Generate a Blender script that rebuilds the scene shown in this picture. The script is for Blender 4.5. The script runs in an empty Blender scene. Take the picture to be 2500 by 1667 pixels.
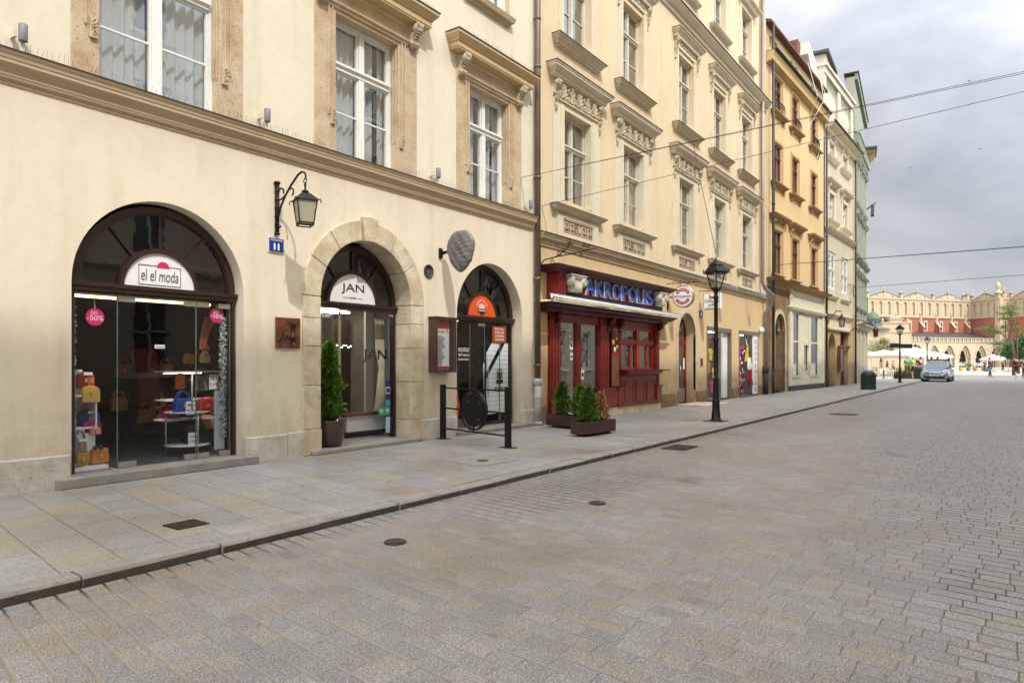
import bpy, bmesh, math, random
from mathutils import Vector, Matrix
R = math.radians
random.seed(7)
scn = bpy.context.scene

# ---------------- camera (24 mm shift lens, level) ----------------
TH, FPX, HC, CX, HY = R(35.52), 1667.0, 1.36, 1250.0, 885.0
cam = bpy.data.cameras.new('camera'); camo = bpy.data.objects.new('camera', cam)
scn.collection.objects.link(camo)
camo.location = (0, 0, HC); camo.rotation_euler = (R(90), 0, TH - R(90))
cam.sensor_width = 36; cam.lens = 36 * FPX / 2500; cam.shift_y = (HY - 833.5) / 2500
cam.clip_start = 0.05; cam.clip_end = 2000
scn.camera = camo
scn.render.resolution_x = 1024; scn.render.resolution_y = 682

# ---------------- sun, sky, exposure ----------------
LD = Vector((0.31, 0.62, -0.875)).normalized()          # light travels this way
sun = bpy.data.lights.new('sun', 'SUN'); suno = bpy.data.objects.new('sun', sun)
scn.collection.objects.link(suno)
sun.energy = 2.05; sun.angle = R(1.0); sun.color = (1, .955, .88)
suno.rotation_euler = LD.to_track_quat('-Z', 'Y').to_euler(); suno.location = (-10, -20, 30)
W = bpy.data.worlds.new('World'); scn.world = W; W.use_nodes = True
nt = W.node_tree; nd = nt.nodes; lk = nt.links
bg = nd['Background']
sky = nd.new('ShaderNodeTexSky'); sky.sky_type = 'NISHITA'; sky.sun_disc = False
sky.sun_elevation = math.asin(.875 / Vector((.31, .62, .875)).length)
sky.sun_rotation = math.atan2(-.31, -.62)
sky.air_density = 1.0; sky.dust_density = 1.5
tc = nd.new('ShaderNodeTexCoord')
mp = nd.new('ShaderNodeMapping'); mp.inputs['Scale'].default_value = (1.0, 1.0, 2.6)
lk.new(tc.outputs['Generated'], mp.inputs[0])
n1 = nd.new('ShaderNodeTexNoise'); n1.inputs['Scale'].default_value = 2.1; n1.inputs['Detail'].default_value = 9
n1.inputs['Roughness'].default_value = .56; n1.inputs['Distortion'].default_value = .5
lk.new(mp.outputs[0], n1.inputs['Vector'])
cr = nd.new('ShaderNodeValToRGB'); e = cr.color_ramp.elements
e[0].position = .40; e[0].color = (2.9, 3.1, 3.5, 1); e[1].position = .62; e[1].color = (4.6, 4.7, 4.85, 1)
lk.new(n1.outputs[0], cr.inputs[0])
# sky brightened round the sun, out of view, added to fill the shaded street
dt = nd.new('ShaderNodeVectorMath'); dt.operation = 'DOT_PRODUCT'
lk.new(tc.outputs['Generated'], dt.inputs[0]); dt.inputs[1].default_value = -LD
mr = nd.new('ShaderNodeMapRange'); mr.inputs[1].default_value = -.15; mr.inputs[2].default_value = 1.0
mr.inputs[3].default_value = 1.0; mr.inputs[4].default_value = 8.0
lk.new(dt.outputs['Value'], mr.inputs[0])
mul = nd.new('ShaderNodeVectorMath'); mul.operation = 'SCALE'
lk.new(cr.outputs[0], mul.inputs[0]); lk.new(mr.outputs[0], mul.inputs['Scale'])
mix = nd.new('ShaderNodeMix'); mix.data_type = 'RGBA'; mix.inputs[0].default_value = .88
lk.new(sky.outputs[0], mix.inputs[6]); lk.new(mul.outputs[0], mix.inputs[7])
lk.new(mix.outputs[2], bg.inputs[0]); bg.inputs[1].default_value = .1
scn.view_settings.view_transform = 'Standard'; scn.view_settings.look = 'None'
scn.view_settings.exposure = 0.45; scn.view_settings.gamma = 1

# ---------------- helpers ----------------
def hx(h, a=1):
    h = h.lstrip('#'); o = []
    for i in (0, 2, 4):
        c = int(h[i:i+2], 16) / 255; o.append(c / 12.92 if c < .04045 else ((c + .055) / 1.055) ** 2.4)
    return (*o, a)
def ray(px, py):
    t = (px - CX) / FPX; c, s = math.cos(TH), math.sin(TH)
    return (c + t * s, s - t * c, (HY - py) / FPX)
def gp(px, py, z=.06):                      # photo point on the ground
    r = ray(px, py); k = (z - HC) / r[2]; return (k * r[0], k * r[1])
def at(px, py, d):                          # photo point at forward distance d
    r = ray(px, py); return Vector((d * r[0], d * r[1], HC + d * r[2]))
class Fr:                                   # a vertical plane frame: u along, y inwards, w up
    def __init__(s, ox, oy, deg=0): s.o = (ox, oy); s.a = R(deg)
    def P(s, px, py, y=0):
        dx, dy = math.cos(s.a), math.sin(s.a); ox = s.o[0] - dy * y; oy = s.o[1] + dx * y
        r = ray(px, py); det = -r[0] * dy + dx * r[1]; k = (-ox * dy + dx * oy) / det
        return ((k * r[0] - ox) * dx + (k * r[1] - oy) * dy, HC + k * r[2])
    def W(s, u, y, w):
        dx, dy = math.cos(s.a), math.sin(s.a)
        return Vector((s.o[0] + u * dx - y * dy, s.o[1] + u * dy + y * dx, w))
F0 = Fr(0, 7.91); G = Fr(29.3, 7.91, -2.3); WORLD = Fr(0, 0, 0)
BASE = {}
def tag(o, label, cat, group=None, kind=None):
    o['label'] = label; o['category'] = cat
    if group: o['group'] = group
    if kind: o['kind'] = kind
    return o
def thing(name, label, cat, fr, u, y, w, group=None):
    o = bpy.data.objects.new(name, None); scn.collection.objects.link(o)
    o.location = fr.W(u, y, w); o.rotation_euler = (0, 0, fr.a); o.empty_display_size = .2
    BASE[o] = (u, y, w)
    return tag(o, label, cat, group)
class MB:
    def __init__(s): s.v = []; s.f = []; s.m = []; s.cm = 0; s.smooth = []
    def add(s, vs, fs, sm=False):
        b = len(s.v); s.v += [tuple(p) for p in vs]
        for f in fs: s.f.append([b + i for i in f]); s.m.append(s.cm); s.smooth.append(sm)
        return s
    def box(s, u0, u1, y0, y1, w0, w1):
        return s.add([(u0,y0,w0),(u1,y0,w0),(u1,y1,w0),(u0,y1,w0),(u0,y0,w1),(u1,y0,w1),(u1,y1,w1),(u0,y1,w1)],
            [(0,3,2,1),(4,5,6,7),(0,1,5,4),(1,2,6,5),(2,3,7,6),(3,0,4,7)])
    def quad(s, *p): return s.add(p, [tuple(range(len(p)))])
    def prism(s, pts, y0, y1, axis='y'):    # polygon (a,b) extruded; axis y: (u,w); axis u: (y,w); axis w: (u,y)
        n = len(pts)
        def q(a, b, c): return {'y': (a, c, b), 'u': (c, a, b), 'w': (a, b, c)}[axis]
        vs = [q(a, b, y0) for a, b in pts] + [q(a, b, y1) for a, b in pts]
        fs = [tuple(range(n))[::-1], tuple(range(n, 2*n))] + [(i, (i+1) % n, n + (i+1) % n, n + i) for i in range(n)]
        return s.add(vs, fs)
    def tube(s, pts, r, n=6, cap=True):
        pts = [Vector(p) for p in pts]; rs = r if isinstance(r, (list, tuple)) else [r] * len(pts)
        vs = []; fs = []; up = None
        for i, p in enumerate(pts):
            d = (pts[min(i+1, len(pts)-1)] - pts[max(i-1, 0)])
            if d.length < 1e-9: d = Vector((0, 0, 1))
            d.normalize()
            if up is None: up = Vector((0,0,1)) if abs(d.z) < .9 else Vector((1,0,0))
            a = d.cross(up)
            if a.length < 1e-3: a = d.cross(Vector((1,0,0)) if abs(d.x) < .9 else Vector((0,1,0)))
            a.normalize(); b = a.cross(d).normalized(); up = b
            for k in range(n):
                t = 2*math.pi*k/n; vs.append(p + (a*math.cos(t) + b*math.sin(t)) * rs[i])
        for i in range(len(pts)-1):
            for k in range(n): fs.append((i*n+k, i*n+(k+1)%n, (i+1)*n+(k+1)%n, (i+1)*n+k))
        if cap: fs += [tuple(range(n))[::-1], tuple(range((len(pts)-1)*n, len(pts)*n))]
        return s.add(vs, fs, n > 5)
    def lathe(s, prof, c, n=16, axis='w', sm=True, a0=0, ph=0):   # prof [(r,h)]
        vs = []; fs = []
        for r, h in prof:
            for k in range(n):
                t = 2*math.pi*k/n + ph; x, z = r*math.cos(t), r*math.sin(t)
                vs.append({'w': (c[0]+x, c[1]+z, c[2]+h), 'y': (c[0]+x, c[1]+h, c[2]+z), 'u': (c[0]+h, c[1]+x, c[2]+z)}[axis])
        m = len(prof)
        for i in range(m-1):
            for k in range(n): fs.append((i*n+k, i*n+(k+1)%n, (i+1)*n+(k+1)%n, (i+1)*n+k))
        fs += [tuple(range(n))[::-1], tuple(range((m-1)*n, m*n))]
        return s.add(vs, fs, sm)
    def ring(s, uc, wc, r0, r1, y0, y1, a0=0, a1=180, n=24):
        vs = []; fs = []
        for i in range(n+1):
            t = R(a0 + (a1-a0)*i/n); c, q = math.cos(t), math.sin(t)
            vs += [(uc+r0*c, y0, wc+r0*q), (uc+r1*c, y0, wc+r1*q), (uc+r1*c, y1, wc+r1*q), (uc+r0*c, y1, wc+r0*q)]
        for i in range(n):
            a = 4*i; b = a+4
            fs += [(a, a+1, b+1, b), (a+1, a+2, b+2, b+1), (a+2, a+3, b+3, b+2), (a+3, a, b, b+3)]
        if abs(a1-a0) < 359: fs += [(0,3,2,1), (4*n, 4*n+1, 4*n+2, 4*n+3)]
        return s.add(vs, fs)
    def disc(s, uc, wc, r, y0, y1, a0=0, a1=360, n=28):
        k = n if abs(a1-a0) >= 360 else n+1
        pts = [(uc + r*math.cos(R(a0+(a1-a0)*i/n)), wc + r*math.sin(R(a0+(a1-a0)*i/n))) for i in range(k)]
        return s.prism(pts, y0, y1)
    def sweep(s, u0, u1, prof, ret=True, cap=True):   # prof [(protrusion,w)], mitred returns to the wall
        vs = []; n = len(prof)
        for p, w in prof:
            e = p if ret else 0
            vs += [(u0-e, 0, w), (u0-e, -p, w), (u1+e, -p, w), (u1+e, 0, w)]
        fs = []
        for i in range(n-1):
            a, b = 4*i, 4*i+4
            fs += [(a, a+1, b+1, b), (a+1, a+2, b+2, b+1), (a+2, a+3, b+3, b+2)]
        if cap: fs += [(0,1,2,3), (4*n-4, 4*n-3, 4*n-2, 4*n-1)]
        return s.add(vs, fs)
SPLIT = {'console', 'door_frame', 'plinth', 'clamp_fitting', 'collar', 'buttress', 'buttress_coping', 'sill_bracket', 'pilaster', 'carving', 'teal_sticker', 'ionic_capital', 'shop_surround', 'feet', 'rail', 'lamp_lens', 'post', 'window_surround', 'door_arch', 'window_sill', 'door_handle', 'light_strip', 'rivet', 'handle', 'cornice', 'hood_arm'}
def pieces(mb):
    """groups of faces that touch (boxes within 8 mm of one another)"""
    par = list(range(len(mb.v)))
    def fnd(a):
        while par[a] != a: par[a] = par[par[a]]; a = par[a]
        return a
    for f in mb.f:
        for i in f[1:]: par[fnd(f[0])] = fnd(i)
    comp = {}
    for i, p in enumerate(mb.v): comp.setdefault(fnd(i), []).append(i)
    keys = list(comp); bb = []
    for k in keys:
        ps = [mb.v[i] for i in comp[k]]; bb.append([min(p[a] for p in ps)-.008 for a in range(3)] + [max(p[a] for p in ps)+.008 for a in range(3)])
    n = len(keys); g = list(range(n))
    def fg(a):
        while g[a] != a: g[a] = g[g[a]]; a = g[a]
        return a
    for i in range(n):
        for j in range(i+1, n):
            if all(bb[i][a] <= bb[j][a+3] and bb[j][a] <= bb[i][a+3] for a in range(3)): g[fg(i)] = fg(j)
    gid = {k: fg(i) for i, k in enumerate(keys)}; out = {}
    for fi, f in enumerate(mb.f): out.setdefault(gid[fnd(f[0])], []).append(fi)
    res = []
    for fs in out.values():
        m = MB(); mp_ = {}
        for fi in fs:
            for i in mb.f[fi]:
                if i not in mp_: mp_[i] = len(m.v); m.v.append(mb.v[i])
            m.f.append([mp_[i] for i in mb.f[fi]]); m.m.append(mb.m[fi]); m.smooth.append(mb.smooth[fi])
        res.append(m)
    return res
def build(mb, name, mat, parent=None, fr=None, base=None, smooth=None):
    if name in SPLIT and parent is not None:
        ps = pieces(mb)
        if 1 < len(ps) <= 90:
            os_ = [build1(m, name, mat, parent, fr, base, smooth) for m in ps]; os_[0]['_sib'] = 1; SIB[os_[0].name] = os_; del os_[0]['_sib']; return os_[0]
    return build1(mb, name, mat, parent, fr, base, smooth)
SIB = {}
def build1(mb, name, mat, parent=None, fr=None, base=None, smooth=None):
    if parent is not None:
        t = parent
        while t.parent: t = t.parent
        b = BASE[t]
    else: b = base if base else (0, 0, 0)
    me = bpy.data.meshes.new(name)
    me.from_pydata([(x-b[0], y-b[1], z-b[2]) for x, y, z in mb.v], [], mb.f); me.update()
    bm = bmesh.new(); bm.from_mesh(me); bmesh.ops.recalc_face_normals(bm, faces=bm.faces); bm.to_mesh(me); bm.free()
    mats = mat if isinstance(mat, (list, tuple)) else [mat]
    for m in mats: me.materials.append(m)
    me.polygons.foreach_set('material_index', [min(i, len(mats)-1) for i in mb.m])
    me.polygons.foreach_set('use_smooth', [bool(x) if smooth is None else smooth for x in mb.smooth])
    o = bpy.data.objects.new(name, me); scn.collection.objects.link(o)
    if parent is not None: o.parent = parent
    else:
        f = fr or WORLD; o.location = f.W(*b); o.rotation_euler = (0, 0, f.a); BASE[o] = b
    return o
def struct(o): o['kind'] = 'structure'; return o
def bevel(o, w=.01, seg=2):
    for q in SIB.get(o.name, [o]):
        m = q.modifiers.new('bevel', 'BEVEL'); m.width = w; m.segments = seg; m.limit_method = 'ANGLE'
    return o
def text(parent, name, s, uc, wc, wid, hei, y, mat, ext=.004, fr=None, slant=0, shear=0, bold=0):
    cu = bpy.data.curves.new('txt', 'FONT'); cu.body = s; cu.extrude = .01; cu.shear = shear; cu.offset = bold
    o = bpy.data.objects.new('txt', cu); scn.collection.objects.link(o)
    bpy.context.view_layer.update()
    me = bpy.data.meshes.new_from_object(o); bpy.data.objects.remove(o)
    xs = [v.co.x for v in me.vertices]; ys = [v.co.y for v in me.vertices]
    x0, x1, y0, y1 = min(xs), max(xs), min(ys), max(ys)
    sx = wid/(x1-x0); sy = hei/(y1-y0)
    mb = MB()
    vs = []
    for v in me.vertices:
        a = (v.co.x-x0)*sx - wid/2; b = (v.co.y-y0)*sy - hei/2
        vs.append((uc+a, y - (v.co.z/.01)*ext, wc+b+a*slant))
    mb.add(vs, [tuple(p.vertices) for p in me.polygons])
    bpy.data.meshes.remove(me)
    return build(mb, name, mat, parent, fr)
def arctext(parent, name, s, uc, wc, r, hei, y, mat, amid, span, flip=False):
    mb = MB()
    for i, ch in enumerate(s):
        if ch == ' ': continue
        t = amid + (span/2 - span*i/(len(s)-1)) * (-1 if flip else 1)
        cu = bpy.data.curves.new('t', 'FONT'); cu.body = ch; cu.extrude = .01
        o = bpy.data.objects.new('t', cu); scn.collection.objects.link(o); bpy.context.view_layer.update()
        me = bpy.data.meshes.new_from_object(o); bpy.data.objects.remove(o)
        xs = [v.co.x for v in me.vertices]; xm = (min(xs)+max(xs))/2; k = hei/.7
        a = R(t) ; rot = a - math.pi/2 + (math.pi if flip else 0)
        cxx, cyy = uc + r*math.cos(a), wc + r*math.sin(a)
        vs = []
        for v in me.vertices:
            X, Y = (v.co.x-xm)*k, (v.co.y-.35)*k
            vs.append((cxx + X*math.cos(rot) - Y*math.sin(rot), y - v.co.z/.01*.002, cyy + X*math.sin(rot) + Y*math.cos(rot)))
        mb.add(vs, [tuple(p.vertices) for p in me.polygons]); bpy.data.meshes.remove(me)
    return build(mb, name, mat, parent)

# ---------------- materials ----------------
class NG:
    def __init__(s, name):
        s.mat = bpy.data.materials.new(name); s.mat.use_nodes = True; s.t = s.mat.node_tree
        s.b = s.t.nodes['Principled BSDF']; s.tc = s.t.nodes.new('ShaderNodeTexCoord')
    def n(s, k): return s.t.nodes.new(k)
    def l(s, a, b): s.t.links.new(a, b)
    def put(s, sock, v):
        if isinstance(v, (int, float)): sock.default_value = v
        elif isinstance(v, tuple): sock.default_value = v
        else: s.l(v, sock)
    def m(s, op, a, b=0.0, c=0.0, clamp=False):
        k = s.n('ShaderNodeMath'); k.operation = op; k.use_clamp = clamp
        s.put(k.inputs[0], a); s.put(k.inputs[1], b); s.put(k.inputs[2], c); return k.outputs[0]
    def noise(s, scale, detail=4, rough=.55, vec=None, dist=0, col=False):
        k = s.n('ShaderNodeTexNoise'); k.inputs['Scale'].default_value = scale; k.inputs['Detail'].default_value = detail
        k.inputs['Roughness'].default_value = rough; k.inputs['Distortion'].default_value = dist
        s.l(vec if vec is not None else s.tc.outputs['Object'], k.inputs['Vector']); return k.outputs[1 if col else 0]
    def mapping(s, sc=(1,1,1), rot=(0,0,0)):
        k = s.n('ShaderNodeMapping'); k.inputs['Scale'].default_value = sc; k.inputs['Rotation'].default_value = rot
        s.l(s.tc.outputs['Object'], k.inputs[0]); return k.outputs[0]
    def ramp(s, f, *els):
        k = s.n('ShaderNodeValToRGB'); r = k.color_ramp
        while len(r.elements) < len(els): r.elements.new(.5)
        for e_, (p, c) in zip(r.elements, els): e_.position = p; e_.color = c if isinstance(c, tuple) else (c, c, c, 1)
        s.l(f, k.inputs[0]); return k.outputs[0]
    def mix(s, f, a, b, mode='MIX'):
        k = s.n('ShaderNodeMix'); k.data_type = 'RGBA'; k.blend_type = mode
        s.put(k.inputs[0], f); s.put(k.inputs[6], a); s.put(k.inputs[7], b); return k.outputs[2]
    def bump(s, h, st=.3, dist=.01):
        k = s.n('ShaderNodeBump'); k.inputs['Strength'].default_value = st; k.inputs['Distance'].default_value = dist
        s.l(h, k.inputs['Height']); s.l(k.outputs[0], s.b.inputs['Normal'])
    def white(s, vec):
        k = s.n('ShaderNodeTexWhiteNoise'); k.noise_dimensions = '3D'; s.l(vec, k.inputs[0]); return k.outputs
    def comb(s, x, y, z=0.0):
        k = s.n('ShaderNodeCombineXYZ'); s.put(k.inputs[0], x); s.put(k.inputs[1], y); s.put(k.inputs[2], z); return k.outputs[0]
    def sep(s, v=None):
        k = s.n('ShaderNodeSeparateXYZ'); s.l(v if v is not None else s.tc.outputs['Object'], k.inputs[0]); return k.outputs
def mat(name, col, rough=.6, metal=0, var=.12, sc=6, bump=.15, bsc=60, bd=.003, spec=.4, streak=False, coat=0):
    g = NG(name); c = hx(col) if isinstance(col, str) else col
    f = g.noise(sc, 5); dk = tuple(x*(1-var) for x in c[:3]) + (1,); lt = tuple(min(1, x*(1+var)) for x in c[:3]) + (1,)
    o = g.ramp(f, (.3, dk), (.7, lt))
    if streak:
        f2 = g.noise(3, 4, vec=g.mapping((2.5, 2.5, .25)))
        o = g.mix(g.ramp(f2, (.45, 0.0), (.85, .35)), o, tuple(x*.72 for x in c[:3]) + (1,))
    g.l(o, g.b.inputs['Base Color'])
    g.b.inputs['Roughness'].default_value = rough; g.b.inputs['Metallic'].default_value = metal
    g.b.inputs['Specular IOR Level'].default_value = spec; g.b.inputs['Coat Weight'].default_value = coat
    if bump: g.bump(g.noise(bsc, 5), bump, bd)
    return g.mat
def plaster(name, col, dirt='857763', dirt_h=1.0, amt=.75):
    g = NG(name); c = hx(col)
    o = g.ramp(g.noise(.8, 6, .6), (.3, tuple(x*.93 for x in c[:3]) + (1,)), (.7, tuple(min(1, x*1.04) for x in c[:3]) + (1,)))
    o = g.mix(g.ramp(g.noise(7, 6, .6), (.42, 0.0), (.8, .16)), o, hx('b49f7f'))
    o = g.mix(g.ramp(g.noise(1.6, 8, .72), (.60, 0.0), (.72, .22)), o, hx('b8a88e'))
    cr_ = g.noise(2.2, 9, .8, dist=1.2); o = g.mix(g.ramp(cr_, (.497, 0.0), (.5, .30), (.503, 0.0)), o, hx('8f8068'))
    # vertical weather streaks and faint stains
    st = g.noise(1.0, 5, .6, vec=g.mapping((3.0, 3.0, .22)))
    o = g.mix(g.ramp(st, (.52, 0.0), (.9, .38)), o, hx('a8916d'))
    z = g.sep()[2]
    low = g.m('SUBTRACT', 1, g.m('DIVIDE', z, dirt_h), clamp=True)
    o = g.mix(g.m('MULTIPLY', g.m('MULTIPLY', low, amt), g.ramp(g.noise(5, 6, .65, vec=g.mapping((1,1,.5))), (.3, 0.0), (.7, 1.0))), o, hx(dirt))
    g.l(o, g.b.inputs['Base Color']); g.b.inputs['Roughness'].default_value = .88; g.b.inputs['Specular IOR Level'].default_value = .2
    h = g.m('ADD', g.m('MULTIPLY', g.noise(4, 3), .6), g.m('MULTIPLY', g.noise(55, 4), .15))
    g.bump(h, .35, .01); return g.mat
def stone(name, col, col2, pit=.5, sc=3):
    g = NG(name); a, b = hx(col), hx(col2)
    o = g.ramp(g.noise(sc, 8, .65), (.32, b), (.62, a))
    v = g.n('ShaderNodeTexNoise'); v.inputs['Scale'].default_value = 38; v.inputs['Detail'].default_value = 4; v.inputs['Roughness'].default_value = .7
    g.l(g.tc.outputs['Object'], v.inputs['Vector'])
    p = g.ramp(v.outputs[0], (.34, 1.0), (.44, 0.0))
    o = g.mix(g.m('MULTIPLY', p, pit), o, tuple(x*.35 for x in b[:3]) + (1,))
    g.l(o, g.b.inputs['Base Color']); g.b.inputs['Roughness'].default_value = .85; g.b.inputs['Specular IOR Level'].default_value = .25
    g.bump(g.m('SUBTRACT', g.noise(25, 6), p), .5, .008); return g.mat
def glass(name, refl=.22, tint=(.92,.95,.96,1), rough=.0):
    m_ = bpy.data.materials.new(name); m_.use_nodes = True; t = m_.node_tree; t.nodes.clear()
    o = t.nodes.new('ShaderNodeOutputMaterial'); mx = t.nodes.new('ShaderNodeMixShader')
    tr = t.nodes.new('ShaderNodeBsdfTransparent'); gl = t.nodes.new('ShaderNodeBsdfGlossy')
    tr.inputs[0].default_value = tint; gl.inputs['Roughness'].default_value = rough; gl.inputs[0].default_value = (.95,.97,1,1)
    lw = t.nodes.new('ShaderNodeLayerWeight'); lw.inputs[0].default_value = .35
    mr_ = t.nodes.new('ShaderNodeMapRange'); mr_.inputs[3].default_value = refl; mr_.inputs[4].default_value = min(1, refl*1.6+.1)
    t.links.new(lw.outputs['Facing'], mr_.inputs[0]); t.links.new(mr_.outputs[0], mx.inputs[0])
    # slight waviness of old panes
    tcx = t.nodes.new('ShaderNodeTexCoord'); nz = t.nodes.new('ShaderNodeTexNoise'); nz.inputs['Scale'].default_value = 3.0
    bp = t.nodes.new('ShaderNodeBump'); bp.inputs['Strength'].default_value = .05; bp.inputs['Distance'].default_value = .02
    t.links.new(tcx.outputs['Object'], nz.inputs['Vector']); t.links.new(nz.outputs[0], bp.inputs['Height'])
    t.links.new(bp.outputs[0], gl.inputs['Normal'])
    t.links.new(tr.outputs[0], mx.inputs[1]); t.links.new(gl.outputs[0], mx.inputs[2]); t.links.new(mx.outputs[0], o.inputs[0])
    return m_
def emit(name, col, st):
    m_ = bpy.data.materials.new(name); m_.use_nodes = True; b = m_.node_tree.nodes['Principled BSDF']
    b.inputs['Base Color'].default_value = hx(col); b.inputs['Emission Color'].default_value = hx(col); b.inputs['Emission Strength'].default_value = st
    return m_
M = {}
M['cream'] = plaster('cream plaster', 'e3dac4'); M['cream_low'] = plaster('sand plaster', 'e4d9c2')
M['yellow'] = plaster('yellow plaster', 'ddcaa8', amt=.7); M['orange'] = plaster('orange plaster', 'dabd8e'); M['pale'] = plaster('pale yellow plaster', 'c6bda2')
M['green'] = plaster('green plaster', '8f9486'); M['trim'] = plaster('trim plaster', 'dcd1b8', amt=.2); M['trimg'] = plaster('grey trim plaster', 'c9c4b2')
M['cornice'] = plaster('ochre moulding', 'c0ad90', amt=.1); M['gold'] = plaster('gold moulding', 'c8ab7a'); M['brownm'] = plaster('brown moulding', 'a88b62')
M['limestone'] = stone('limestone', 'd8ccb2', 'b2a382'); M['sandstone'] = stone('sandstone', 'cdbaa0', 'b59b78', .6); M['plinth'] = stone('plinth stone', 'd2cdc2', 'b0a999', .35)
M['carve'] = stone('carved stucco', 'd3c6aa', 'a3947a', .35, 12); M['darkstone'] = stone('dark weathered stone', '9c8464', '6f5a40', .5)
M['white'] = mat('white window paint', 'e8e8e2', .45, var=.04); M['offwhite'] = mat('off white paint', 'd8d3c2', .5); M['greywin'] = mat('aged window paint', 'cfc8b6', .5)
M['brown'] = mat('dark brown wood', '33201e', .35, var=.15, coat=.3); M['brownwin'] = mat('brown window paint', '6e3d28', .5)
M['red'] = mat('red painted wood', '7c221d', .45, var=.14, coat=.2, sc=9); M['redd'] = mat('dark red paint', '4c1614', .45)
M['black'] = mat('black painted metal', '1e1d1d', .45, metal=.3, var=.2); M['iron'] = mat('wrought iron', '2b2725', .6, metal=.6, var=.3)
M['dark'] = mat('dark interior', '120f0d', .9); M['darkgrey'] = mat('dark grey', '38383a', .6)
M['pipe'] = mat('brown drainpipe', '6b5d4e', .5, metal=.3, var=.18, streak=True); M['pipew'] = mat('chipped grey pipe', 'b4b2ac', .6, var=.15, streak=True)
M['steel'] = mat('brushed steel', 'b5b2aa', .35, metal=.8); M['alu'] = mat('grey lamp metal', '86868a', .6, metal=.2)
M['curtain'] = mat('grey white curtain', 'c3cad0', .9, var=.08, sc=3); M['cream_cur'] = mat('cream curtain', 'b8ab92', .9)
M['glass'] = glass('window glass', .22); M['shopglass'] = glass('shop glass', .03); M['farglass'] = glass('dim glass', .17, (.6,.6,.58,1))
M['pw'] = mat('print white', 'eeeeee', .5, var=.02, bump=0); M['ink'] = mat('print black', '222224', .6, bump=0); M['pink'] = mat('print pink', 'd61f6c', .5, var=.05, bump=0)
M['blue'] = mat('enamel blue', '23347e', .25, var=.05, bump=0); M['porange'] = mat('print orange', 'e2571c', .5, var=.05, bump=0); M['pred'] = mat('print red', 'a6282a', .5, bump=0)
M['copper'] = mat('copper plaque', '7d5240', .45, metal=.6, var=.35, sc=9); M['roofd'] = mat('dark tin roof', '4b4743', .6, metal=.3, streak=True)
M['rtile'] = mat('red roof tile', '6a4b3e', .8, var=.25); M['led'] = emit('warm light strip', 'ffdf9e', 4); M['tube'] = emit('white lamp tube', 'fff4e0', 14); M['lampglass'] = mat('frosted lamp glass', 'aaa490', .4, var=.05)
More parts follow.
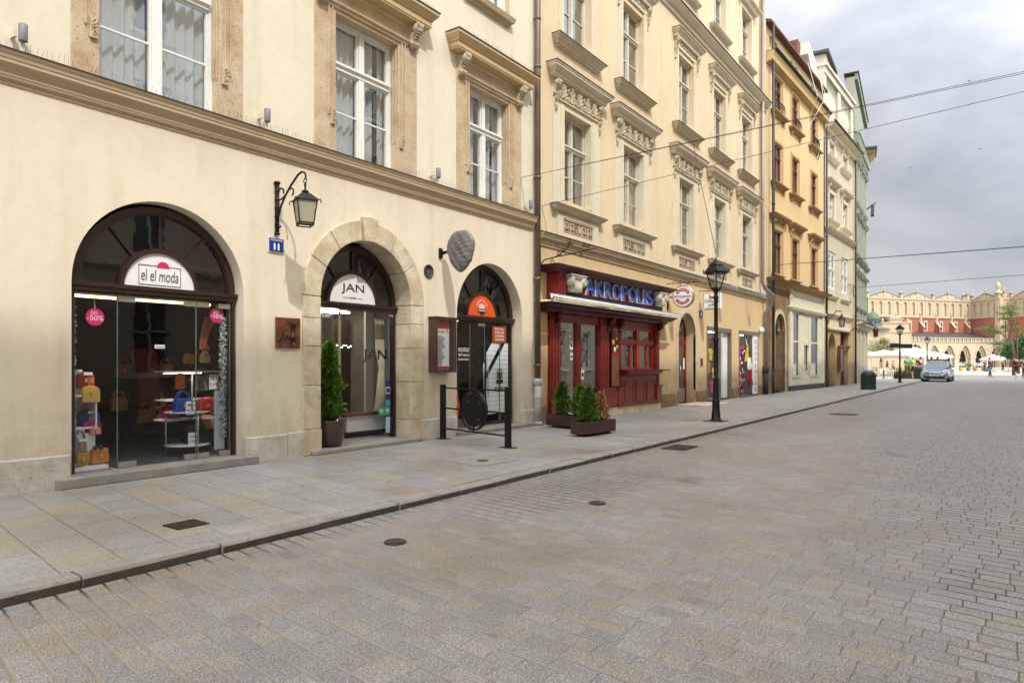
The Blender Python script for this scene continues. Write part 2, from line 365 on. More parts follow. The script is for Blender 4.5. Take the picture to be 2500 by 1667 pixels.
def grp_window(parent, fr, u0, u1, w0, w1, y, frame='white', trans=None, mull=True, bar=None, fw=.06, cur=None, gm='glass', rows=1, nm='window'):
    """casement window: frame > pane, curtain, interior"""
    f = MB(); d = .07
    f.box(u0, u0+fw, y, y+d, w0, w1); f.box(u1-fw, u1, y, y+d, w0, w1)
    f.box(u0+fw, u1-fw, y+.002, y+d, w0, w0+fw); f.box(u0+fw, u1-fw, y+.002, y+d, w1-fw, w1)
    uc = (u0+u1)/2; tw = .05 if fw >= .06 else .042; mw = .055 if frame == 'white' else .04
    if trans: f.box(u0+fw, u1-fw, y-.02, y+d, trans-tw, trans+tw); f.box(u0+fw-.01, u1-fw+.01, y-.05, y, trans+tw-.03, trans+tw+.008)
    if mull:
        if trans:
            f.box(uc-mw, uc+mw, y-.012, y+d-.004, w0+fw, trans-tw); f.box(uc-.045, uc+.045, y-.008, y+d-.004, trans+tw, w1-fw)
        else: f.box(uc-mw, uc+mw, y-.012, y+d-.004, w0+fw, w1-fw)
    t1 = trans if trans else w1-fw
    halves = [(u0+fw, uc-.05), (uc+.05, u1-fw)] if mull else [(u0+fw, u1-fw)]
    s = .026
    for a, b in halves:                                   # sashes
        for c, e_ in ([(w0+fw, t1-tw), (t1+tw, w1-fw)] if trans else [(w0+fw, w1-fw)]):
            f.box(a+.004, a+s, y+.012, y+d-.01, c, e_); f.box(b-s, b-.004, y+.012, y+d-.01, c, e_)
            f.box(a+s, b-s, y+.014, y+d-.012, c, c+s); f.box(a+s, b-s, y+.014, y+d-.012, e_-s, e_-.004)
        if bar:
            for bz in (bar if isinstance(bar, (list, tuple)) else [bar]):
                f.box(a+s, b-s, y+.018, y+d-.02, bz-.011, bz+.011)
    fo = build(f, nm, M[frame], parent)
    g = MB(); g.quad((u0+.01, y+.045, w0+.01), (u1-.01, y+.045, w0+.01), (u1-.01, y+.045, w1-.01), (u0+.01, y+.045, w1-.01))
    build(g, 'pane', M[gm], fo)
    b = MB(); yb = y+.9
    b.quad((u0-.2, yb, w0-.2), (u1+.2, yb, w0-.2), (u1+.2, yb, w1+.2), (u0-.2, yb, w1+.2))
    b.quad((u0-.2, yb, w1+.2), (u1+.2, yb, w1+.2), (u1+.01, y+.07, w1), (u0-.01, y+.07, w1))
    b.quad((u0-.2, yb, w0-.2), (u1+.2, yb, w0-.2), (u1+.01, y+.07, w0), (u0-.01, y+.07, w0))
    b.quad((u0-.2, yb, w0-.2), (u0-.01, y+.07, w0), (u0-.01, y+.07, w1), (u0-.2, yb, w1+.2))
    b.quad((u1+.2, yb, w0-.2), (u1+.01, y+.07, w0), (u1+.01, y+.07, w1), (u1+.2, yb, w1+.2))
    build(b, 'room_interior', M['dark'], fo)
    if cur:
        c = MB(); rnd = random.Random(int(u0*100)+int(w0*10))
        for (a, e_) in cur[0]:
            A = u0 + (u1-u0)*a; E_ = u0 + (u1-u0)*e_; n = max(10, int((E_-A)*44)); ph = rnd.random()*6
            vs = []
            for i in range(n+1):
                x = A + (E_-A)*i/n; yy = y+.16 + .03*math.sin(x*52+ph) + .015*math.sin(x*23+ph*2)
                vs += [(x, yy, w0+.02), (x + .01*math.sin(x*40), yy+.012*math.sin(x*31), w1-.02)]
            c.add(vs, [(2*i, 2*i+2, 2*i+3, 2*i+1) for i in range(n)], True)
        build(c, 'curtain', M[cur[1]], fo)
    return fo
def pointed(uc, ws, r, H, n=16): return [(uc + r*(2*i/n-1), ws + H*(1-abs(2*i/n-1)**1.7)**.72) for i in range(n+1)]
def wall(mb, u0, u1, w0, w1, ops, y=0):
    """front face with openings and their reveals; op: ('r',u0,u1,w0,w1,depth) or ('a',uc,r,w0,ws,depth)"""
    rects = []
    for o in ops:
        rects.append((o[1], o[2], o[3], o[4]) if o[0] == 'r' else (o[1]-o[2], o[1]+o[2], o[3], o[4]+(o[6] if len(o) > 6 else o[2])))
    us = sorted(set([u0, u1] + [x for r in rects for x in r[:2] if u0 < x < u1])); ws = sorted(set([w0, w1] + [x for r in rects for x in r[2:] if w0 < x < w1]))
    for i in range(len(us)-1):
        j = 0
        while j < len(ws)-1:
            um = (us[i]+us[i+1])/2
            def hole(k):
                wm = (ws[k]+ws[k+1])/2
                return any(r[0] < um < r[1] and r[2] < wm < r[3] for r in rects)
            if hole(j): j += 1; continue
            k = j
            while k < len(ws)-1 and not hole(k): k += 1
            mb.quad((us[i], y, ws[j]), (us[i+1], y, ws[j]), (us[i+1], y, ws[k]), (us[i], y, ws[k])); j = k
    for o in ops:
        d = y+o[5]
        if o[0] == 'r':
            a, b, c, e_ = o[1:5]
            mb.quad((a,y,c),(a,d,c),(a,d,e_),(a,y,e_)); mb.quad((b,y,c),(b,y,e_),(b,d,e_),(b,d,c))
            mb.quad((a,y,e_),(a,d,e_),(b,d,e_),(b,y,e_)); mb.quad((a,y,c),(b,y,c),(b,d,c),(a,d,c))
        else:
            uc, r, c, s_ = o[1:5]; n = 32; H_ = o[6] if len(o) > 6 else r; top = s_+H_
            P = pointed(uc, s_, r, H_, n) if len(o) > 6 else [(uc - r*math.cos(math.pi*i/n), s_ + r*math.sin(math.pi*i/n)) for i in range(n+1)]
            for i in range(n):
                (a, b), (a2, b2) = P[i], P[i+1]
                mb.quad((a,y,b),(a2,y,b2),(a2,y,top),(a,y,top)); mb.quad((a,y,b),(a,d,b),(a2,d,b2),(a2,y,b2))
            for x in (uc-r, uc+r): mb.quad((x,y,c),(x,d,c),(x,d,s_),(x,y,s_))
            mb.quad((uc-r,y,c),(uc+r,y,c),(uc+r,d,c),(uc-r,d,c))
    return mb
def console(mb, uc, wd, top, h, dep, scroll=True):
    a, b = uc-wd/2, uc+wd/2
    pts = [(0, top), (-dep, top), (-dep*1.02, top-.12*h), (-dep*.9, top-.3*h), (-dep*.6, top-.45*h), (-dep*.42, top-.62*h), (-dep*.42, top-.75*h), (-dep*.6, top-.85*h), (-dep*.5, top-.96*h), (-dep*.2, top-h), (0, top-h)]
    mb.prism(pts, a, b, 'u')
    if scroll:
        mb.lathe([(.01, -.02), (dep*.34, 0), (dep*.34, wd), (.01, wd+.02)], (a, -dep*.62, top-.2*h), 12, 'u')
        mb.lathe([(.01, -.015), (dep*.2, 0), (dep*.2, wd), (.01, wd+.015)], (a, -dep*.36, top-.84*h), 10, 'u')
        for k in range(5):                            # leaf ribs
            z = top - h*(.3+.1*k); mb.box(a+wd*.2, b-wd*.2, -dep*(.95-.11*k), -dep*(.85-.11*k)+.03, z-.02*h, z+.03*h)
def spiral(mb, c, r, y, turns=1.5, a0=0, sgn=1, th=.012, n=14):
    pts = []
    for i in range(n+1):
        t = i/n; a = a0 + sgn*turns*2*math.pi*t; q = r*(1-.8*t)
        pts.append((c[0]+q*math.cos(a), y, c[1]+q*math.sin(a)))
    mb.tube(pts, [th*(1.1-.4*i/n) for i in range(n+1)], 5)
def relief(mb, u0, u1, w0, w1, y, n=5, th=.024):
    h = w1-w0; st = (u1-u0)/n; wc = (w0+w1)/2
    for i in range(n):
        uc = u0+st*(i+.5); r = min(st, h)*.27
        if i % 2 == 0:
            for k in range(7):
                a = R(20+23.3*k); mb.tube([(uc, y, w0+.15*h), (uc+.5*st*.85*math.cos(a), y-.015, w0+.15*h+.75*h*math.sin(a))], [th*.6, th*1.2], 5)
            spiral(mb, (uc-st*.25, w0+.22*h), r*.7, y, 1.4, R(90), 1, th); spiral(mb, (uc+st*.25, w0+.22*h), r*.7, y, 1.4, R(90), -1, th)
        else:
            spiral(mb, (uc-st*.2, wc+.18*h), r, y, 1.5, R(-60), 1, th); spiral(mb, (uc+st*.2, wc+.18*h), r, y, 1.5, R(240), -1, th)
            spiral(mb, (uc-st*.2, wc-.24*h), r*.8, y, 1.4, R(60), -1, th); spiral(mb, (uc+st*.2, wc-.24*h), r*.8, y, 1.4, R(120), 1, th)
            mb.tube([(uc, y, w0+.05*h), (uc, y-.02, w1-.06*h)], [th, th*1.5], 5)
def meander(mb, u0, u1, w0, w1, y, d=.03):
    t = .028; yy = (y-d, y); h = w1-w0; um = (u0+u1)/2; hw = (u1-u0)
    mb.box(u0, u1, *yy, w0, w0+t*.7); mb.box(u0, u1, *yy, w1-t*.7, w1)
    for s_, a, b in ((1, u0, um-.12*hw), (-1, um+.12*hw, u1)):
        q = (b-a)/2
        for k in range(2):
            x = a+q*k
            mb.box(x, x+t, yy[0]+.002, yy[1], w0+t*.7, w1-.18*h); mb.box(x+t, x+q*.62, yy[0]+.002, yy[1], w1-.18*h-t, w1-.18*h)
            mb.box(x+q*.62, x+q*.62+t, yy[0]+.002, yy[1], w0+.3*h, w1-.18*h); mb.box(x+q*.32, x+q*.62, yy[0]+.002, yy[1], w0+.3*h, w0+.3*h+t)
            mb.box(x+q*.32-t, x+q*.32, yy[0]+.002, yy[1], w0+.3*h, w0+.58*h)
    relief(mb, um-.11*hw, um+.11*hw, w0+t, w1-t, y-.015, 1, .014); spiral(mb, (um, (w0+w1)/2), .07, y-.02, 1, 0, 1, .012)
# ---------------- ground ----------------
def stone_floor(name, cw, L0, L1, skew, cols, joint, jcol, jw, warp, bumpd, dark=None, patch=None, kerb=False):
    """courses across the street: width cw along X, stones L0..L1 long along Y"""
    g = NG(name); p = g.sep()
    nz = g.noise(13, 3, col=True); nn = g.n('ShaderNodeVectorMath'); nn.operation = 'SUBTRACT'; g.l(nz, nn.inputs[0]); nn.inputs[1].default_value = (.5,.5,.5)
    ns = g.sep(nn.outputs[0])
    X = g.m('ADD', p[0], g.m('MULTIPLY', ns[0], warp)); Y = g.m('ADD', p[1], g.m('MULTIPLY', ns[1], warp))
    wv = g.noise(.35, 1, vec=g.mapping((1, 1, 1))); X = g.m('ADD', X, g.m('MULTIPLY', g.m('SUBTRACT', wv, .5), warp*6))
    U = g.m('DIVIDE', g.m('SUBTRACT', X, g.m('MULTIPLY', Y, skew)), cw)
    ci = g.m('FLOOR', U); fu = g.m('SUBTRACT', U, ci)
    rc = g.white(g.comb(ci, 3.3, 1.7)); rs = g.sep(rc[1])
    ln = g.m('ADD', L0, g.m('MULTIPLY', rs[0], L1-L0))
    V = g.m('ADD', g.m('DIVIDE', Y, ln), g.m('MULTIPLY', rs[1], 7)); ri = g.m('FLOOR', V); fv = g.m('SUBTRACT', V, ri)
    du = g.m('MULTIPLY', g.m('SUBTRACT', .5, g.m('ABSOLUTE', g.m('SUBTRACT', fu, .5))), cw)
    dv = g.m('MULTIPLY', g.m('SUBTRACT', .5, g.m('ABSOLUTE', g.m('SUBTRACT', fv, .5))), ln)
    wj = g.noise(2.3, 3); jwid = g.m('MULTIPLY', jw, g.m('ADD', .35, g.m('MULTIPLY', wj, 1.3)))
    d = g.m('DIVIDE', g.m('MINIMUM', du, g.m('MULTIPLY', dv, 2.6 if kerb else 1.5)), jwid)
    st = g.m('SMOOTH_MIN', g.m('MAXIMUM', d, 0.0), 1.6, .6)
    jm = g.m('SUBTRACT', 1.35, st, clamp=True)
    rnd = g.white(g.comb(ci, ri, 0.5)); r1 = g.sep(rnd[1])
    c = g.ramp(r1[0], *cols); k = c.node.color_ramp; k.interpolation = 'LINEAR'
    sp = g.noise(105, 3, .8); c = g.mix(1.0, c, g.ramp(sp, (.36, .34), (.5, .95), (.66, 2.1)) if kerb else g.ramp(sp, (.36, .68), (.5, .98), (.66, 1.45)), 'MULTIPLY')
    pw = g.noise(.23, 3, .5, vec=g.mapping((.25, 1.6, 1))); c = g.mix(1.0, c, g.ramp(pw, (.3, .86), (.7, 1.12)), 'MULTIPLY')
    gum = g.noise(9, 2, .4); c = g.mix(g.ramp(gum, (.70, 0.0), (.725, .5)), c, hx('6f675c'))
    spt = g.noise(1.1, 2, .4); c = g.mix(g.ramp(spt, (.68, 0.0), (.76, .45)), c, hx('5d564d'))
    sp2 = g.noise(34, 4, .7); c = g.mix(1.0, c, g.ramp(sp2, (.3, .8), (.7, 1.2)), 'MULTIPLY')
    big = g.noise(.55, 6, .6)
    if patch: c = g.mix(g.ramp(big, (.42, 0.0), (.62, patch[1])), c, g.mix(1.0, c, hx(patch[0]), 'MULTIPLY'))
    gr = g.noise(1.7, 5, .65); c = g.mix(g.ramp(gr, (.5, 0.0), (.8, .3)), c, hx('6b6253'))
    jn = g.noise(.9, 4); jc = g.mix(g.ramp(jn, (.66, 0.0), (.78, .7)), hx(jcol), hx(dark or jcol))
    if dark:                                  # open dark joints towards the middle of the street
        near = g.m('DIVIDE', g.m('SUBTRACT', g.m('MULTIPLY', p[0], .2), g.m('SUBTRACT', p[1], .1)), 1.3, clamp=True)
        jc = g.mix(near, jc, hx(dark))
    jf = joint
    if kerb:
        kn = g.m('ADD', p[1], g.m('MULTIPLY', g.noise(1.3, 2), .5)); km = g.m('DIVIDE', g.m('SUBTRACT', kn, 4.45), .25, clamp=True)
        nzp = g.noise(2.2, 3)
        for (cx0, cy0, ax, ay) in ((6.6, 3.75, 2.6, .75), (21.9, .3, 5, 1.3), (19.5, 2.6, 3.0, .9), (12.5, .1, 1.8, .7), (5.0, .1, .8, .25)):
            ex = g.m('DIVIDE', g.m('SUBTRACT', p[0], cx0), ax); ey = g.m('DIVIDE', g.m('SUBTRACT', p[1], cy0), ay); ed = g.m('ADD', g.m('MULTIPLY', ex, ex), g.m('MULTIPLY', ey, ey))
            km = g.m('MAXIMUM', km, g.m('MULTIPLY', g.m('SUBTRACT', 1.4, g.m('ADD', ed, nzp), clamp=True), 1.6, clamp=True))
        jc = g.mix(km, jc, hx('2e2822')); jf = g.m('ADD', g.m('ADD', joint, g.m('MULTIPLY', km, .45)), g.m('MULTIPLY', near, .28), clamp=True)
        gap = g.m('GREATER_THAN', r1[2], .90); jc = g.mix(g.m('MULTIPLY', gap, g.m('MAXIMUM', near, .25)), jc, hx('241f1a'))
    c = g.mix(g.m('MULTIPLY', jm, jf), c, jc)
    c = g.mix(1.0, c, (.77, .76, .75, 1) if kerb else (.84, .84, .84, 1), 'MULTIPLY')
    g.l(c, g.b.inputs['Base Color'])
    g.l(g.ramp(big, (.3, .62), (.7, .48)), g.b.inputs['Roughness'])
    g.b.inputs['Specular IOR Level'].default_value = .45
    h = g.m('ADD', g.m('MULTIPLY', st, .6), g.m('ADD', g.m('MULTIPLY', r1[1], .6), g.m('MULTIPLY', sp2, .35)))
    g.bump(h, .8, bumpd)
    return g.mat
M['setts'] = stone_floor('granite setts', .13, .15, .25, .145,
    [(0, hx('8e8d8c')), (.3, hx('9c9a96')), (.55, hx('939291')), (.78, hx('9d9588')), (1, hx('a19f9b'))], .7, 'a89c85', .0085, .016, .006, dark='4c4238', patch=('e9dfd0', .7), kerb=True)
M['slabs'] = stone_floor('granite slabs', .375, .42, .95, .145,
    [(0, hx('a09f9c')), (.42, hx('aaa9a4')), (.66, hx('a09f9c')), (.80, hx('a9a598')), (.91, hx('aca390')), (.96, hx('a6958a')), (1, hx('b3b0a6'))], .75, '4a443c', .0035, .004, .004, patch=('d8cbb4', .55))
M['kerb'] = stone('kerb granite', '9a958c', '8a837a', .3, 5)
M['square'] = mat('pale square paving', 'b3a898', .6, var=.15, sc=1.5)
def plane(name, x0, x1, y0, y1, z, m, n=1):
    mb = MB(); mb.quad((x0,y0,z),(x1,y0,z),(x1,y1,z),(x0,y1,z)); return struct(build(mb, name, m))
plane('ground', -300, 900, -500, 600, -.012, M['square'])
plane('road', -30, 92, -4.1, 4.50, 0, M['setts'])
mb = MB(); mb.prism([(-30, 4.70), (62, 4.70), (62, 9.5), (58, 14), (46, 12), (29.3, 8.1), (-30, 8.1)], .0, .06, 'w'); struct(build(mb, 'pavement', M['slabs']))
mb = MB(); mb.prism([(-30, -7), (60, -7), (60, -4.3), (-30, -4.3)], .0, .1, 'w'); struct(build(mb, 'far_pavement', M['slabs']))
kb = MB(); x = -12.1
rk = random.Random(3)
while x < 62:
    l = rk.uniform(.74, .92); a, b = rk.uniform(-.014, .012), rk.uniform(-.008, .006)
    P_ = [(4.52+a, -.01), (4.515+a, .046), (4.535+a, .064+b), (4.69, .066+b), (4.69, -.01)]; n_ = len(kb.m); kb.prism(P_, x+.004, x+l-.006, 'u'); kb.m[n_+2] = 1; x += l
struct(bevel(build(kb, 'kerb', [M['kerb'], mat('dark kerb face', '5a544b', .9, var=.3, sc=8)]), .006))  # front faces get a second, darker material than the tops


# iron covers
def cover(name, label, px, py, r, z, road=True):
    x, y = gp(px, py, z); mb = MB(); mb.lathe([(r, 0), (r, .006), (r-.02, .008)], (x, y, z), 28)
    for j_, q in enumerate((.8, .58, .36)): mb.lathe([(r*q+.006, .008), (r*q+.006, .0125+.002*j_), (r*q-.004, .0125+.002*j_)], (x, y, z), 24)
    return tag(build(mb, name, M['irond'], None, None, (x, y, z)), label, 'manhole cover', 'round covers in the road')
M['irond'] = mat('rusty cast iron', '54473c', .6, metal=.5, var=.4, sc=12)
cover('manhole_cover', 'small round iron cover in the setts, the nearer one below the kerb by the hotel', 965, 1323, .085, .003)
cover('manhole_cover', 'small round iron cover in the setts, the farther one in the middle of the road', 1458, 1228, .085, .003)
x, y = gp(455, 1281); mb = MB(); w, h = .26, .23
t = thing('drain_grate', 'rusty rectangular iron drain grate set in the pavement slabs', 'drain grate', WORLD, x, y, .062)
mb.box(x-w/2, x+w/2, y-h/2, y+h/2, .0605, .064); build(mb, 'pit', M['dark'], t)
mb = MB()
for k in range(11):
    q = x-w/2+.012+k*(w-.024)/10; mb.box(q-.0045, q+.0045, y-h/2+.01, y+h/2-.01, .0645, .072)
for q in (-h/2+.006, 0, h/2-.006): mb.box(x-w/2, x+w/2, y+q-.007, y+q+.007, .0646, .0715)
build(mb, 'grate', M['irond'], t)
pts = [gp(*p) for p in [(1096, 1130), (1150, 1141), (1272, 1122), (1190, 1110)]]
t = thing('concrete_hatch', 'square concrete hatch with small iron plug in the pavement', 'hatch', WORLD, pts[0][0], pts[0][1], .062)
cx_, cy_ = sum(p[0] for p in pts)/4, sum(p[1] for p in pts)/4; mb = MB(); mb.prism([(cx_-.42, cy_-.26), (cx_+.33, cy_-.36), (cx_+.45, cy_+.22), (cx_-.3, cy_+.33)], .0605, .066, 'w')
build(mb, 'slab', mat('concrete', '8c877d', .8), t); mb = MB(); mb.lathe([(.08, 0), (.08, .004)], (cx_, cy_, .0665), 20); build(mb, 'plug', M['irond'], t)
x, y = gp(1662, 1092, 0); t = thing('gully_grate', 'rusty iron gully grate in the road against the kerb', 'gully grate', WORLD, x, y, 0)
mb = MB(); mb.box(x-.35, x+.25, y-.2, y+.2, .002, .005); build(mb, 'pit', M['dark'], t); mb = MB()
for k in range(9): mb.box(x-.33+k*.07, x-.30+k*.07, y-.19, y+.19, .0055, .014)
build(mb, 'grate', M['irond'], t)
x, y = gp(2060, 1011, 0); cover('manhole_cover', 'large round iron cover far up the road before the police car', 2060, 1011, .35, .003)

# ---------------- opposite side of the street (shades the road, seen in the glass) ----------------
M['opp'] = mat('painted sky reflection panes', '6f7478', .2)  # grey base colour stands in for sky reflected in the panes
def opposite(i, x0, x1, h, col, label):
    t = thing('opposite_house', label, 'house', Fr(0, -4.6), x0, 0, .1)
    bd = MB(); ops = []; n = int((x1-x0)/2.6); fl = [1.0] + [4.6+3.3*k for k in range(int((h-6)/3.3)+1)]
    for k in range(n):
        for j, z in enumerate(fl): ops.append((x0+1.3+k*(x1-x0)/n-.5, x0+1.3+k*(x1-x0)/n+.6, z, z+(1.9 if j else 2.2)))
    b = MB(); wall(b, x0, x1, 0, h, [('r', a, c, d, e_, .2) for a, c, d, e_ in ops])
    b.v = [(u, -q, w) for u, q, w in b.v]
    b.box(x0, x1, -8, -.25, 0, h-.02)
    build(b, 'wall', col, t)
    f = MB(); g = MB()
    for a, c, d, e_ in ops:
        f.box(a, c, -.2, -.14, d, d+.08); f.box(a, c, -.2, -.14, e_-.08, e_); f.box(a, a+.08, -.2, -.14, d, e_); f.box(c-.08, c, -.2, -.14, d, e_); f.box((a+c)/2-.04, (a+c)/2+.04, -.2, -.14, d, e_); f.box(a, c, -.2, -.14, d+1.25, d+1.32)
        f.box(a-.15, c+.15, 0, .12, d-.12, d); g.box(a, c, -.22, -.2, d, e_)
    build(f, 'window_frames', M['white'], t); build(g, 'panes', M['opp'], t)
    c = MB(); c.prism([(0, h-.3), (.3, h-.1), (.35, h), (0, h)], x0, x1, 'u'); c.prism([(0, 4.0), (.2, 4.15), (.2, 4.25), (0, 4.3)], x0, x1, 'u'); build(c, 'cornice', M['trim'], t)
cols = [M['cream'], M['trimg'], M['yellow'], M['cream_low'], M['pale'], M['trimg'], M['cream'], M['cream_low']]
for i, (a, b, h, lab) in enumerate([(-30, -16, 18.98, 'tall cream house opposite, farthest behind the camera'), (-16, -3.6, 18.97, 'grey plastered house opposite, just behind the camera'), (-3.6, 6.2, 18.88, 'yellow house opposite the clothing shop'),
        (6.2, 15, 18.45, 'sand coloured house opposite the red restaurant'), (15, 26, 18.2, 'pale yellow house opposite the souvenir shop'), (26, 38, 18.1, 'grey house opposite the orange house'), (38, 50, 17.6, 'cream house opposite the green house'), (50, 60, 17.2, 'last sand coloured house opposite, at the corner of the square')]):
    opposite(i, a, b, h, cols[i], lab)
# ---------------- house 1: cream hotel building ----------------
B1 = thing('hotel_building', 'cream hotel building with three arched ground floor shopfronts and stone framed windows', 'building', F0, 2.5, 0, .06)
SPR = 2.22; A1, A2, A3 = (4.14, 1.0), (7.27, .93), (10.41, 1.03)
lo = MB()
wall(lo, -8, 12.0, 0.06, 4.2, [('a', A1[0], A1[1], .06, SPR, .22), ('a', A2[0], A2[1]+.14, .06, 2.30, .04), ('a', A3[0], A3[1], .06, SPR, .27), ('a', -1.5, 1.0, .06, SPR, .22)])
build(lo, 'ground_floor_wall', M['cream_low'], B1)
WB1 = [(3.40, 4.80, 4.40, 7.05), (6.62, 7.90, 4.40, 6.48), (9.73, 10.95, 4.40, 6.46)]
op1 = [('r', -4.0, -2.7, 4.50, 6.5, .35), ('r', -.6, .8, 4.5, 6.5, .35)] + [('r', a, b, 4.38, d, .35) for a, b, c, d in WB1] + [('r', 9.75, 10.85, 8.25, 10.2, .15), ('r', 6.7, 7.8, 8.25, 10.2, .15), ('r', 3.5, 4.6, 8.25, 10.2, .15)]
up = MB(); wall(up, -8, 12.0, 4.2, 13.5, op1, 0.0)
up.quad((-8,0,13.5),(12,0,13.5),(12,9,13.5),(-8,9,13.5)); up.quad((12,0,0),(12,9,0),(12,9,13.5),(12,0,13.5)); up.quad((-8,0,0),(-8,9,0),(-8,9,13.5),(-8,0,13.5)); up.quad((-8,9,0),(12,9,0),(12,9,13.5),(-8,9,13.5))
build(up, 'upper_wall', M['cream'], B1)
# string cornice
PZ = [(0, 4.085), (.035, 4.088), (.035, 4.115), (.06, 4.118), (.06, 4.135), (.085, 4.138), (.10, 4.16), (.10, 4.175), (.115, 4.178), (.115, 4.19), (.13, 4.22), (.17, 4.27), (.225, 4.30), (.24, 4.302), (.24, 4.345), (.255, 4.348), (.265, 4.38), (.295, 4.41), (.30, 4.412), (.31, 4.445)]
c = MB(); c.sweep(-8, 11.72, [(p*.5, 4.085+(z-4.085)*.82) for p, z in PZ], ret=True)
build(c, 'string_cornice', M['cornice'], B1)
c = MB(); c.sweep(-8, 11.73, [(.0, 4.381), (.167, 4.381), (.167, 4.390), (.02, 4.42), (0, 4.421)]); build(c, 'cornice_flashing', M['roofd'], B1)
sp = MB(); rs_ = random.Random(5)
def spikes(mb, u0, u1, y, w, h=.10, st=.045):
    u = u0
    while u < u1:
        a = rs_.uniform(-.03, .03); mb.tube([(u, y, w), (u+a, y+rs_.uniform(-.02, .02), w+h*rs_.uniform(.7, 1.15))], .0014, 3, False); u += st*rs_.uniform(.6, 1.4)
spikes(sp, 0, 11.6, -.13, 4.39)
# stone window surrounds with fluted jambs
def surround(a, b, c0, d, hood=True):
    st = MB(); y = -.02
    L = .37 if a > 4 else .27; Rr = .43 if a > 4 else .3
    o0, o1 = a-L, b+Rr
    if a < 4: o0, o1 = 3.13, 5.12
    st.box(o0, a+.006, y, .147, c0-.02, d-.006); st.box(b-.006, o1, y, .147, c0-.02, d-.006); st.box(o0, o1, y, .147, d-.006, d+.36)
    # splayed fluted jambs: thin ribs stepping into the reveal
    for s_, e0 in ((-1, a), (1, b)):
        for k in range(4):
            x = e0 - s_*(.0) + s_*(.02+.035*k) ; yy = y-.02*(k % 2)-.004
            st.box(min(x, x+s_*.02), max(x, x+s_*.02), yy, y+.01, c0+.55, d+.04+.035*k)
        for k in range(3):                        # ribs on the reveal face
            yk = .03+.06*k; st.box(min(e0, e0-s_*.018), max(e0, e0-s_*.018), yk, yk+.025, c0+.5, d-.03)
        st.box(min(e0+s_*.02, e0+s_*.10), max(e0+s_*.02, e0+s_*.10), y-.035, y, c0+.42, c0+.66)
    st.sweep(a-.14, b+.14, [(.02, d+.045), (.05, d+.05), (.055, d+.09), (.08, d+.10), (.085, d+.13), (.05, d+.14)])
    o = bevel(build(st, 'stone_surround', M['sandstone'], B1), .008)
    cv = MB()
    for s_, e0 in ((-1, a), (1, b)):
        uc = e0+s_*.06
        for k in range(4): spiral(cv, (uc, c0+.47+.045*k), .03, y-.04, 1, R(90*k), 1, .008, 8)
    build(cv, 'carving', M['carve'], o)
    if hood:
        h = MB(); h0, h1 = a-.42, b+.42; z = d+.42
        for uc in (a-.27, b+.31): console(h, uc, .15, z, .38, .22)
        co = build(h, 'console', M['carve'], B1)
        h = MB(); z = d+.42
        h.sweep(a-.34, b+.37, [(0, z+.0), (0.2016, z+.004), (0.2016, z+.03), (0.2142, z+.032), (0.2142, z+.12), (0.2352, z+.125), (0.2436, z+.15), (0.2772, z+.18), (0.2898, z+.2), (0.2898, z+.215), (0.3066, z+.22), (0.3108, z+.27)])
        hd = build(h, 'hood_cornice', M['cornice'] if a > 99 else M['hood'], B1)
        h = MB(); h.sweep(a-.34, b+.37, [(.0, z+.271), (.325, z+.272), (.325, z+.284), (.0, z+.30)]); build(h, 'flashing', M['roofd'], hd)
        spikes(sp, a-.6, b+.6, -.29, z+.28, .09)
M['hood'] = plaster('hood plaster', 'cdb58c', amt=0)
for i, (a, b, c0, d) in enumerate(WB1): surround(a, b, c0, d, i > 0)
build(sp, 'bird_spikes', M['darkgrey'], B1)['kind'] = 'stuff'
cur = [[(.04, .47), (.53, .97)], 'curtain']
grp_window(B1, F0, 3.40, 4.80, 4.38, 7.05, .15, trans=5.80, bar=5.075, cur=cur, fw=.05)
grp_window(B1, F0, 6.62, 7.90, 4.38, 6.48, .15, trans=5.78, bar=5.11, cur=[[(.02, .47), (.52, .80), (.88, .98)], 'curtain'])
grp_window(B1, F0, 9.73, 10.95, 4.38, 6.46, .15, trans=5.77, bar=5.11, cur=[[(.03, .44), (.53, .80), (.9, .98)], 'curtain'])
for a in (-4.0, -.6): grp_window(B1, F0, a, a+1.3, 4.5, 6.5, .15, trans=5.78, bar=5.1, cur=cur)
for a in (3.5, 6.7, 9.75):
    grp_window(B1, F0, a, a+1.1, 8.25, 10.2, .08, trans=9.5, cur=cur)
    c = MB(); c.sweep(a-.12, a+1.15, [(0, 7.96), (.05, 7.97), (.06, 8.02), (.11, 8.04), (.13, 8.1), (.14, 8.13)]); s_ = build(c, 'window_sill', M['cornice'], B1)
    c = MB(); c.box(a-.08, a, -.03, .0, 8.2, 10.3); c.box(a+1.1, a+1.2, -.03, 0, 8.2, 10.3); build(c, 'window_architrave', M['hood'], B1)
# plinth blocks
def plinth(name, m, segs, z0, z1, y=-.045, gap=.0035, parent=None):
    p = MB(); rp = random.Random(int(segs[0][0]*10)+9)
    for a, b in segs:
        x = a
        while x < b-.05:
            l = rp.uniform(.32, .75); e_ = min(b, x+l); e_ = b if b-e_ < .15 else e_
            p.box(x+gap, e_-gap, y+rp.uniform(-.006, .004), .02, z0, z1+rp.uniform(-.012, .008)); x = e_
    return bevel(build(p, name, m, parent), .012)
plinth('plinth', M['plinth'], [(-8, -2.55), (-.45, 3.12), (5.16, 6.04), (8.50, 9.36), (11.45, 11.9)], .05, .40, parent=B1)
# doorsteps
for a, b, z in ((2.97, 5.27, .165), (6.15, 8.35, .122), (9.3, 11.62, .13)):
    s_ = MB(); s_.box(a, b, -.15, .9, .06, z); bevel(build(s_, 'doorstep', M['kerbd'] if 'kerbd' in M else M['kerb'], B1), .012)
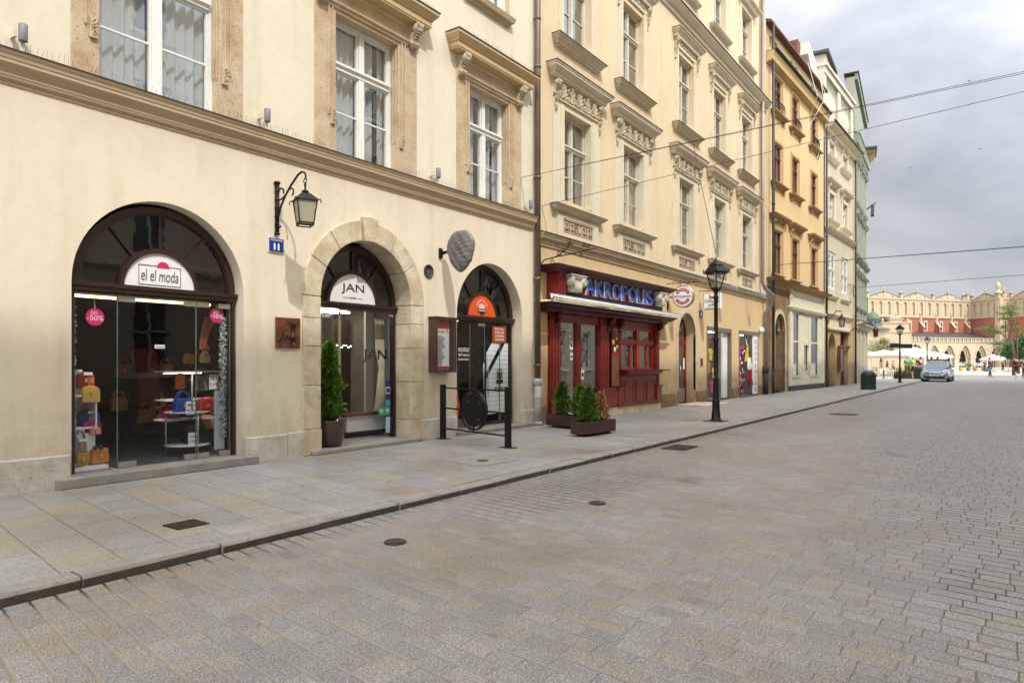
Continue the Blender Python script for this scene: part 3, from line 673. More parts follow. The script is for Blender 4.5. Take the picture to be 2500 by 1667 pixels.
# hotel stone arch
vs = MB(); uc, r1, r0 = 7.27, 1.225, .92
bl = [(0, 34), (34, 60), (60, 82), (98, 128), (128, 152), (152, 180)]
for a0, a1 in bl: vs.ring(uc, 2.30, r0, r1 + (0), -.03, .36, a0+.3, a1-.3, 8)
vs.ring(uc, 2.30, r0-.01, r1+.06, -.07, .2, 83, 97, 4)
for s_ in (-1, 1):
    z = .06
    for h in (.36, .62, .55, .40, .31):
        z2 = min(2.298, z+h); a, b = sorted((uc+s_*r0, uc+s_*(r1+(.03 if z < .1 else 0)))); vs.box(a, b, -.03-(.02 if z < .1 else 0), .36, z+.003, z2-.003); z = z2
bevel(build(vs, 'stone_arch', M['limestone'], B1), .01)

# shopfront lunettes and glazing
def lunette(uc, r, ws, y, ri, name='lunette_window', panel=M['pw'], spk=(50, 90, 130), base=.1, wf=.06):
    f = MB(); f.ring(uc, ws, r-wf, r+.02, y-.03, y+.06, 0, 180, 36); f.ring(uc, ws, r-wf-.02, r-wf, y-.01, y+.04, 0, 180, 36)
    f.ring(uc, ws, ri, ri+.045, y-.035, y+.05, 0, 180, 28); f.ring(uc, ws, ri+.045, ri+.06, y-.015, y+.04, 0, 180, 28)
    for a in spk:
        c_, s_ = math.cos(R(a)), math.sin(R(a)); n = Vector((-s_, 0, c_))*.02
        p0 = Vector((uc+(ri+.05)*c_, 0, ws+(ri+.05)*s_)); p1 = Vector((uc+(r-wf)*c_, 0, ws+(r-wf)*s_))
        f.prism([((p0+n).x, (p0+n).z), ((p1+n).x, (p1+n).z), ((p1-n).x, (p1-n).z), ((p0-n).x, (p0-n).z)], y-.02, y+.045)
    f.box(uc-r-.02, uc+r+.02, y-.05, y+.06, ws-.09, ws+.0); f.box(uc-r-.035, uc+r+.03, y-.085, y+.05, ws-.03, ws+.015); f.box(uc-r-.02, uc+r+.02, y-.065, y, ws-.075, ws-.055)
    fo = build(f, name, M['brown'], B1)
    g = MB(); g.disc(uc, ws, r-wf, y+.01, y+.014, 0, 180, 32); build(g, 'pane', M['shopglass'], fo)
    g = MB(); g.disc(uc, ws+.008, ri, y-.012, y+.02, 0, 180, 32); p = build(g, 'sign_panel', panel, fo)
    g = MB(); g.quad((uc-r, y+.5, ws), (uc+r, y+.5, ws), (uc+r, y+.5, ws+r), (uc-r, y+.5, ws+r)); build(g, 'room_interior', M['dark'], fo)
    return fo
L1 = lunette(4.165, .94, 2.225, .2, .42)
L2 = lunette(7.27, .90, 2.27, .36, .47)
L3 = lunette(10.41, .985, 2.235, .25, .44, panel=M['porange'])
# signs painted on the lunette panels
text(L1, 'lettering', 'el el moda', 4.165, 2.385, .44, .13, .184, M['ink'], .002, shear=.12, bold=-.012)
g = MB()
for a in ((3.915, 3.92, 2.27, 2.50), (4.41, 4.415, 2.27, 2.50)): g.box(a[0], a[1], .182, .188, a[2], a[3])
g.box(3.915, 4.415, .182, .188, 2.27, 2.275); g.box(3.915, 4.13, .182, .188, 2.495, 2.5); g.box(4.28, 4.415, .182, .188, 2.495, 2.5); build(g, 'sign_border', M['ink'], L1)
g = MB(); g.disc(4.2, 2.48, .075, .183, .187, 0, 180, 16); build(g, 'pink_half_disc', M['pink'], L1)
text(L2, 'lettering', 'JAN', 7.27, 2.51, .46, .16, .344, M['ink'], .002); text(L2, 'lettering', 'HOTEL', 7.27, 2.37, .13, .028, .344, M['ink'], .002)
g = MB(); g.box(7.07, 7.185, .343, .347, 2.368, 2.372); g.box(7.355, 7.47, .343, .347, 2.368, 2.372); build(g, 'sign_rule', M['ink'], L2)
arctext(L3, 'lettering', 'BOCATILLO', 10.41, 2.39, .17, .04, .234, M['pw'], 90, 120)
g = MB(); 
for k in range(5): g.box(10.33+k*.035, 10.345+k*.035, .233, .238, 2.42, 2.5-.01*abs(k-2))
g.box(10.31, 10.51, .233, .238, 2.405, 2.42); build(g, 'sign_crown', M['pw'], L3)
g = MB(); g.prism([(10.27, 2.33), (10.55, 2.33), (10.53, 2.40), (10.29, 2.40)], .232, .238); g.prism([(10.34, 2.30), (10.41, 2.27), (10.48, 2.30), (10.48, 2.335), (10.34, 2.335)], .2325, .238); build(g, 'sign_banner', M['ink'], L3)
text(L3, 'lettering', 'LA BOCATILLO', 10.41, 2.365, .24, .035, .230, M['pw'], .002)

M['ge'] = mat('green glass edge', '5d6f66', .2, bump=0); M['tile'] = mat('white tile', 'e6e8ea', .3)
# ---- clothing shop: glass front and room ----
def room(u0, u1, y0, y1, w0, w1, m=None, fl=None):
    b = MB(); b.quad((u0,y1,w0),(u1,y1,w0),(u1,y1,w1),(u0,y1,w1)); b.quad((u0,y0,w0),(u0,y1,w0),(u0,y1,w1),(u0,y0,w1)); b.quad((u1,y0,w0),(u1,y1,w0),(u1,y1,w1),(u1,y0,w1)); b.quad((u0,y0,w1),(u1,y0,w1),(u1,y1,w1),(u0,y1,w1))
    o = build(b, 'room_interior', m or M['dark'], B1)
    b = MB(); b.quad((u0,y0,w0),(u1,y0,w0),(u1,y1,w0),(u0,y1,w0)); build(b, 'shop_floor', fl or M['dark'], B1)
def posts(us, y, w0, w1, wd=.055):
    f = MB()
    for u in us: f.box(u, u+wd, y-.03, y+.06, w0, w1); f.box(u+.012, u+wd-.012, y-.045, y-.03, w0, w1)
    build(f, 'door_frame', M['brown'], B1)
posts((3.185, 5.07), .2, .165, 2.14)
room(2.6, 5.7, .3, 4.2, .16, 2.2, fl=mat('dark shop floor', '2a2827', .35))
def pane(name, u0, u1, w0, w1, y, fit=(), y1=None):
    g = MB(); g.quad((u0,y,w0),(u1,y if y1 is None else y1,w0),(u1,y if y1 is None else y1,w1),(u0,y,w1)); p = build(g, name, M['shopglass'], B1)
    e_ = MB(); yy = y if y1 is None else y1
    e_.box(u1-.006, u1+.004, yy-.012, yy+.004, w0, w1); build(e_, 'glass_edge', mat('green glass edge', '5d6f66', .2, bump=0) if 'ge' not in M else M['ge'], p)
    if fit:
        h = MB()
        for a, b, c_, d in fit: h.box(a, b, y-.018, y+.018, c_, d)
        build(h, 'clamp_fitting', M['steel'], p)
    return p
pane('fixed_pane', 3.24, 3.685, .17, 2.12, .2)
pane('glass_door', 3.69, 4.612, .17, 2.11, .2, ((3.69, 3.89, .17, .235), (3.69, 3.88, 2.05, 2.11), (4.46, 4.61, .17, .235), (4.46, 4.61, 2.05, 2.11)))
pane('glass_door', 4.62, 5.07, .17, 2.11, .2, ((4.62, 4.78, .17, .235), (4.62, 4.78, 2.05, 2.11), (4.92, 5.07, .17, .235), (4.92, 5.07, 2.05, 2.11)))
h = MB()
for yy in (.12,): h.tube([(4.52, yy, .78), (4.52, yy, 1.22)], .012, 8); h.tube([(4.52, yy, .85), (4.52, .2, .85)], .007, 6); h.tube([(4.52, yy, 1.15), (4.52, .2, 1.15)], .007, 6)
build(h, 'door_handle', M['steel'], B1)
# counter lights inside
h = MB(); h.box(3.3, 3.95, 3.2, 3.24, 1.18, 1.20); h.box(4.1, 4.32, 3.2, 3.24, 1.18, 1.2); h.box(4.95, 5.5, 1.6, 1.63, 1.20, 1.22); build(h, 'light_strip', M['led'], B1)

# ---- hotel entrance ----
posts((6.34, 8.12), .36, .12, 2.19, .06)
room(6.2, 8.6, .45, 3.6, .121, 2.3, mat('hotel lobby wall', '8f8a80', .8), mat('lobby marble floor', 'b5aea2', .3, var=.2))
ux = lambda px, y: F0.P(px, 900, y)[0]
zt_ = F0.P(840, 852, 1.9)[1]; mah = mat('mahogany', '3a1712', .5)
g = MB(); g.box(ux(775, 1.9), ux(815, 1.9), 1.9, 1.95, .12, zt_); g.box(ux(816, 1.9), ux(893, 1.9), 1.92, 1.95, .12, zt_+.02); g.box(ux(860, 1.9), ux(866, 1.9), 1.86, 1.92, .12, zt_); build(g, 'inner_door', mah, B1)
g = MB(); g.box(ux(816, 1.8), ux(852, 1.8), 1.8, 1.84, F0.P(840, 838, 1.8)[1], F0.P(840, 780, 1.8)[1]); build(g, 'framed_picture', mat('old painting', '4a3a22', .6, var=.5, sc=20), B1)
g = MB()
for k in range(9): g.lathe([(.012, 0), (.012, .012)], (ux(812+k*5.5, 1.5), 1.5, F0.P(840, 846+3*math.sin(k*2), 1.5)[1]), 6)
build(g, 'chandelier', M['tube'], B1)
g = MB(); g.box(7.18, 7.2, 1.0, 1.2, .12, 2.15); g.quad((7.05, .37, .13), (7.05, .37, 2.15), (7.0, .37, 2.15), (7.0, .37, .13)); build(g, 'door_edge', M['steel'], B1)
pane('glass_door', 7.17, 8.1, .14, 2.14, .95, ((7.18, 7.3, .14, .19), (7.9, 8.1, .14, .19), (7.18, 7.36, 2.08, 2.14)), y1=.40)
pane('glass_door', 6.42, 6.95, .14, 2.14, .44, ((6.86, 6.95, .14, .19),))
ua_, ub_ = F0.P(886, 855, .6)[0], F0.P(944, 855, .6)[0]; text(B1, 'door_lettering', 'JAN', (ua_+ub_)/2, 1.47, ub_-ua_, .22, .60, M['ink'], .003)
h = MB(); h.tube([(7.30, .78, .9), (7.30, .78, 1.35)], .012, 8); h.tube([(7.22, .94, .9), (7.22, .94, 1.35)], .012, 8); build(h, 'door_handle', M['steel'], B1)
g = MB(); g.box(7.5, 8.45, .75, 1.0, .22, .48); build(g, 'display_bench', M['pw'], B1); g = MB(); g.box(7.42, 8.47, .7, 1.05, .481, .51); build(g, 'bench_top', mat('wood top', '6a3322', .4), B1)
g = MB(); g.box(7.5, 8.45, .78, 1.0, .125, .219); build(g, 'bench_base', M['dark'], B1)
g = MB()
for k in range(12):
    u = 8.0+k*.022; g.tube([(u, .62+.01*math.sin(k*2.4), 2.1), (u+.01, .62, 1.6), (8.09+(u-8.0)*.45, .62, 1.25), (u, .63, .55)], .014, 5)
build(g, 'tied_curtain', M['cream_cur'], B1)
g = MB(); g.box(6.5, 7.15, .55, .6, 2.13, 2.16); g.box(6.6, 8.3, 1.6, 1.65, 2.24, 2.27); build(g, 'ceiling_lamp', M['tube'], B1)
g = MB(); g.box(3.2, 5.4, 1.2, 1.24, 2.16, 2.19); build(g, 'ceiling_lamp', M['led'], B1)  # unseen ceiling strip added to brighten the shop display
g = MB(); g.box(9.7, 11.2, 1.5, 1.55, 2.24, 2.27); build(g, 'ceiling_lamp', M['led'], B1)
g = MB(); g.box(ux(893, 1.3), 8.6, 1.3, 1.35, .13, 2.3); build(g, 'lobby_white_wall', M['pw'], B1)
# stickers down the right glass
g = MB(); zs = [(.98, .90, 'blue'), (.84, .72, 'pw'), (.70, .63, 'blue'), (.58, .48, 'blue2'), (.28, .10, 'bluew')]
M['blue2'] = mat('sticker light blue', '3a9ccf', .5, bump=0); M['bluew'] = mat('sticker pale blue', 'a9c6dc', .5, bump=0); M['teal'] = mat('sticker teal', '2f9c7c', .5, bump=0)
for z1, z0, c_ in [(1.06, .96, 'blue'), (.955, .845, 'pw'), (.84, .75, 'blue'), (.745, .64, 'blue2'), (.46, .20, 'bluew')]:
    g = MB(); g.box(7.98, 8.08, .352, .356, z0, z1); build(g, 'door_sticker', M[c_], B1)
g = MB(); g.box(7.99, 8.07, .348, .351, .86, .94); build(g, 'door_sticker', M['blue'], B1)
g = MB(); g.box(7.82, 7.945, .352, .356, .49, .63); g.box(7.95, 8.08, .352, .356, .49, .63); build(g, 'door_sticker', M['teal'], B1)
g = MB()
for u in (7.882, 8.015): g.ring(u, .565, .03, .036, .348, .352, 0, 360, 20); g.disc(u, .57, .012, .348, .352)
build(g, 'sticker_rings', M['pw'], B1)

# ---- restaurant entrance ----
posts((9.46, 11.31), .25, .13, 2.15, .06)
room(9.3, 11.6, .32, 3.0, .131, 2.3, mat('brick tile wall dark', '4e4338', .7, var=.4, sc=14), mat('tile floor', '6e675c', .5))
pane('fixed_pane', 9.5, 10.05, .15, 2.13, .25); pane('glass_door', 10.06, 10.5, .15, 2.13, .25, ((10.3, 10.5, 2.06, 2.12),)); pane('glass_door', 10.51, 11.0, .15, 2.13, .25); pane('fixed_pane', 11.01, 11.32, .15, 2.13, .25)
h = MB(); h.tube([(10.42, .2, .85), (10.42, .2, 1.35)], .012, 8); h.tube([(10.56, .2, .7), (10.56, .2, 1.5)], .01, 8); build(h, 'door_handle', M['steel'], B1)
g = MB(); w0 = .35
g.prism([(10.58, .35), (11.3, .35), (11.3, 1.75), (11.20, 1.75), (10.58, 1.03)], .256, .262); build(g, 'white_tile_panel', M['tile'] if 'tile' in M else mat('white tile', 'e6e8ea', .3), B1)
g = MB(); g.prism([(10.58, 1.18), (11.06, 1.75), (10.76, 1.75), (10.58, 1.55)], .256, .262); build(g, 'white_tile_panel', mat('white tile', 'e6e8ea', .3), B1)  # diagonal gap between the two panels stands in for a reflection band
g = MB()
for k in range(14): g.box(10.58, 11.3, .2535, .2555, .42+k*.09, .425+k*.09)
build(g, 'tile_joints', M['darkgrey'], B1)
text(B1, 'door_lettering', 'RESTAURANT', 10.99, .845, .33, .06, .235, M['ink'], .002)
g = MB(); g.prism([(10.88, .95), (11.1, .95), (11.09, 1.02), (10.89, 1.02)], .236, .239)
for k in range(5): g.box(10.91+k*.037, 10.93+k*.037, .236, .239, 1.04, 1.17)
g.ring(10.99, 1.14, .085, .1, .236, .239, 10, 170, 14); g.prism([(10.95, .95), (10.99, .91), (11.03, .95)], .2365, .239); build(g, 'door_emblem', M['ink'], B1)
g = MB(); g.box(10.75, 11.2, .236, .242, 1.76, 2.08); build(g, 'door_poster', mat('poster brick red', 'a5432a', .6), B1)
for k, s_ in enumerate(['TERRAZA', 'LUNCH BAR', 'CATERING BLISKO', 'GODZINE ALLEGRO'] if 0 else ['BOCATILLO', 'MUSIC BAR', 'CATERING', 'OUTDOOR']): text(B1, 'door_lettering', s_, 10.98, 2.03-k*.07, .3, .045, .234, M['pw'], .001)
for s_, z, h_ in (('BOCATILLO', 1.60, .07), ('&Tapas', 1.50, .06), ('BAR RESTAURANT', 1.42, .035)): text(B1, 'door_lettering', s_, 9.86, z, .30, h_, .235, M['pw'], .001)
# bottle racks behind the left glass
g = MB(); w_ = MB()
for i in range(11):
    for j in range(7):
        (w_ if (i+j*2) % 5 == 0 or (i < 5 and j > 2 and (i+j) % 3 == 0) else g).box(9.7+j*.11, 9.8+j*.11, .8+.02*j, .84+.02*j, .55+i*.1+.015*j, .61+i*.1+.015*j)
build(g, 'wine_rack', M['darkgrey'], B1); build(w_, 'bottle_labels', M['pw'], B1)

# downpipe 1
t = thing('drainpipe', 'brown metal downpipe with chipped pale lower section between the hotel and the restaurant house', 'drainpipe', F0, 11.86, -.1, .06)
g = MB(); g.tube([(11.86, -.1, 1.0), (11.86, -.1, 13.4)], .062, 12); build(g, 'pipe', M['pipe'], t)
g = MB()
for z in (1.3, 3.1, 5.2, 7.5, 8.5): g.lathe([(.07, -.03), (.07, .03)], (11.86, -.1, z), 12); g.box(11.85, 11.87, -.1, 0, z-.02, z+.02)
build(g, 'collar', M['pipe'], t)
g = MB(); g.tube([(11.86, -.1, .07), (11.86, -.1, 1.0)], .078, 12); g.lathe([(.09, 0), (.1, .02), (.1, .10), (.085, .13)], (11.86, -.1, .9), 12); g.lathe([(.088, 0), (.088, .03)], (11.86, -.1, .62), 12); g.lathe([(.09, 0), (.1, .04), (.085, .07)], (11.86, -.1, .07), 12); g.box(11.9, 11.98, -.17, -.06, .82, .95)
build(g, 'lower_pipe', M['pipew'], t)
# ---------------- things on and in front of house 1 ----------------
# wall lantern on bracket
lf = Fr(5.62, 7.91, -90)     # u runs from the wall into the street? (u = -Y), y = +X
t = thing('wall_lantern', 'black wrought iron lantern on a scrolled wall bracket above the blue number plate', 'lantern', lf, 0, 0, 3.1)
g = MB(); g.tube([(.03, 0, 3.07), (.03, 0, 3.76)], [.028, .03], 8); g.lathe([(.04, 0), (.045, .02), (.03, .035)], (.03, 0, 3.75), 10); g.lathe([(.04, 0), (.035, .03)], (.03, 0, 3.07), 10)
for k in range(5): g.lathe([(.034, 0), (.034, .02)], (.03, 0, 3.2+.11*k), 8)
def arc(c, r, a0, a1, n=10): return [(c[0]+r*math.cos(R(a0+(a1-a0)*i/n)), 0, c[1]+r*math.sin(R(a0+(a1-a0)*i/n))) for i in range(n+1)]
g.tube([(.05, 0, 3.28), (.10, 0, 3.42), (.2, 0, 3.56), (.33, 0, 3.69), (.47, 0, 3.80), (.55, 0, 3.83), (.61, 0, 3.81), (.635, 0, 3.76), (.62, 0, 3.72)], [.014]*6+[.012]*3, 8)
g.tube([(.05, 0, 3.52), (.14, 0, 3.54), (.25, 0, 3.60)], .011, 6)
g.tube(arc((.115, 3.62), .06, 200, -20), .012, 6); g.tube(arc((.33, 3.60), .05, 130, -70), .011, 6); g.tube(arc((.07, 3.21), .05, 200, 330), .011, 6)
g.tube(arc((-.1, 3.58), .06, 0, 350, 14), .007, 6)
build(g, 'bracket', M['iron'], t)
g = MB(); g.tube(arc((.62, 3.70), .03, 0, 360, 12), .007, 5); g.tube([(.62, 0, 3.68), (.62, 0, 3.55)], .012, 8); g.tube(arc((.62, 3.65), .02, 0, 360, 10), .005, 5); build(g, 'hook', M['iron'], t)
g = MB(); Lz = 3.11
def frustum(mb, c, r0, z0, r1, z1, n, ph=0):
    vs = [(c[0]+r*math.cos(R(ph)+2*math.pi*k/n), c[1]+r*math.sin(R(ph)+2*math.pi*k/n), z) for r, z in ((r0, z0), (r1, z1)) for k in range(n)]
    mb.add(vs, [(k, (k+1) % n, n+(k+1) % n, n+k) for k in range(n)] + [tuple(range(n))[::-1], tuple(range(n, 2*n))])
frustum(g, (.62, 0), .195, 3.455, .09, 3.53, 4, 20); frustum(g, (.62, 0), .09, 3.53, .03, 3.555, 4, 20); frustum(g, (.62, 0), .20, 3.44, .195, 3.455, 4, 20); g.lathe([(.05, 0), (.04, .02), (.02, .03)], (.62, 0, 3.555), 10)
build(g, 'lantern_roof', M['iron'], t)
g = MB()
for k in range(4):
    a = R(20+90*k); a2 = a+math.pi/2; p0 = (.62+.12*math.cos(a), .12*math.sin(a)); p1 = (.62+.178*math.cos(a), .178*math.sin(a))
    g.tube([(*p0, 3.12), (*p1, 3.45)], .011, 4)
    for r, z in ((.12, 3.125), (.125, 3.155), (.178, 3.44)): g.tube([(.62+r*math.cos(a), r*math.sin(a), z), (.62+r*math.cos(a2), r*math.sin(a2), z)], .009, 4)
    g.tube([(.62+.19*math.cos(a)+q*math.cos(a), .19*math.sin(a)+q*math.sin(a), 3.45-h_) for q, h_ in ((0, 0), (.03, .0), (.045, .02), (.03, .05))], .008, 4)
build(g, 'lantern_frame', M['iron'], t)
g = MB(); frustum(g, (.62, 0), .112, 3.16, .168, 3.435, 4, 20); build(g, 'lantern_glass', M['lampglass'], t)
# number plate 11
t = thing('house_number_plate', 'blue enamel house number plate 11 below the wall lantern', 'number plate', F0, 5.61, 0, 2.94)
g = MB(); g.box(5.495, 5.735, -.02, -.012, 2.835, 3.03); build(g, 'plate_edge', M['pw'], t)
g = MB(); g.box(5.503, 5.727, -.0245, -.0205, 2.843, 3.022); build(g, 'plate', M['blue'], t)
g = MB(); g.box(5.508, 5.722, -.0255, -.0247, 2.98, 2.984); text(t, 'lettering', 'UL.GRODZKA', 5.615, 2.998, .18, .024, -.026, M['pw'], .001)
text(t, 'numerals', '11', 5.615, 2.91, .085, .09, -.026, M['pw'], .002, bold=.045)
# copper plaque
t = thing('copper_plaque', 'brown copper hotel plaque with keyhole tower relief beside the stone arch', 'plaque', F0, 5.8, 0, 1.75)
g = MB(); g.box(5.605, 5.995, -.03, -.005, 1.555, 1.97); bevel(build(g, 'plate', M['copper'], t), .004)
g = MB(); q = .0
g.lathe([(.055, 0), (.06, .02), (.03, .05), (.03, .16), (.05, .17)], (5.87, -.032, 1.69), 8); g.box(5.82, 5.94, -.045, -.03, 1.88, 1.895); g.box(5.84, 5.90, -.04, -.03, 1.58, 1.69)
build(g, 'relief', mat('dark copper relief', '4a3228', .5, metal=.5), t)
text(t, 'lettering', 'HOTEL', 5.86, 1.925, .18, .03, -.034, mat('worn gilt', '8a6a4a', .4, metal=.5), .002); text(t, 'lettering', 'Jan', 5.76, 1.70, .26, .13, -.034, M['iron'], .002, shear=.3)
g = MB(); g.prism([(5.875+.02*(1 if k % 2 else .45)*math.cos(R(36*k+18)), 1.615+.02*(1 if k % 2 else .45)*math.sin(R(36*k+18))) for k in range(10)], -.046, -.041); build(g, 'star', M['led'] if 0 else mat('gilt star', 'd8a850', .4, metal=.5), t)
# oval plaque
t = thing('oval_plaque', 'small dark round plaque with old number between the hotel arch and the covered sign', 'plaque', F0, 8.63, 0, 2.91)
g = MB(); g.lathe([(.115, 0), (.115, -.02), (.1, -.026), (.1, -.02)], (8.63, 0, 2.91), 28, 'y'); build(g, 'disc', M['darkgrey'], t); text(t, 'lettering', '№221', 8.63, 2.91, .14, .07, -.024, mat('brass', '9a8a58', .4, metal=.6), .004)
# menu box
t = thing('menu_box', 'brown wooden menu display case with lit menu sheet on the wall beside the restaurant door', 'menu case', F0, 8.9, 0, 1.2)
g = MB(); g.box(8.63, 9.16, -.205, 0, 1.19, 1.21); g.box(8.63, 9.16, -.205, 0, 2.09, 2.13); g.box(8.63, 8.65, -.2, 0, 1.21, 2.09); g.box(9.12, 9.14, -.2, 0, 1.21, 2.09); g.box(8.65, 9.12, -.02, 0, 1.21, 2.09)
g.box(8.61, 9.17, -.215, 0, 2.13, 2.14); bevel(build(g, 'case', mat('weathered brown wood', '4f3931', .6, var=.25, sc=10), t), .004)
g = MB(); g.box(8.66, 9.02, -.13, -.125, 1.24, 2.07); build(g, 'menu_sheet', M['pw'], t)
g = MB(); g.box(8.66, 9.02, -.134, -.131, 1.94, 2.07); g.box(8.66, 9.02, -.134, -.131, 1.245, 1.30); build(g, 'menu_heading', M['pred'], t)
g = MB(); rm = random.Random(4)
for k in range(26):
    z = 1.32+k*.0195; g.box(8.675, 8.675+rm.uniform(.14, .25), -.1335, -.131, z, z+.007)
    if k % 2: g.box(8.985, 9.005, -.1335, -.131, z, z+.007)
build(g, 'menu_lines', M['ink'], t)
g = MB()
for k in range(26): a_ = rm.uniform(8.67, 9.0); b_ = rm.uniform(1.87, 1.93); g.lathe([(.014, -.004), (.008, -.008)], (a_, -.13, b_), 6, 'y')
build(g, 'menu_picture', mat('food picture', 'c99432', .5, var=.5, sc=60), t)
g = MB(); g.quad((8.65, -.195, 1.21), (9.12, -.195, 1.21), (9.12, -.195, 2.09), (8.65, -.195, 2.09)); build(g, 'glass_front', glass('case glass', .06), t)
g = MB(); g.tube([(8.72, -.1, 1.19), (8.75, -.1, 1.165), (8.83, -.1, 1.175), (8.9, -.1, 1.16), (8.98, -.1, 1.19)], .006, 5); build(g, 'cable', M['iron'], t)
# sign wrapped in grey cloth
t = thing('covered_sign', 'round hanging sign wrapped in grey tarpaulin above the restaurant arch', 'covered sign', Fr(8.93, 7.91, -90), 0, 0, 3.25)
g = MB(); g.box(0, .03, -.04, .04, 3.17, 3.34); g.tube([(.02, 0, 3.27), (.2, 0, 3.27)], .02, 8); g.tube([(.02, 0, 3.22), (.2, 0, 3.27)], .014, 6); build(g, 'bracket', M['iron'], t)
g = MB(); n = 72; mR = 18; vs = []; fs = []
for side in (1, -1):
    b0 = len(vs)
    for i in range(mR+1):
        q = i/mR
        for k in range(n):
            a = 2*math.pi*k/n
            rr = .31*q*(1+.04*math.sin(3*a)+.02*math.sin(7*a))
            u, z = .47+rr*math.cos(a)*.95, 3.29+rr*math.sin(a)*1.06-.05*q*max(0, -math.sin(a))**3
            dw = math.hypot(u-.16, z-3.27); an = math.atan2(z-3.27, u-.16)
            fold = .006*math.sin(an*41+3.5*math.sin(dw*9+an*3))*min(1, dw*4) + .004*math.sin(an*83+6*math.sin(dw*11)) + .006*math.sin(u*37+z*29)
            y = side*(.075*math.sqrt(max(0, 1-q**4)) + fold*(1-.3*q))
            vs.append((u, y, z))
    for i in range(mR):
        for k in range(n): fs.append((b0+i*n+k, b0+i*n+(k+1) % n, b0+(i+1)*n+(k+1) % n, b0+(i+1)*n+k))
m_ = (mR+1)*n
for k in range(n): fs.append((mR*n+k, mR*n+(k+1) % n, m_+mR*n+(k+1) % n, m_+mR*n+k))
g.add(vs, fs, True); g.tube([(.17, 0, 3.30), (.15, .03, 3.27), (.17, 0, 3.24), (.19, -.03, 3.27), (.17, 0, 3.30)], .012, 5)
build(g, 'tarpaulin', mat('grey tarpaulin', '6f6a68', .5, var=.15, sc=5), t)
# small cylinder uplights above the cornice
for i, (u, lab) in enumerate(((2.66, 'grey cylinder lamp on the cornice at the far left of the photo'), (5.40, 'grey cylinder lamp on the cornice above the wall lantern'), (8.74, 'grey cylinder lamp on the cornice between the two right hand stone windows'), (11.56, 'grey cylinder lamp on the cornice beside the downpipe'))):
    t = thing('facade_lamp', lab, 'wall lamp', F0, u, -.1, 4.4, 'cylinder lamps along the cornice')
    g = MB(); g.lathe([(.038, 0), (.04, .005), (.04, .165), (.036, .17)], (u, -.13, 4.50), 14); build(g, 'lamp_tube', M['alu'], t)
    g = MB(); g.box(u-.065, u-.038, -.10, -.0, 4.54, 4.61); g.box(u-.015, u+.015, -.12, -.09, 4.4, 4.5); build(g, 'mount', M['offwhite'], t)

# potted thuja
def foliage(c, h, prof, n, seed, col, size=.05, lean=0, axis_jit=.02):
    """leaf sprays spread through a crown; prof(t)->radius"""
    rr = random.Random(seed); g = MB(); lumps = [(rr.uniform(0, 6.28), rr.uniform(0, 1), rr.uniform(.12, .3)) for _ in range(26)]
    for _ in range(n):
        t = rr.random()**.9; a = rr.uniform(0, 6.283); R0 = prof(t)
        bump = .80 + (.32 if rr.random() < .07 else 0)
        for la, lt, ls in lumps:
            d = math.hypot(math.atan2(math.sin(a-la), math.cos(a-la))*.5, (t-lt)*2.0)
            if d < ls: bump += .38*(1-d/ls)
        q = R0*bump*(rr.random()**.35); z = c[2]+t*h
        p = Vector((c[0]+q*math.cos(a), c[1]+q*math.sin(a), z+rr.uniform(-.01, .01)))
        out = Vector((math.cos(a), math.sin(a), rr.uniform(.3, 1.5))).normalized(); side = out.cross(Vector((rr.uniform(-1,1), rr.uniform(-1,1), rr.uniform(-1,1)))).normalized()
        s_ = size*rr.uniform(.5, 1.6); nrm = out.cross(side)
        tip = p+out*s_; mid = p+out*s_*.5
        g.cm = 0 if rr.random() < .55 else (1 if rr.random() < .6 else 2)
        g.add([p, mid+side*s_*.28+nrm*s_*.06, tip, mid-side*s_*.28+nrm*s_*.06], [(0, 1, 2, 3)])
        if rr.random() < .5: g.add([mid, mid+side*s_*.5+out*s_*.15, mid+side*s_*.6+out*s_*.4, mid+out*s_*.3], [(0, 1, 2, 3)])
    return g
def leafmat(name, col):
    g = NG(name); c = hx(col)
    g.l(g.ramp(g.noise(30, 3), (.3, tuple(x*.7 for x in c[:3]) + (1,)), (.7, tuple(x*1.25 for x in c[:3]) + (1,))), g.b.inputs['Base Color'])
    g.b.inputs['Roughness'].default_value = .55; g.b.inputs['Specular IOR Level'].default_value = .3
    g.b.inputs['Subsurface Weight'].default_value = 0; return g.mat
LG = [leafmat('thuja mid green', '527326'), leafmat('thuja dark green', '36521f'), leafmat('thuja light green', '7c9c34')]
LB = [leafmat('dry leaf tan', 'b0854f'), leafmat('dry leaf brown', '85552f'), leafmat('dry leaf pale', 'cda873')]
px_, py_ = 6.665, .17
t = thing('potted_thuja', 'tall conical thuja in a glazed dark brown pot at the hotel door', 'potted tree', F0, px_, py_, .122)
g = MB(); g.lathe([(.15, 0), (.185, .03), (.215, .15), (.225, .3), (.222, .36), (.228, .38), (.205, .385), (.19, .35), (.02, .345)], (px_, py_, .124), 32); build(g, 'pot', mat('glazed brown pot', '43302b', .2, var=.2, coat=.5), t)
g = MB(); g.lathe([(.2, 0), (.2, .01)], (px_, py_, .463), 20); build(g, 'soil', mat('soil', '2d231b', .9), t)
build(MB().tube([(px_, py_, .46), (px_, py_, 1.45)], [.02, .006], 6), 'trunk', M['iron'], t)
build(foliage((px_, py_, .5), 1.14, lambda q: .205*min(1, (q+.06)/.16)*(1-q)**.62 + .018, 5200, 3, None, .045), 'foliage', LG, t)

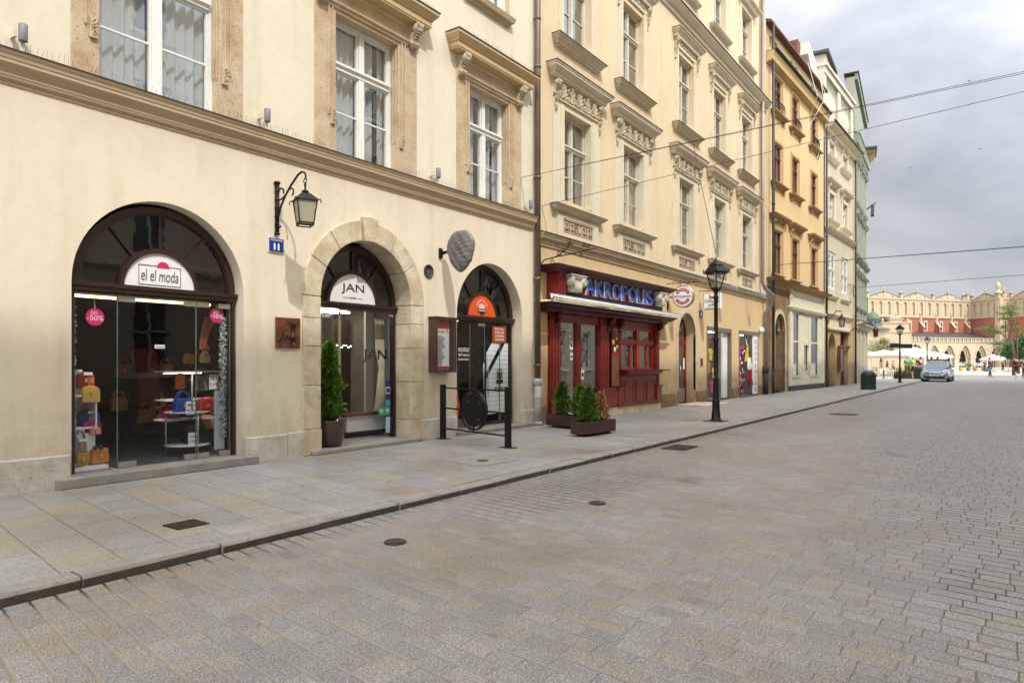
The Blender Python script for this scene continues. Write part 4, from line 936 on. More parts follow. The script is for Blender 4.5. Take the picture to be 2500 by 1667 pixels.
# steel barrier with disc
p0, p1 = gp(640+962*.459, 420+1418*.459), gp(640+1308*.459, 420+1466*.459)
d = Vector((p1[0]-p0[0], p1[1]-p0[1])); L = d.length; bf = Fr(p0[0], p0[1], math.degrees(math.atan2(d.y, d.x)))
t = thing('street_barrier', 'black steel street barrier with a round disc in its middle', 'barrier', bf, L/2, 0, .06)
for u in (0, L):
    g = MB(); g.box(u-.04, u+.04, -.04, .04, .066, .985); bevel(build(g, 'post', M['black'], t), .006)
    g = MB(); g.box(u-.13, u+.13, -.08, .08, .061, .069); build(g, 'base_plate', M['darkgrey'], t)
g = MB()
for z in (.24, .93): g.box(.04, L-.04, -.012, .012, z-.012, z+.012)
g.box(.04, L/2-.29, -.012, .012, .575, .6); g.box(L/2+.29, L-.04, -.012, .012, .575, .6); build(g, 'rail', M['black'], t)
g = MB(); g.ring(L/2, .588, .30, .325, -.03, .03, 0, 360, 48); build(g, 'ring', M['black'], t)
g = MB(); g.disc(L/2, .588, .265, -.012, .012, n=44); g.box(L/2-.012, L/2+.012, -.011, .011, .855, .91); g.box(L/2-.012, L/2+.012, -.011, .011, .265, .33); g.box(L/2-.32, L/2-.25, -.011, .011, .577, .599); g.box(L/2+.25, L/2+.32, -.011, .011, .577, .599)
build(g, 'disc', M['black'], t)
g = MB()
for a in (45, 135, 225, 315): g.lathe([(.008, -.002), (.008, 0)], (L/2+.2*math.cos(R(a)), -.013, .588+.2*math.sin(R(a))), 8, 'y')
build(g, 'rivet', M['steel'], t)

# planters
def planter(label, ox, oy, deg, L, Wd, plants):
    f = Fr(ox, oy, deg); t = thing('planter_box', label, 'planter', f, 0, 0, .06, 'wooden planters before the red restaurant front')
    g = MB()
    for z in (.105, .177, .249): g.box(0, L, 0, .025, z, z+.069); g.box(0, L, Wd-.025, Wd, z, z+.069); g.box(0, .025, .025, Wd-.025, z, z+.069); g.box(L-.025, L, .025, Wd-.025, z, z+.069)
    g.box(.004, L-.004, .004, Wd-.004, .1, .27); bevel(build(g, 'box', mat('dark brown plank', '452f2a', .55, var=.3, sc=12), t), .004)
    g = MB(); g.box(.12, L-.12, .05, Wd-.05, .061, .1); build(g, 'feet', M['dark'], t)
    g = MB(); g.box(.03, L-.03, .03, Wd-.03, .27, .29); build(g, 'soil', M['dark'], t)
    for (u, y, h, r, mt, lab, sd) in plants:
        p = thing('thuja_shrub' if mt is LG else 'dry_shrub', lab, 'shrub', f, u, y, .29, 'shrubs in the wooden planters' if mt is LG else None)
        build(MB().tube([(u, y, .28), (u, y, .29+h*.7)], [.012, .004], 5), 'trunk', M['iron'], p)
        build(foliage((u, y, .30), h, (lambda q, r=r: r*min(1, (q+.12)/.3)*(1-q)**.5+.015) if mt is LG else (lambda q, r=r: r*(1-.75*q)), 2700 if mt is LG else 1000, sd, None, .04), 'foliage', mt, p)
planter('dark plank planter standing nearer the kerb, long side to the street', 10.411, 5.86, -4, 1.02, .32,
    [(.33, .16, .60, .205, LG, 'dense bright green thuja in the front planter', 11), (.76, .17, .50, .17, LB, 'half dead tan and brown shrub in the front planter', 12)])
planter('dark plank planter behind, pointing from the wall towards the street', 11.62, 7.45, -99, 1.02, .36,
    [(.27, .17, .66, .17, LG, 'green thuja nearest the downpipe in the back planter', 13), (.74, .16, .58, .17, LG, 'green thuja in the middle, between the two other green ones', 14)])

# ---------------- goods in the clothing shop window ----------------
def cm(name, col, **k):
    if name not in M: M[name] = mat(name, col, .4, var=.08, **k)
    return M[name]
g = MB(); t = thing('display_shelf', 'white stepped display shelf full of handbags at the left of the shop window', 'shelf', F0, 3.5, .4, .17)
g.box(3.26, 3.62, .26, .60, .17, .215); g.box(3.28, 3.55, .42, .7, .215, .62); g.box(3.28, 3.56, .40, .72, .98, 1.0); g.box(3.545, 3.56, .40, .72, .64, .98); g.box(3.28, 3.57, .40, .72, .62, .64); g.box(3.28, 3.56, .705, .72, .64, .98); g.box(3.3, 3.49, .60, .72, 1.0, 1.28)
build(g, 'shelf_board', M['pw'], t)
def bag(label, px, py, w, h, y, col, shape='trap', handle=None, clasp='gold', flap=False, tag_=False):
    u, z = F0.P(px, py, y); mt = cm('leather ' + col, col); n = shape
    t = thing('handbag', label, 'handbag', F0, u, y, z-h/2, 'handbags in the shop window')
    z0 = z-h/2; g = MB(); d = min(.1, w*.4)
    if n == 'round': pts = [(u-w/2, z0+h), (u-w/2, z0+h*.45)] + [(u-w/2*math.cos(R(a)), z0+h*.45-h*.45*math.sin(R(a))) for a in range(20, 180, 20)] + [(u+w/2, z0+h*.45), (u+w/2, z0+h)]
    elif n == 'dome': pts = [(u-w/2, z0), (u-w/2, z0+h*.6)] + [(u-w/2*math.cos(R(a)), z0+h*.6+h*.4*math.sin(R(a))**.7) for a in range(20, 180, 20)] + [(u+w/2, z0+h*.6), (u+w/2, z0)]
    elif n == 'sack': pts = [(u-w*.45, z0), (u-w*.5, z0+h*.35), (u-w*.35, z0+h*.75), (u-w*.12, z0+h), (u+w*.12, z0+h), (u+w*.35, z0+h*.75), (u+w*.5, z0+h*.35), (u+w*.45, z0)]
    else: pts = [(u-w/2, z0), (u-w*.42, z0+h), (u+w*.42, z0+h), (u+w/2, z0)]
    g.prism(pts, y-d/2, y+d/2); bevel(build(g, 'body', mt, t), .015, 3)
    if flap: g = MB(); g.prism([(u-w*.44, z0+h*1.0), (u-w*.42, z0+h*.5), (u, z0+h*.42), (u+w*.42, z0+h*.5), (u+w*.44, z0+h*1.0)], y-d/2-.012, y-d/2-.002); bevel(build(g, 'flap', mt, t), .004)
    if n == 'dome': g = MB(); g.box(u-w*.46, u+w*.46, y-d/2-.004, y-d/2, z0+h*.58, z0+h*.6); build(g, 'seam', mt, t)
    if handle:
        g = MB(); hh = h*handle; g.tube([(u+w*.32*math.cos(R(a)), y-d*.3, z0+h+hh*math.sin(R(a))) for a in range(0, 181, 15)], .007, 6)
        if handle > .3: g.tube([(u+w*.32*math.cos(R(a)), y+d*.3, z0+h+hh*math.sin(R(a))) for a in range(0, 181, 15)], .007, 6)
        build(g, 'handle', mt, t)
    g = MB(); g.box(u-.012, u+.012, y-d/2-.02, y-d/2-.012 if flap else y-d/2, z0+h*.5-.02, z0+h*.5+.025); build(g, 'clasp', M['steel'] if clasp != 'gold' else cm('brass clasp', 'c9a455'), t)
    if tag_: g = MB(); g.box(u-.03, u+.06, y-d/2-.03, y-d/2-.026, z0+h*.8, z0+h*.98); build(g, 'price_tag', M['pw'], t)
    return t
bag('dark red domed handbag with price tag on the top shelf', 206, 928, .16, .19, .50, '7d1a1c', 'dome', tag_=True)
bag('small coral upright bag beside the dark red one', 222, 930, .075, .17, .47, 'd9564b', 'dome')
bag('pale yellow boxy handbag below the red ones', 220, 962, .19, .19, .42, 'd3aa58', 'dome')
bag('teal blue domed bag on the middle shelf', 215, 1020, .22, .17, .55, '1d6070', 'dome', tag_=True)
bag('magenta purple domed bag before the teal one', 222, 1042, .20, .15, .46, '8f2370', 'dome')
bag('small pink shiny purse on the middle shelf', 232, 1052, .12, .08, .39, 'd68792', 'trap')
bag('grey lilac bag on the low step', 195, 1087, .14, .16, .40, '8e8490', 'trap', .5, tag_=True)
bag('mustard saddle bag with flap at the left bottom corner of the window', 200, 1122, .145, .155, .31, 'b08b36', 'round', .2, flap=True)
bag('tan orange tote with round handle and sunglasses on it', 242, 1112, .2, .17, .36, 'bf7c2a', 'trap', -.55)
t = thing('sunglasses', 'black sunglasses lying on the tan tote', 'sunglasses', F0, 3.5, .3, .4)
u, z = F0.P(240, 1092, .3); g = MB()
for s_ in (-1, 1): g.lathe([(.026, 0), (.026, .006)], (u+s_*.032, .3, z), 12, 'y')
g.box(u-.012, u+.012, .3, .304, z+.005, z+.012); build(g, 'lenses', M['ink'], t); BASE[t] = (3.5, .3, .4)
# round two-tier table with bags
t = thing('display_table', 'two tier round glass display table with thin metal legs right of the shop door', 'display table', F0, 4.72, .6, .165)
g = MB()
for z in (.30, .72): g.lathe([(.27, 0), (.275, .006), (.27, .012)], (4.74, .62, z), 30)
build(g, 'table_top', cm('pale glass shelf', 'c9d6d6'), t)
for a in (30, 150, 270):
    g = MB(); g.tube([(4.74+.25*math.cos(R(a)), .62+.25*math.sin(R(a)), .167), (4.74+.25*math.cos(R(a)), .62+.25*math.sin(R(a)), .725)], .009, 6); build(g, 'leg', M['steel'], t)
bag('royal blue handbag with long strap on the round table', 446, 990, .24, .19, .60, '24489a', 'trap', .5)
bag('brick red handbag on the round table beside the blue one', 503, 990, .23, .19, .56, 'b3402c', 'trap', .12)
bag('large black and white tote bag on the lower tier', 476, 1060, .28, .26, .62, '222124', 'trap', .5)
bag('grey green handbag on the wall shelf', 494, 935, .2, .2, .9, '6f8070', 'trap', .5)
bag('small orange rucksack on the wall shelf behind the door handle', 440, 930, .14, .22, 1.2, 'd9713f', 'dome')
bag('cream drawstring bag hanging behind the right glass', 500, 870, .14, .17, .7, 'cdb39a', 'sack', .5)
bag('hot pink bucket bag hanging by the doorway', 412, 1010, .28, .24, 1.1, 'b5175a', 'sack', .4)
bag('dark yellow handbag on the back shelf', 358, 1015, .24, .19, 1.6, '8a6420', 'trap', .4)
bag('orange yellow bag high on the back shelf', 461, 875, .14, .14, 1.2, 'd48a1c', 'dome')
for i, (px, py, y, c_, lab) in enumerate(((300, 905, 2.6, '6a1f2c', 'wine red bag on the far back shelf, left one'), (325, 905, 2.6, '2b3a55', 'navy bag on the far back shelf, second one'), (352, 905, 2.6, '8a8478', 'grey bag on the far back shelf, third one'), (385, 905, 2.6, '3b4a36', 'dark green bag on the far back shelf, fourth one'), (404, 905, 2.4, '9a6a30', 'ochre bag on the far back shelf, last one'), (290, 985, 2.4, 'b08a30', 'mustard tote on the low stand left of the door'), (385, 985, 2.4, 'c9c2b0', 'cream tote on the low stand behind the door'), (505, 1030, .85, 'd88a6a', 'salmon bag under the round table top'))): bag(lab, px, py, .22, .2, y, c_, ('trap', 'dome')[i % 2], .4)
def card(label, px, py, w, h, y, lines):
    u, z = F0.P(px, py, y); t = thing('price_card', label, 'price card', F0, u, y, z-h/2, 'price cards in the shop window')
    g = MB(); g.box(u-w/2, u+w/2, y-.002, y+.002, z-h/2, z+h/2); build(g, 'sheet', M['pw'], t)
    for i, s_ in enumerate(lines): text(t, 'lettering', s_, u, z+h*.22-i*h*.38, w*.8, h*.2, y-.004, M['ink'], .0008)
card('white price card 99 on the round table top', 465, 996, .12, .17, .42, ['Torebka', '99.00']); card('white price card 119 on the lower tier', 470, 1072, .11, .17, .44, ['Torebka', '119.00'])
card('grey sale card 119 on the wall shelf', 522, 932, .13, .2, .75, ['SALE', '119'])
t = thing('wall_shelf', 'white wall shelves with hangings at the right of the shop window', 'shelf', F0, 4.9, .8, .17)
g = MB(); g.box(4.55, 5.35, .8, 1.1, .86, .88); g.box(4.55, 5.35, .8, 1.1, 1.23, 1.25); g.box(4.55, 5.3, .8, 1.1, .60, .62); build(g, 'shelf_board', M['pw'], t)
g = MB(); g.box(4.93, 5.06, .30, .33, .24, 1.0); build(g, 'side_panel', cm('pale grey panel', 'a9b4bd'), t)
def garland(label, u, y, z0, z1, n, sd):
    rr = random.Random(sd); g = MB(); gx = MB()
    for _ in range(n):
        z = rr.uniform(z0, z1); a = rr.uniform(0, 6.28); r = rr.uniform(0, .05); p = Vector((u+r*math.cos(a), y+r*math.sin(a)*.5, z)); s_ = rr.uniform(.008, .022)
        q = Vector((rr.uniform(-1,1), rr.uniform(-1,1), rr.uniform(-1,1))).normalized(); w_ = q.cross(Vector((0,1,.3))).normalized()
        g.cm = rr.choice((0, 0, 1)); g.add([p-q*s_, p+w_*s_*.6, p+q*s_, p-w_*s_*.6], [(0,1,2,3)])
    t = tag(build(g, 'leaf_garland', [cm('silver leaf', 'c4c8c4'), cm('grey leaf', '6f766c')], None, F0, (u, y, z0)), label, 'garland', 'silver leaf garlands framing the shop window')
garland('silver leaf garland down the left edge of the shop window', 3.27, .33, .5, 2.05, 900, 1); garland('silver leaf garland down the right edge of the shop window', 5.02, .27, .4, 1.95, 1500, 2)
def sale(label, px, py, y, tilt):
    u, z = F0.P(px, py, y); t = thing('sale_disc', label, 'sale sign', F0, u, y, z, 'round pink sale signs hanging in the shop window')
    g = MB(); g.disc(u, z, .095, y-.003, y+.003); build(g, 'disc', M['pink'], t)
    text(t, 'lettering', 'DO', u-.01, z+.045, .065, .035, y-.005, M['pw'], .001, slant=tilt); text(t, 'lettering', '-50%', u, z-.01, .17, .055, y-.005, M['pw'], .001, slant=tilt)
    build(MB().tube([(u, y, z+.09), (u-.01, y, 2.1)], .003, 4), 'string', M['pw'], t)
sale('pink round sale sign at the left of the shop window', 232, 774, .24, 0); sale('pink round sale sign, tilted, at the right of the shop window', 529, 770, .24, -.1)
t = thing('brown_scarf', 'glossy brown hanging garment behind the right sale sign', 'garment', F0, 4.9, .45, 1.55)
g = MB(); vs = []
for i in range(9):
    q = i/8; w_ = .12-.07*q; uc_ = 4.96-.12*q
    for j in range(7): s_ = j/6-.5; vs.append((uc_+s_*w_*1.5, .45+.03*math.sin(j*2.2+q*3), 1.95-.42*q))
g.add(vs, [(i*7+j, i*7+j+1, i*7+j+8, i*7+j+7) for i in range(8) for j in range(6)], True); build(g, 'cloth', cm('copper satin', '8a4526'), t)
t = thing('door_mat', 'grey doormat inside the shop door', 'doormat', F0, 4.2, .6, .165)
g = MB(); g.box(3.7, 4.6, .22, .95, .162, .172); build(g, 'mat', cm('mat grey', '55565a'), t); g = MB(); t.name = 'door_mat'
t = thing('opening_sticker', 'small white shop name sticker in the middle of the glass door', 'sticker', F0, *F0.P(391, 846, .18)[:1], .18, 1.5)
u, z = F0.P(391, 846, .18); g = MB(); g.box(u-.06, u+.06, .188, .19, z-.022, z+.022); build(g, 'sticker_sheet', M['pw'], t); text(t, 'lettering', 'elelmoda', u, z, .1, .022, .186, M['ink'], .0005)
t = thing('dark_red_dress', 'long dark red garment hanging deep in the shop', 'garment', F0, 4.6, 1.8, .9)
g = MB(); g.prism([(4.75, .75), (4.62, 1.5), (4.68, 1.55), (4.85, 1.55), (4.95, 1.5), (5.0, .75)], 1.8, 1.86); build(g, 'cloth', cm('deep red cloth', '4c0a0c'), t)
# person in orange and red just inside the restaurant? -> orange banner figure
t = thing('orange_banner', 'orange and red promotional banner leaning inside the restaurant door', 'banner', F0, 9.75, .45, .15)
g = MB(); g.prism([(9.55, .25), (9.95, .25), (10.0, .55), (9.9, .95), (9.75, 1.15), (9.55, 1.2)], .45, .47); build(g, 'cloth', M['porange'], t); g = MB(); g.prism([(9.55, .88), (9.9, .85), (9.8, 1.1), (9.7, 1.15), (9.55, 1.2)], .44, .449); build(g, 'upper_cloth', M['pred'], t); text(t, 'lettering', 'MUSIC BAR', 9.76, .8, .3, .08, .44, M['pw'], .001)
# ---------------- house 2: yellow house with carved window hoods ----------------
B2 = thing('ornate_house', 'yellow plastered house with carved window hoods above the red restaurant front', 'building', F0, 12.0, 0, .06)
CU = [13.66, 16.60, 20.35, 23.45, 26.55]
ops = []
for c in CU:
    for lo_, hi in ((4.98, 6.98), (8.72, 10.72), (12.85, 14.75)): ops.append(('r', c-.63, c+.63, lo_, hi, .42))
wl = MB(); wall(wl, 12.0, 29.25, 4.0, 17.2, ops)
wl.quad((12,0,17.2),(29.25,0,17.2),(29.25,9,17.2),(12,9,17.2)); wl.quad((29.25,0,0),(29.25,9,0),(29.25,9,17.2),(29.25,0,17.2)); wl.quad((12,0,0),(12,9,0),(12,9,17.2),(12,0,17.2))
build(wl, 'upper_wall', M['yellow'], B2)
wl = MB(); wall(wl, 12.0, 29.25, .06, 4.0, [('r', 12.6, 17.95, .06, 3.3, .5), ('a', 20.42, .73, .06, 2.17, .32), ('r', 22.2, 24.75, .06, 2.57, .12), ('r', 25.62, 28.12, .06, 2.57, .12)])
build(wl, 'ground_floor_wall', plaster('sand plaster shops', 'd9bd92', amt=1.0, dirt_h=1.4), B2)
PR = [(0, 0), (.02, .0), (.03, .03), (.06, .05), (.065, .07), (.10, .10), (.13, .12), (.14, .13), (.14, .16), (.0, .17)]
def prof(z, s=1.0, h=1.0): return [(p*s, z+w*h) for p, w in PR]
c = MB(); c.sweep(12.02, 29.2, [(0, 3.84), (.03, 3.845), (.03, 3.89), (.05, 3.895), (.055, 3.94), (.08, 3.96), (.12, 4.0), (.125, 4.04), (.14, 4.045), (.16, 4.10)], ret=False); build(c, 'string_cornice', M['cornice'], B2)
c = MB(); c.sweep(12.02, 29.2, [(.0, 4.101), (.175, 4.102), (.175, 4.112), (0, 4.15)], ret=False); build(c, 'cornice_flashing', M['roofd'], B2)
c = MB(); c.sweep(12.02, 29.2, [(0, 11.72), (.05, 11.74), (.06, 11.82), (.12, 11.86), (.2, 11.95), (.24, 12.0), (.25, 12.05)], ret=False); build(c, 'string_cornice', M['trim'], B2)
c = MB(); c.sweep(12.02, 29.2, [(.0, 12.051), (.28, 12.052), (.28, 12.065), (0, 12.12)], ret=False); build(c, 'cornice_flashing', M['roofd'], B2)
c = MB(); c.sweep(12.02, 29.2, [(0, 16.6), (.1, 16.7), (.3, 16.9), (.5, 17.0), (.55, 17.2)], ret=False); build(c, 'eaves_cornice', M['trim'], B2)
for ci, c_ in enumerate(CU):
    a, b = c_-.63, c_+.63
    # first floor
    t_ = MB()
    for s_, e0 in ((-1, a), (1, b)):
        u_, v_ = sorted((e0, e0+s_*.45)); t_.box(u_, v_, -.035, .0, 4.80, 7.12)
        u_, v_ = sorted((e0+s_*.02, e0+s_*.17)); t_.box(u_, v_, -.06, -.035, 4.86, 7.05)
        u_, v_ = sorted((e0+s_*.06, e0+s_*.10)); t_.box(u_, v_, -.075, -.06, 4.86, 7.05)
        u_, v_ = sorted((e0-s_*.02, e0+s_*.012)); t_.box(u_, v_, -.034, .14, 4.98, 6.97)
    t_.box(a, b, -.034, .0, 6.98, 7.12); t_.box(c_-1.06, c_+1.06, -.05, -.0, 7.121, 7.15); t_.box(c_-.9, c_+.9, -.08, -.05, 7.12, 7.14)
    t_.box(c_-1.08, c_+1.08, -.02, -.0, 7.15, 7.55)
    t_.box(c_-.93, c_+.93, -.03, 0, 4.13, 4.68)
    fr_ = MB()
    build(t_, 'window_surround', M['trim'], B2)
    h = MB(); h.sweep(c_-1.04, c_+1.04, [(0, 7.55), (.12, 7.552), (.12, 7.575), (.145, 7.58), (.145, 7.63), (.16, 7.633), (.16, 7.65), (.2, 7.675), (.235, 7.70), (.24, 7.715), (.255, 7.718), (.255, 7.74), (.275, 7.77), (.28, 7.80)]); hd = build(h, 'hood_cornice', M['trim'], B2)
    h = MB(); h.sweep(c_-1.04, c_+1.04, [(0, 7.801), (.295, 7.802), (.295, 7.812), (0, 7.86)]); build(h, 'flashing', M['roofd'], hd)
    h = MB()
    for s_ in (-1, 1):
        console(h, c_+s_*1.0, .15, 7.50, .33, .17); console(h, c_+s_*1.0, .10, 7.16, .20, .10, False); h.lathe([(.005, -.10), (.035, -.05), (.03, 0), (.045, .03), (.03, .06)], (c_+s_*1.0, -.06, 6.93), 8)
    build(h, 'console', M['carve'], B2)
    h = MB(); relief(h, c_-.88, c_+.88, 7.16, 7.54, -.055, 5, .027); build(h, 'acanthus_frieze', M['carve'], B2)
    h = MB(); h.sweep(c_-.98, c_+.98, [(0, 4.66), (.03, 4.665), (.03, 4.69), (.08, 4.72), (.11, 4.735), (.135, 4.738), (.135, 4.77), (.17, 4.78), (.19, 4.80)]); sl = build(h, 'window_sill', M['trim'], B2)
    h = MB(); h.sweep(c_-.98, c_+.98, [(0, 4.801), (.2, 4.802), (.2, 4.812), (0, 4.86)]); build(h, 'flashing', M['roofd'], sl)
    # carved panel under the sill
    h = MB(); h.box(c_-.93, c_-.68, -.055, -.03, 4.13, 4.66); h.box(c_+.68, c_+.93, -.055, -.03, 4.13, 4.66); h.box(c_-.68, c_+.68, -.055, -.03, 4.57, 4.66); h.box(c_-.68, c_+.68, -.055, -.03, 4.13, 4.24)
    pn = build(h, 'apron_panel', M['trim'], B2); h = MB(); meander(h, c_-.64, c_+.64, 4.26, 4.55, -.031, .022); build(h, 'meander_relief', M['carve'], pn)
    h = MB(); h.box(c_-.66, c_+.66, -.032, -.030, 4.245, 4.565); build(h, 'panel_ground', M['darkstone'], pn)
    # second floor
    t_ = MB()
    for s_, e0 in ((-1, a), (1, b)):
        u_, v_ = sorted((e0, e0+s_*.2)); t_.box(u_, v_, -.035, 0, 8.6, 10.86); u_, v_ = sorted((e0+s_*.08, e0+s_*.15)); t_.box(u_, v_, -.055, -.035, 8.6, 10.8)
    t_.box(a-.2, b+.2, -.045, 0, 10.86, 11.12) if ci != 0 or True else None
    build(t_, 'window_surround', M['trim'], B2)
    h = MB(); h.sweep(c_-.85, c_+.85, [(0, 11.08), (0.128, 11.085), (0.128, 11.15), (0.14, 11.155), (0.144, 11.18), (0.184, 11.21), (0.188, 11.23), (0.208, 11.235), (0.232, 11.27), (0.24, 11.3)]); hd = build(h, 'hood_cornice', M['trim'], B2)
    h = MB(); h.sweep(c_-.85, c_+.85, [(0, 11.301), (.255, 11.302), (.255, 11.312), (0, 11.36)]); build(h, 'flashing', M['roofd'], hd)
    h = MB()
    for s_ in (-1, 1): console(h, c_+s_*.86, .13, 11.08, .36, .15); console(h, c_+s_*.86, .08, 10.73, .26, .08, False)
    build(h, 'console', M['carve'], B2)
    h = MB()
    for k in range(5): h.lathe([(.05, 0), (.045, -.02), (.015, -.03)], (c_-.5+.25*k, -.045, 10.98), 10, 'y'); spiral(h, (c_-.38+.25*k, 10.97), .05, -.055, 1.2, 0, 1, .01, 8)
    build(h, 'rosette_frieze', M['carve'], B2)
    h = MB(); h.sweep(c_-.88, c_+.88, [(0, 8.30), (.05, 8.302), (.05, 8.34), (.09, 8.345), (.09, 8.375), (.12, 8.39), (.13, 8.42), (.155, 8.423), (.155, 8.45), (.19, 8.47), (.21, 8.50)]); sl = build(h, 'window_sill', M['trim'], B2)
    h = MB(); h.sweep(c_-.88, c_+.88, [(0, 8.501), (.225, 8.502), (.225, 8.512), (0, 8.57)]); build(h, 'flashing', M['roofd'], sl)
    # third floor
    t_ = MB()
    for s_, e0 in ((-1, a), (1, b)): u_, v_ = sorted((e0, e0+s_*.2)); t_.box(u_, v_, -.035, 0, 12.7, 14.9)
    t_.box(a, b, -.035, 0, 14.75, 14.9); build(t_, 'window_surround', M['trim'], B2)
    h = MB(); h.sweep(c_-.85, c_+.85, [(0, 14.9), (.14, 14.95), (.2, 15.05), (.28, 15.1), (.3, 15.15)]); build(h, 'hood_cornice', M['trim'], B2)
    h = MB(); h.sweep(c_-.8, c_+.8, [(0, 12.6), (.1, 12.65), (.16, 12.72), (.18, 12.76)]); build(h, 'window_sill', M['trim'], B2)
    for (lo_, hi) in ((4.98, 6.98), (8.72, 10.72), (12.85, 14.75)):
        cu_ = random.Random(ci*7+int(lo_)).choice([None, [[(.05, .3)], 'curtain'], [[(.05, .24), (.78, .95)], 'curtain'], [[(.03, .47), (.53, .97)], 'cream_cur']])
        grp_window(B2, F0, a, b, lo_, hi, .15, frame='greywin', trans=lo_+1.28, bar=lo_+.62, cur=cu_ if ci < 4 else None, fw=.055, gm='farglass' if cu_ is None else 'glass')
plinth('plinth', M['darkstone'], [(12.05, 12.38), (18.1, 19.65), (21.2, 22.15), (24.8, 25.58), (28.15, 29.1)], .05, .44, -.03, parent=B2)
# arched doorway
g = MB()
for r, y in ((.78, -.03), (.84, -.015)): g.ring(20.42, 2.17, .722, r, y, .05, 0, 180, 28); g.box(20.42-r, 20.42-.722, y, .05, .5, 2.17); g.box(20.42+.722, 20.42+r, y, .05, .5, 2.17)
build(g, 'door_arch', M['limestone'], B2)
g = MB(); g.ring(20.42, 2.17, .67, .728, .29, .34, 0, 180, 28); g.box(19.695, 19.76, .29, .34, .1, 2.17); g.box(21.08, 21.145, .29, .34, .1, 2.17); g.box(19.76, 21.08, .28, .34, 1.90, 2.0); g.box(19.76, 21.08, .28, .34, 2.0, 2.05)
g.box(20.36, 20.48, .29, .34, .1, 1.9); g.box(19.76, 19.82, .3, .34, .1, 1.9); g.box(21.02, 21.08, .3, .34, .1, 1.9)
dr = build(g, 'door', M['red'], B2)
g = MB(); g.disc(20.42, 2.05, .68, .315, .32, 0, 180, 24); g.box(19.8, 21.05, .316, .321, .55, 1.9); build(g, 'pane', M['farglass'], dr); g = MB(); g.box(19.82, 20.36, .30, .33, .1, .55); g.box(20.48, 21.02, .3, .33, .1, .55); build(g, 'kick_plate', M['steel'], dr)
g = MB(); g.box(19.6, 21.3, .5, .55, .1, 3.0); build(g, 'door_interior', M['dark'], dr)
g = MB()
for u in (20.3, 20.54): g.tube([(u, .25, .9), (u, .25, 1.25)], .015, 6)
build(g, 'handle', M['steel'], dr); text(B2, 'door_lettering', 'REZYDENT', 20.42, 2.42, .8, .13, .31, M['offwhite'], .001)
g = MB(); g.prism([(19.6, -1.0), (21.6, -1.0), (21.3, 0.0), (19.6, 0.0)], .061, .10, 'w'); build(g, 'door_ramp', M['limestone'], B2)
g = MB(); g.box(20.86, 20.98, .285, .29, 1.15, 1.5); build(g, 'door_notice', M['pw'], B2)
g = MB(); g.box(21.62, 21.8, -.02, 0, 1.25, 1.5); build(g, 'small_plate', M['roofd'], B2); g = MB(); g.box(21.28, 21.34, -.03, 0, 1.32, 1.4); build(g, 'entry_phone', M['steel'], B2)
# souvenir shops
def shop(u0, u1, items, sd, label_sign=None):
    g = MB(); g.box(u0, u0+.1, -.02, .1, .06, 2.57); g.box(u1-.1, u1, -.02, .1, .06, 2.57); g.box(u0+.1, u1-.1, -.02, .1, 2.42, 2.57); build(g, 'shop_surround', mat('grey stone surround', '75695c', .7), B2)
    b = MB(); y0, y1 = .12, 1.6
    b.quad((u0,y1,.08),(u1,y1,.08),(u1,y1,2.5),(u0,y1,2.5)); b.quad((u0,y0,.08),(u0,y1,.08),(u0,y1,2.5),(u0,y0,2.5)); b.quad((u1,y0,.08),(u1,y1,.08),(u1,y1,2.5),(u1,y0,2.5)); b.quad((u0,y0,2.5),(u1,y0,2.5),(u1,y1,2.5),(u0,y1,2.5)); b.quad((u0,y0,.08),(u1,y0,.08),(u1,y1,.08),(u0,y1,.08))
    build(b, 'shop_interior', mat('shop interior', '8f8a86', .8), B2)
    b = MB(); b.box(u0+.3, u1-.3, .5, .54, 2.44, 2.47); build(b, 'ceiling_lamp', M['tube'], B2)
shop(22.2, 24.75, [], 1); shop(25.62, 28.12, [], 2)
g = MB(); g.quad((22.3,.11,.1),(24.05,.11,.1),(24.05,.11,2.42),(22.3,.11,2.42)); build(g, 'shop_pane', M['shopglass'], B2)
g = MB(); g.box(24.05, 24.12, .08, .14, .1, 2.42); g.box(24.12, 24.6, .09, .11, .1, 2.42); g.box(22.3, 22.36, .09, .14, .1, 2.42); build(g, 'shop_frame', M['white'], B2)
def goods(u0, u1, y, sd, n, z0=.2, z1=2.2):
    rr = random.Random(sd); names = []
    pal = ['b3202a', 'd8d8da', '2b7a3f', 'd8742a', '27456b', 'c4274b', '3f9cc0', 'e3c23a', '1f2022', '8b1420']
    kinds = ['shirt', 'shirt', 'bag', 'cap']
    for i in range(n):
        u = u0+(u1-u0)*((i*0.618) % 1); z = z0+(z1-z0)*(i+.5)/n; col = pal[rr.randrange(len(pal))]
        nm = {'b3202a': 'red', 'd8d8da': 'white', '2b7a3f': 'green', 'd8742a': 'orange', '27456b': 'navy', 'c4274b': 'crimson', '3f9cc0': 'sky blue', 'e3c23a': 'yellow', '1f2022': 'black', '8b1420': 'dark red'}[col]
        names.append((u, z, col, nm, rr.random()))
    for i, (u, z, col, nm, q) in enumerate(names):
        w, h = .34+.12*q, .40; g = MB()
        if u+w/2 > u1: u = u1-w/2
        g.prism([(u-w*.3, z-h/2), (u-w*.3, z+h*.2), (u-w/2, z+h*.08), (u-w/2, z+h*.3), (u-w*.2, z+h/2), (u+w*.2, z+h/2), (u+w/2, z+h*.3), (u+w/2, z+h*.08), (u+w*.3, z+h*.2), (u+w*.3, z-h/2)], y+.02*i % .2, y+.02*i % .2+.03)
        tag(build(g, 'hanging_shirt', cm('cloth ' + col, col), None, F0, (u, y, z-h/2)), '%s shirt in the window behind the lamp post, %s from the bottom' % (nm, ['first', 'second', 'third', 'fourth', 'fifth', 'sixth', 'seventh', 'eighth', 'ninth'][i]), 'shirt', 'souvenir shirts in the shop window')
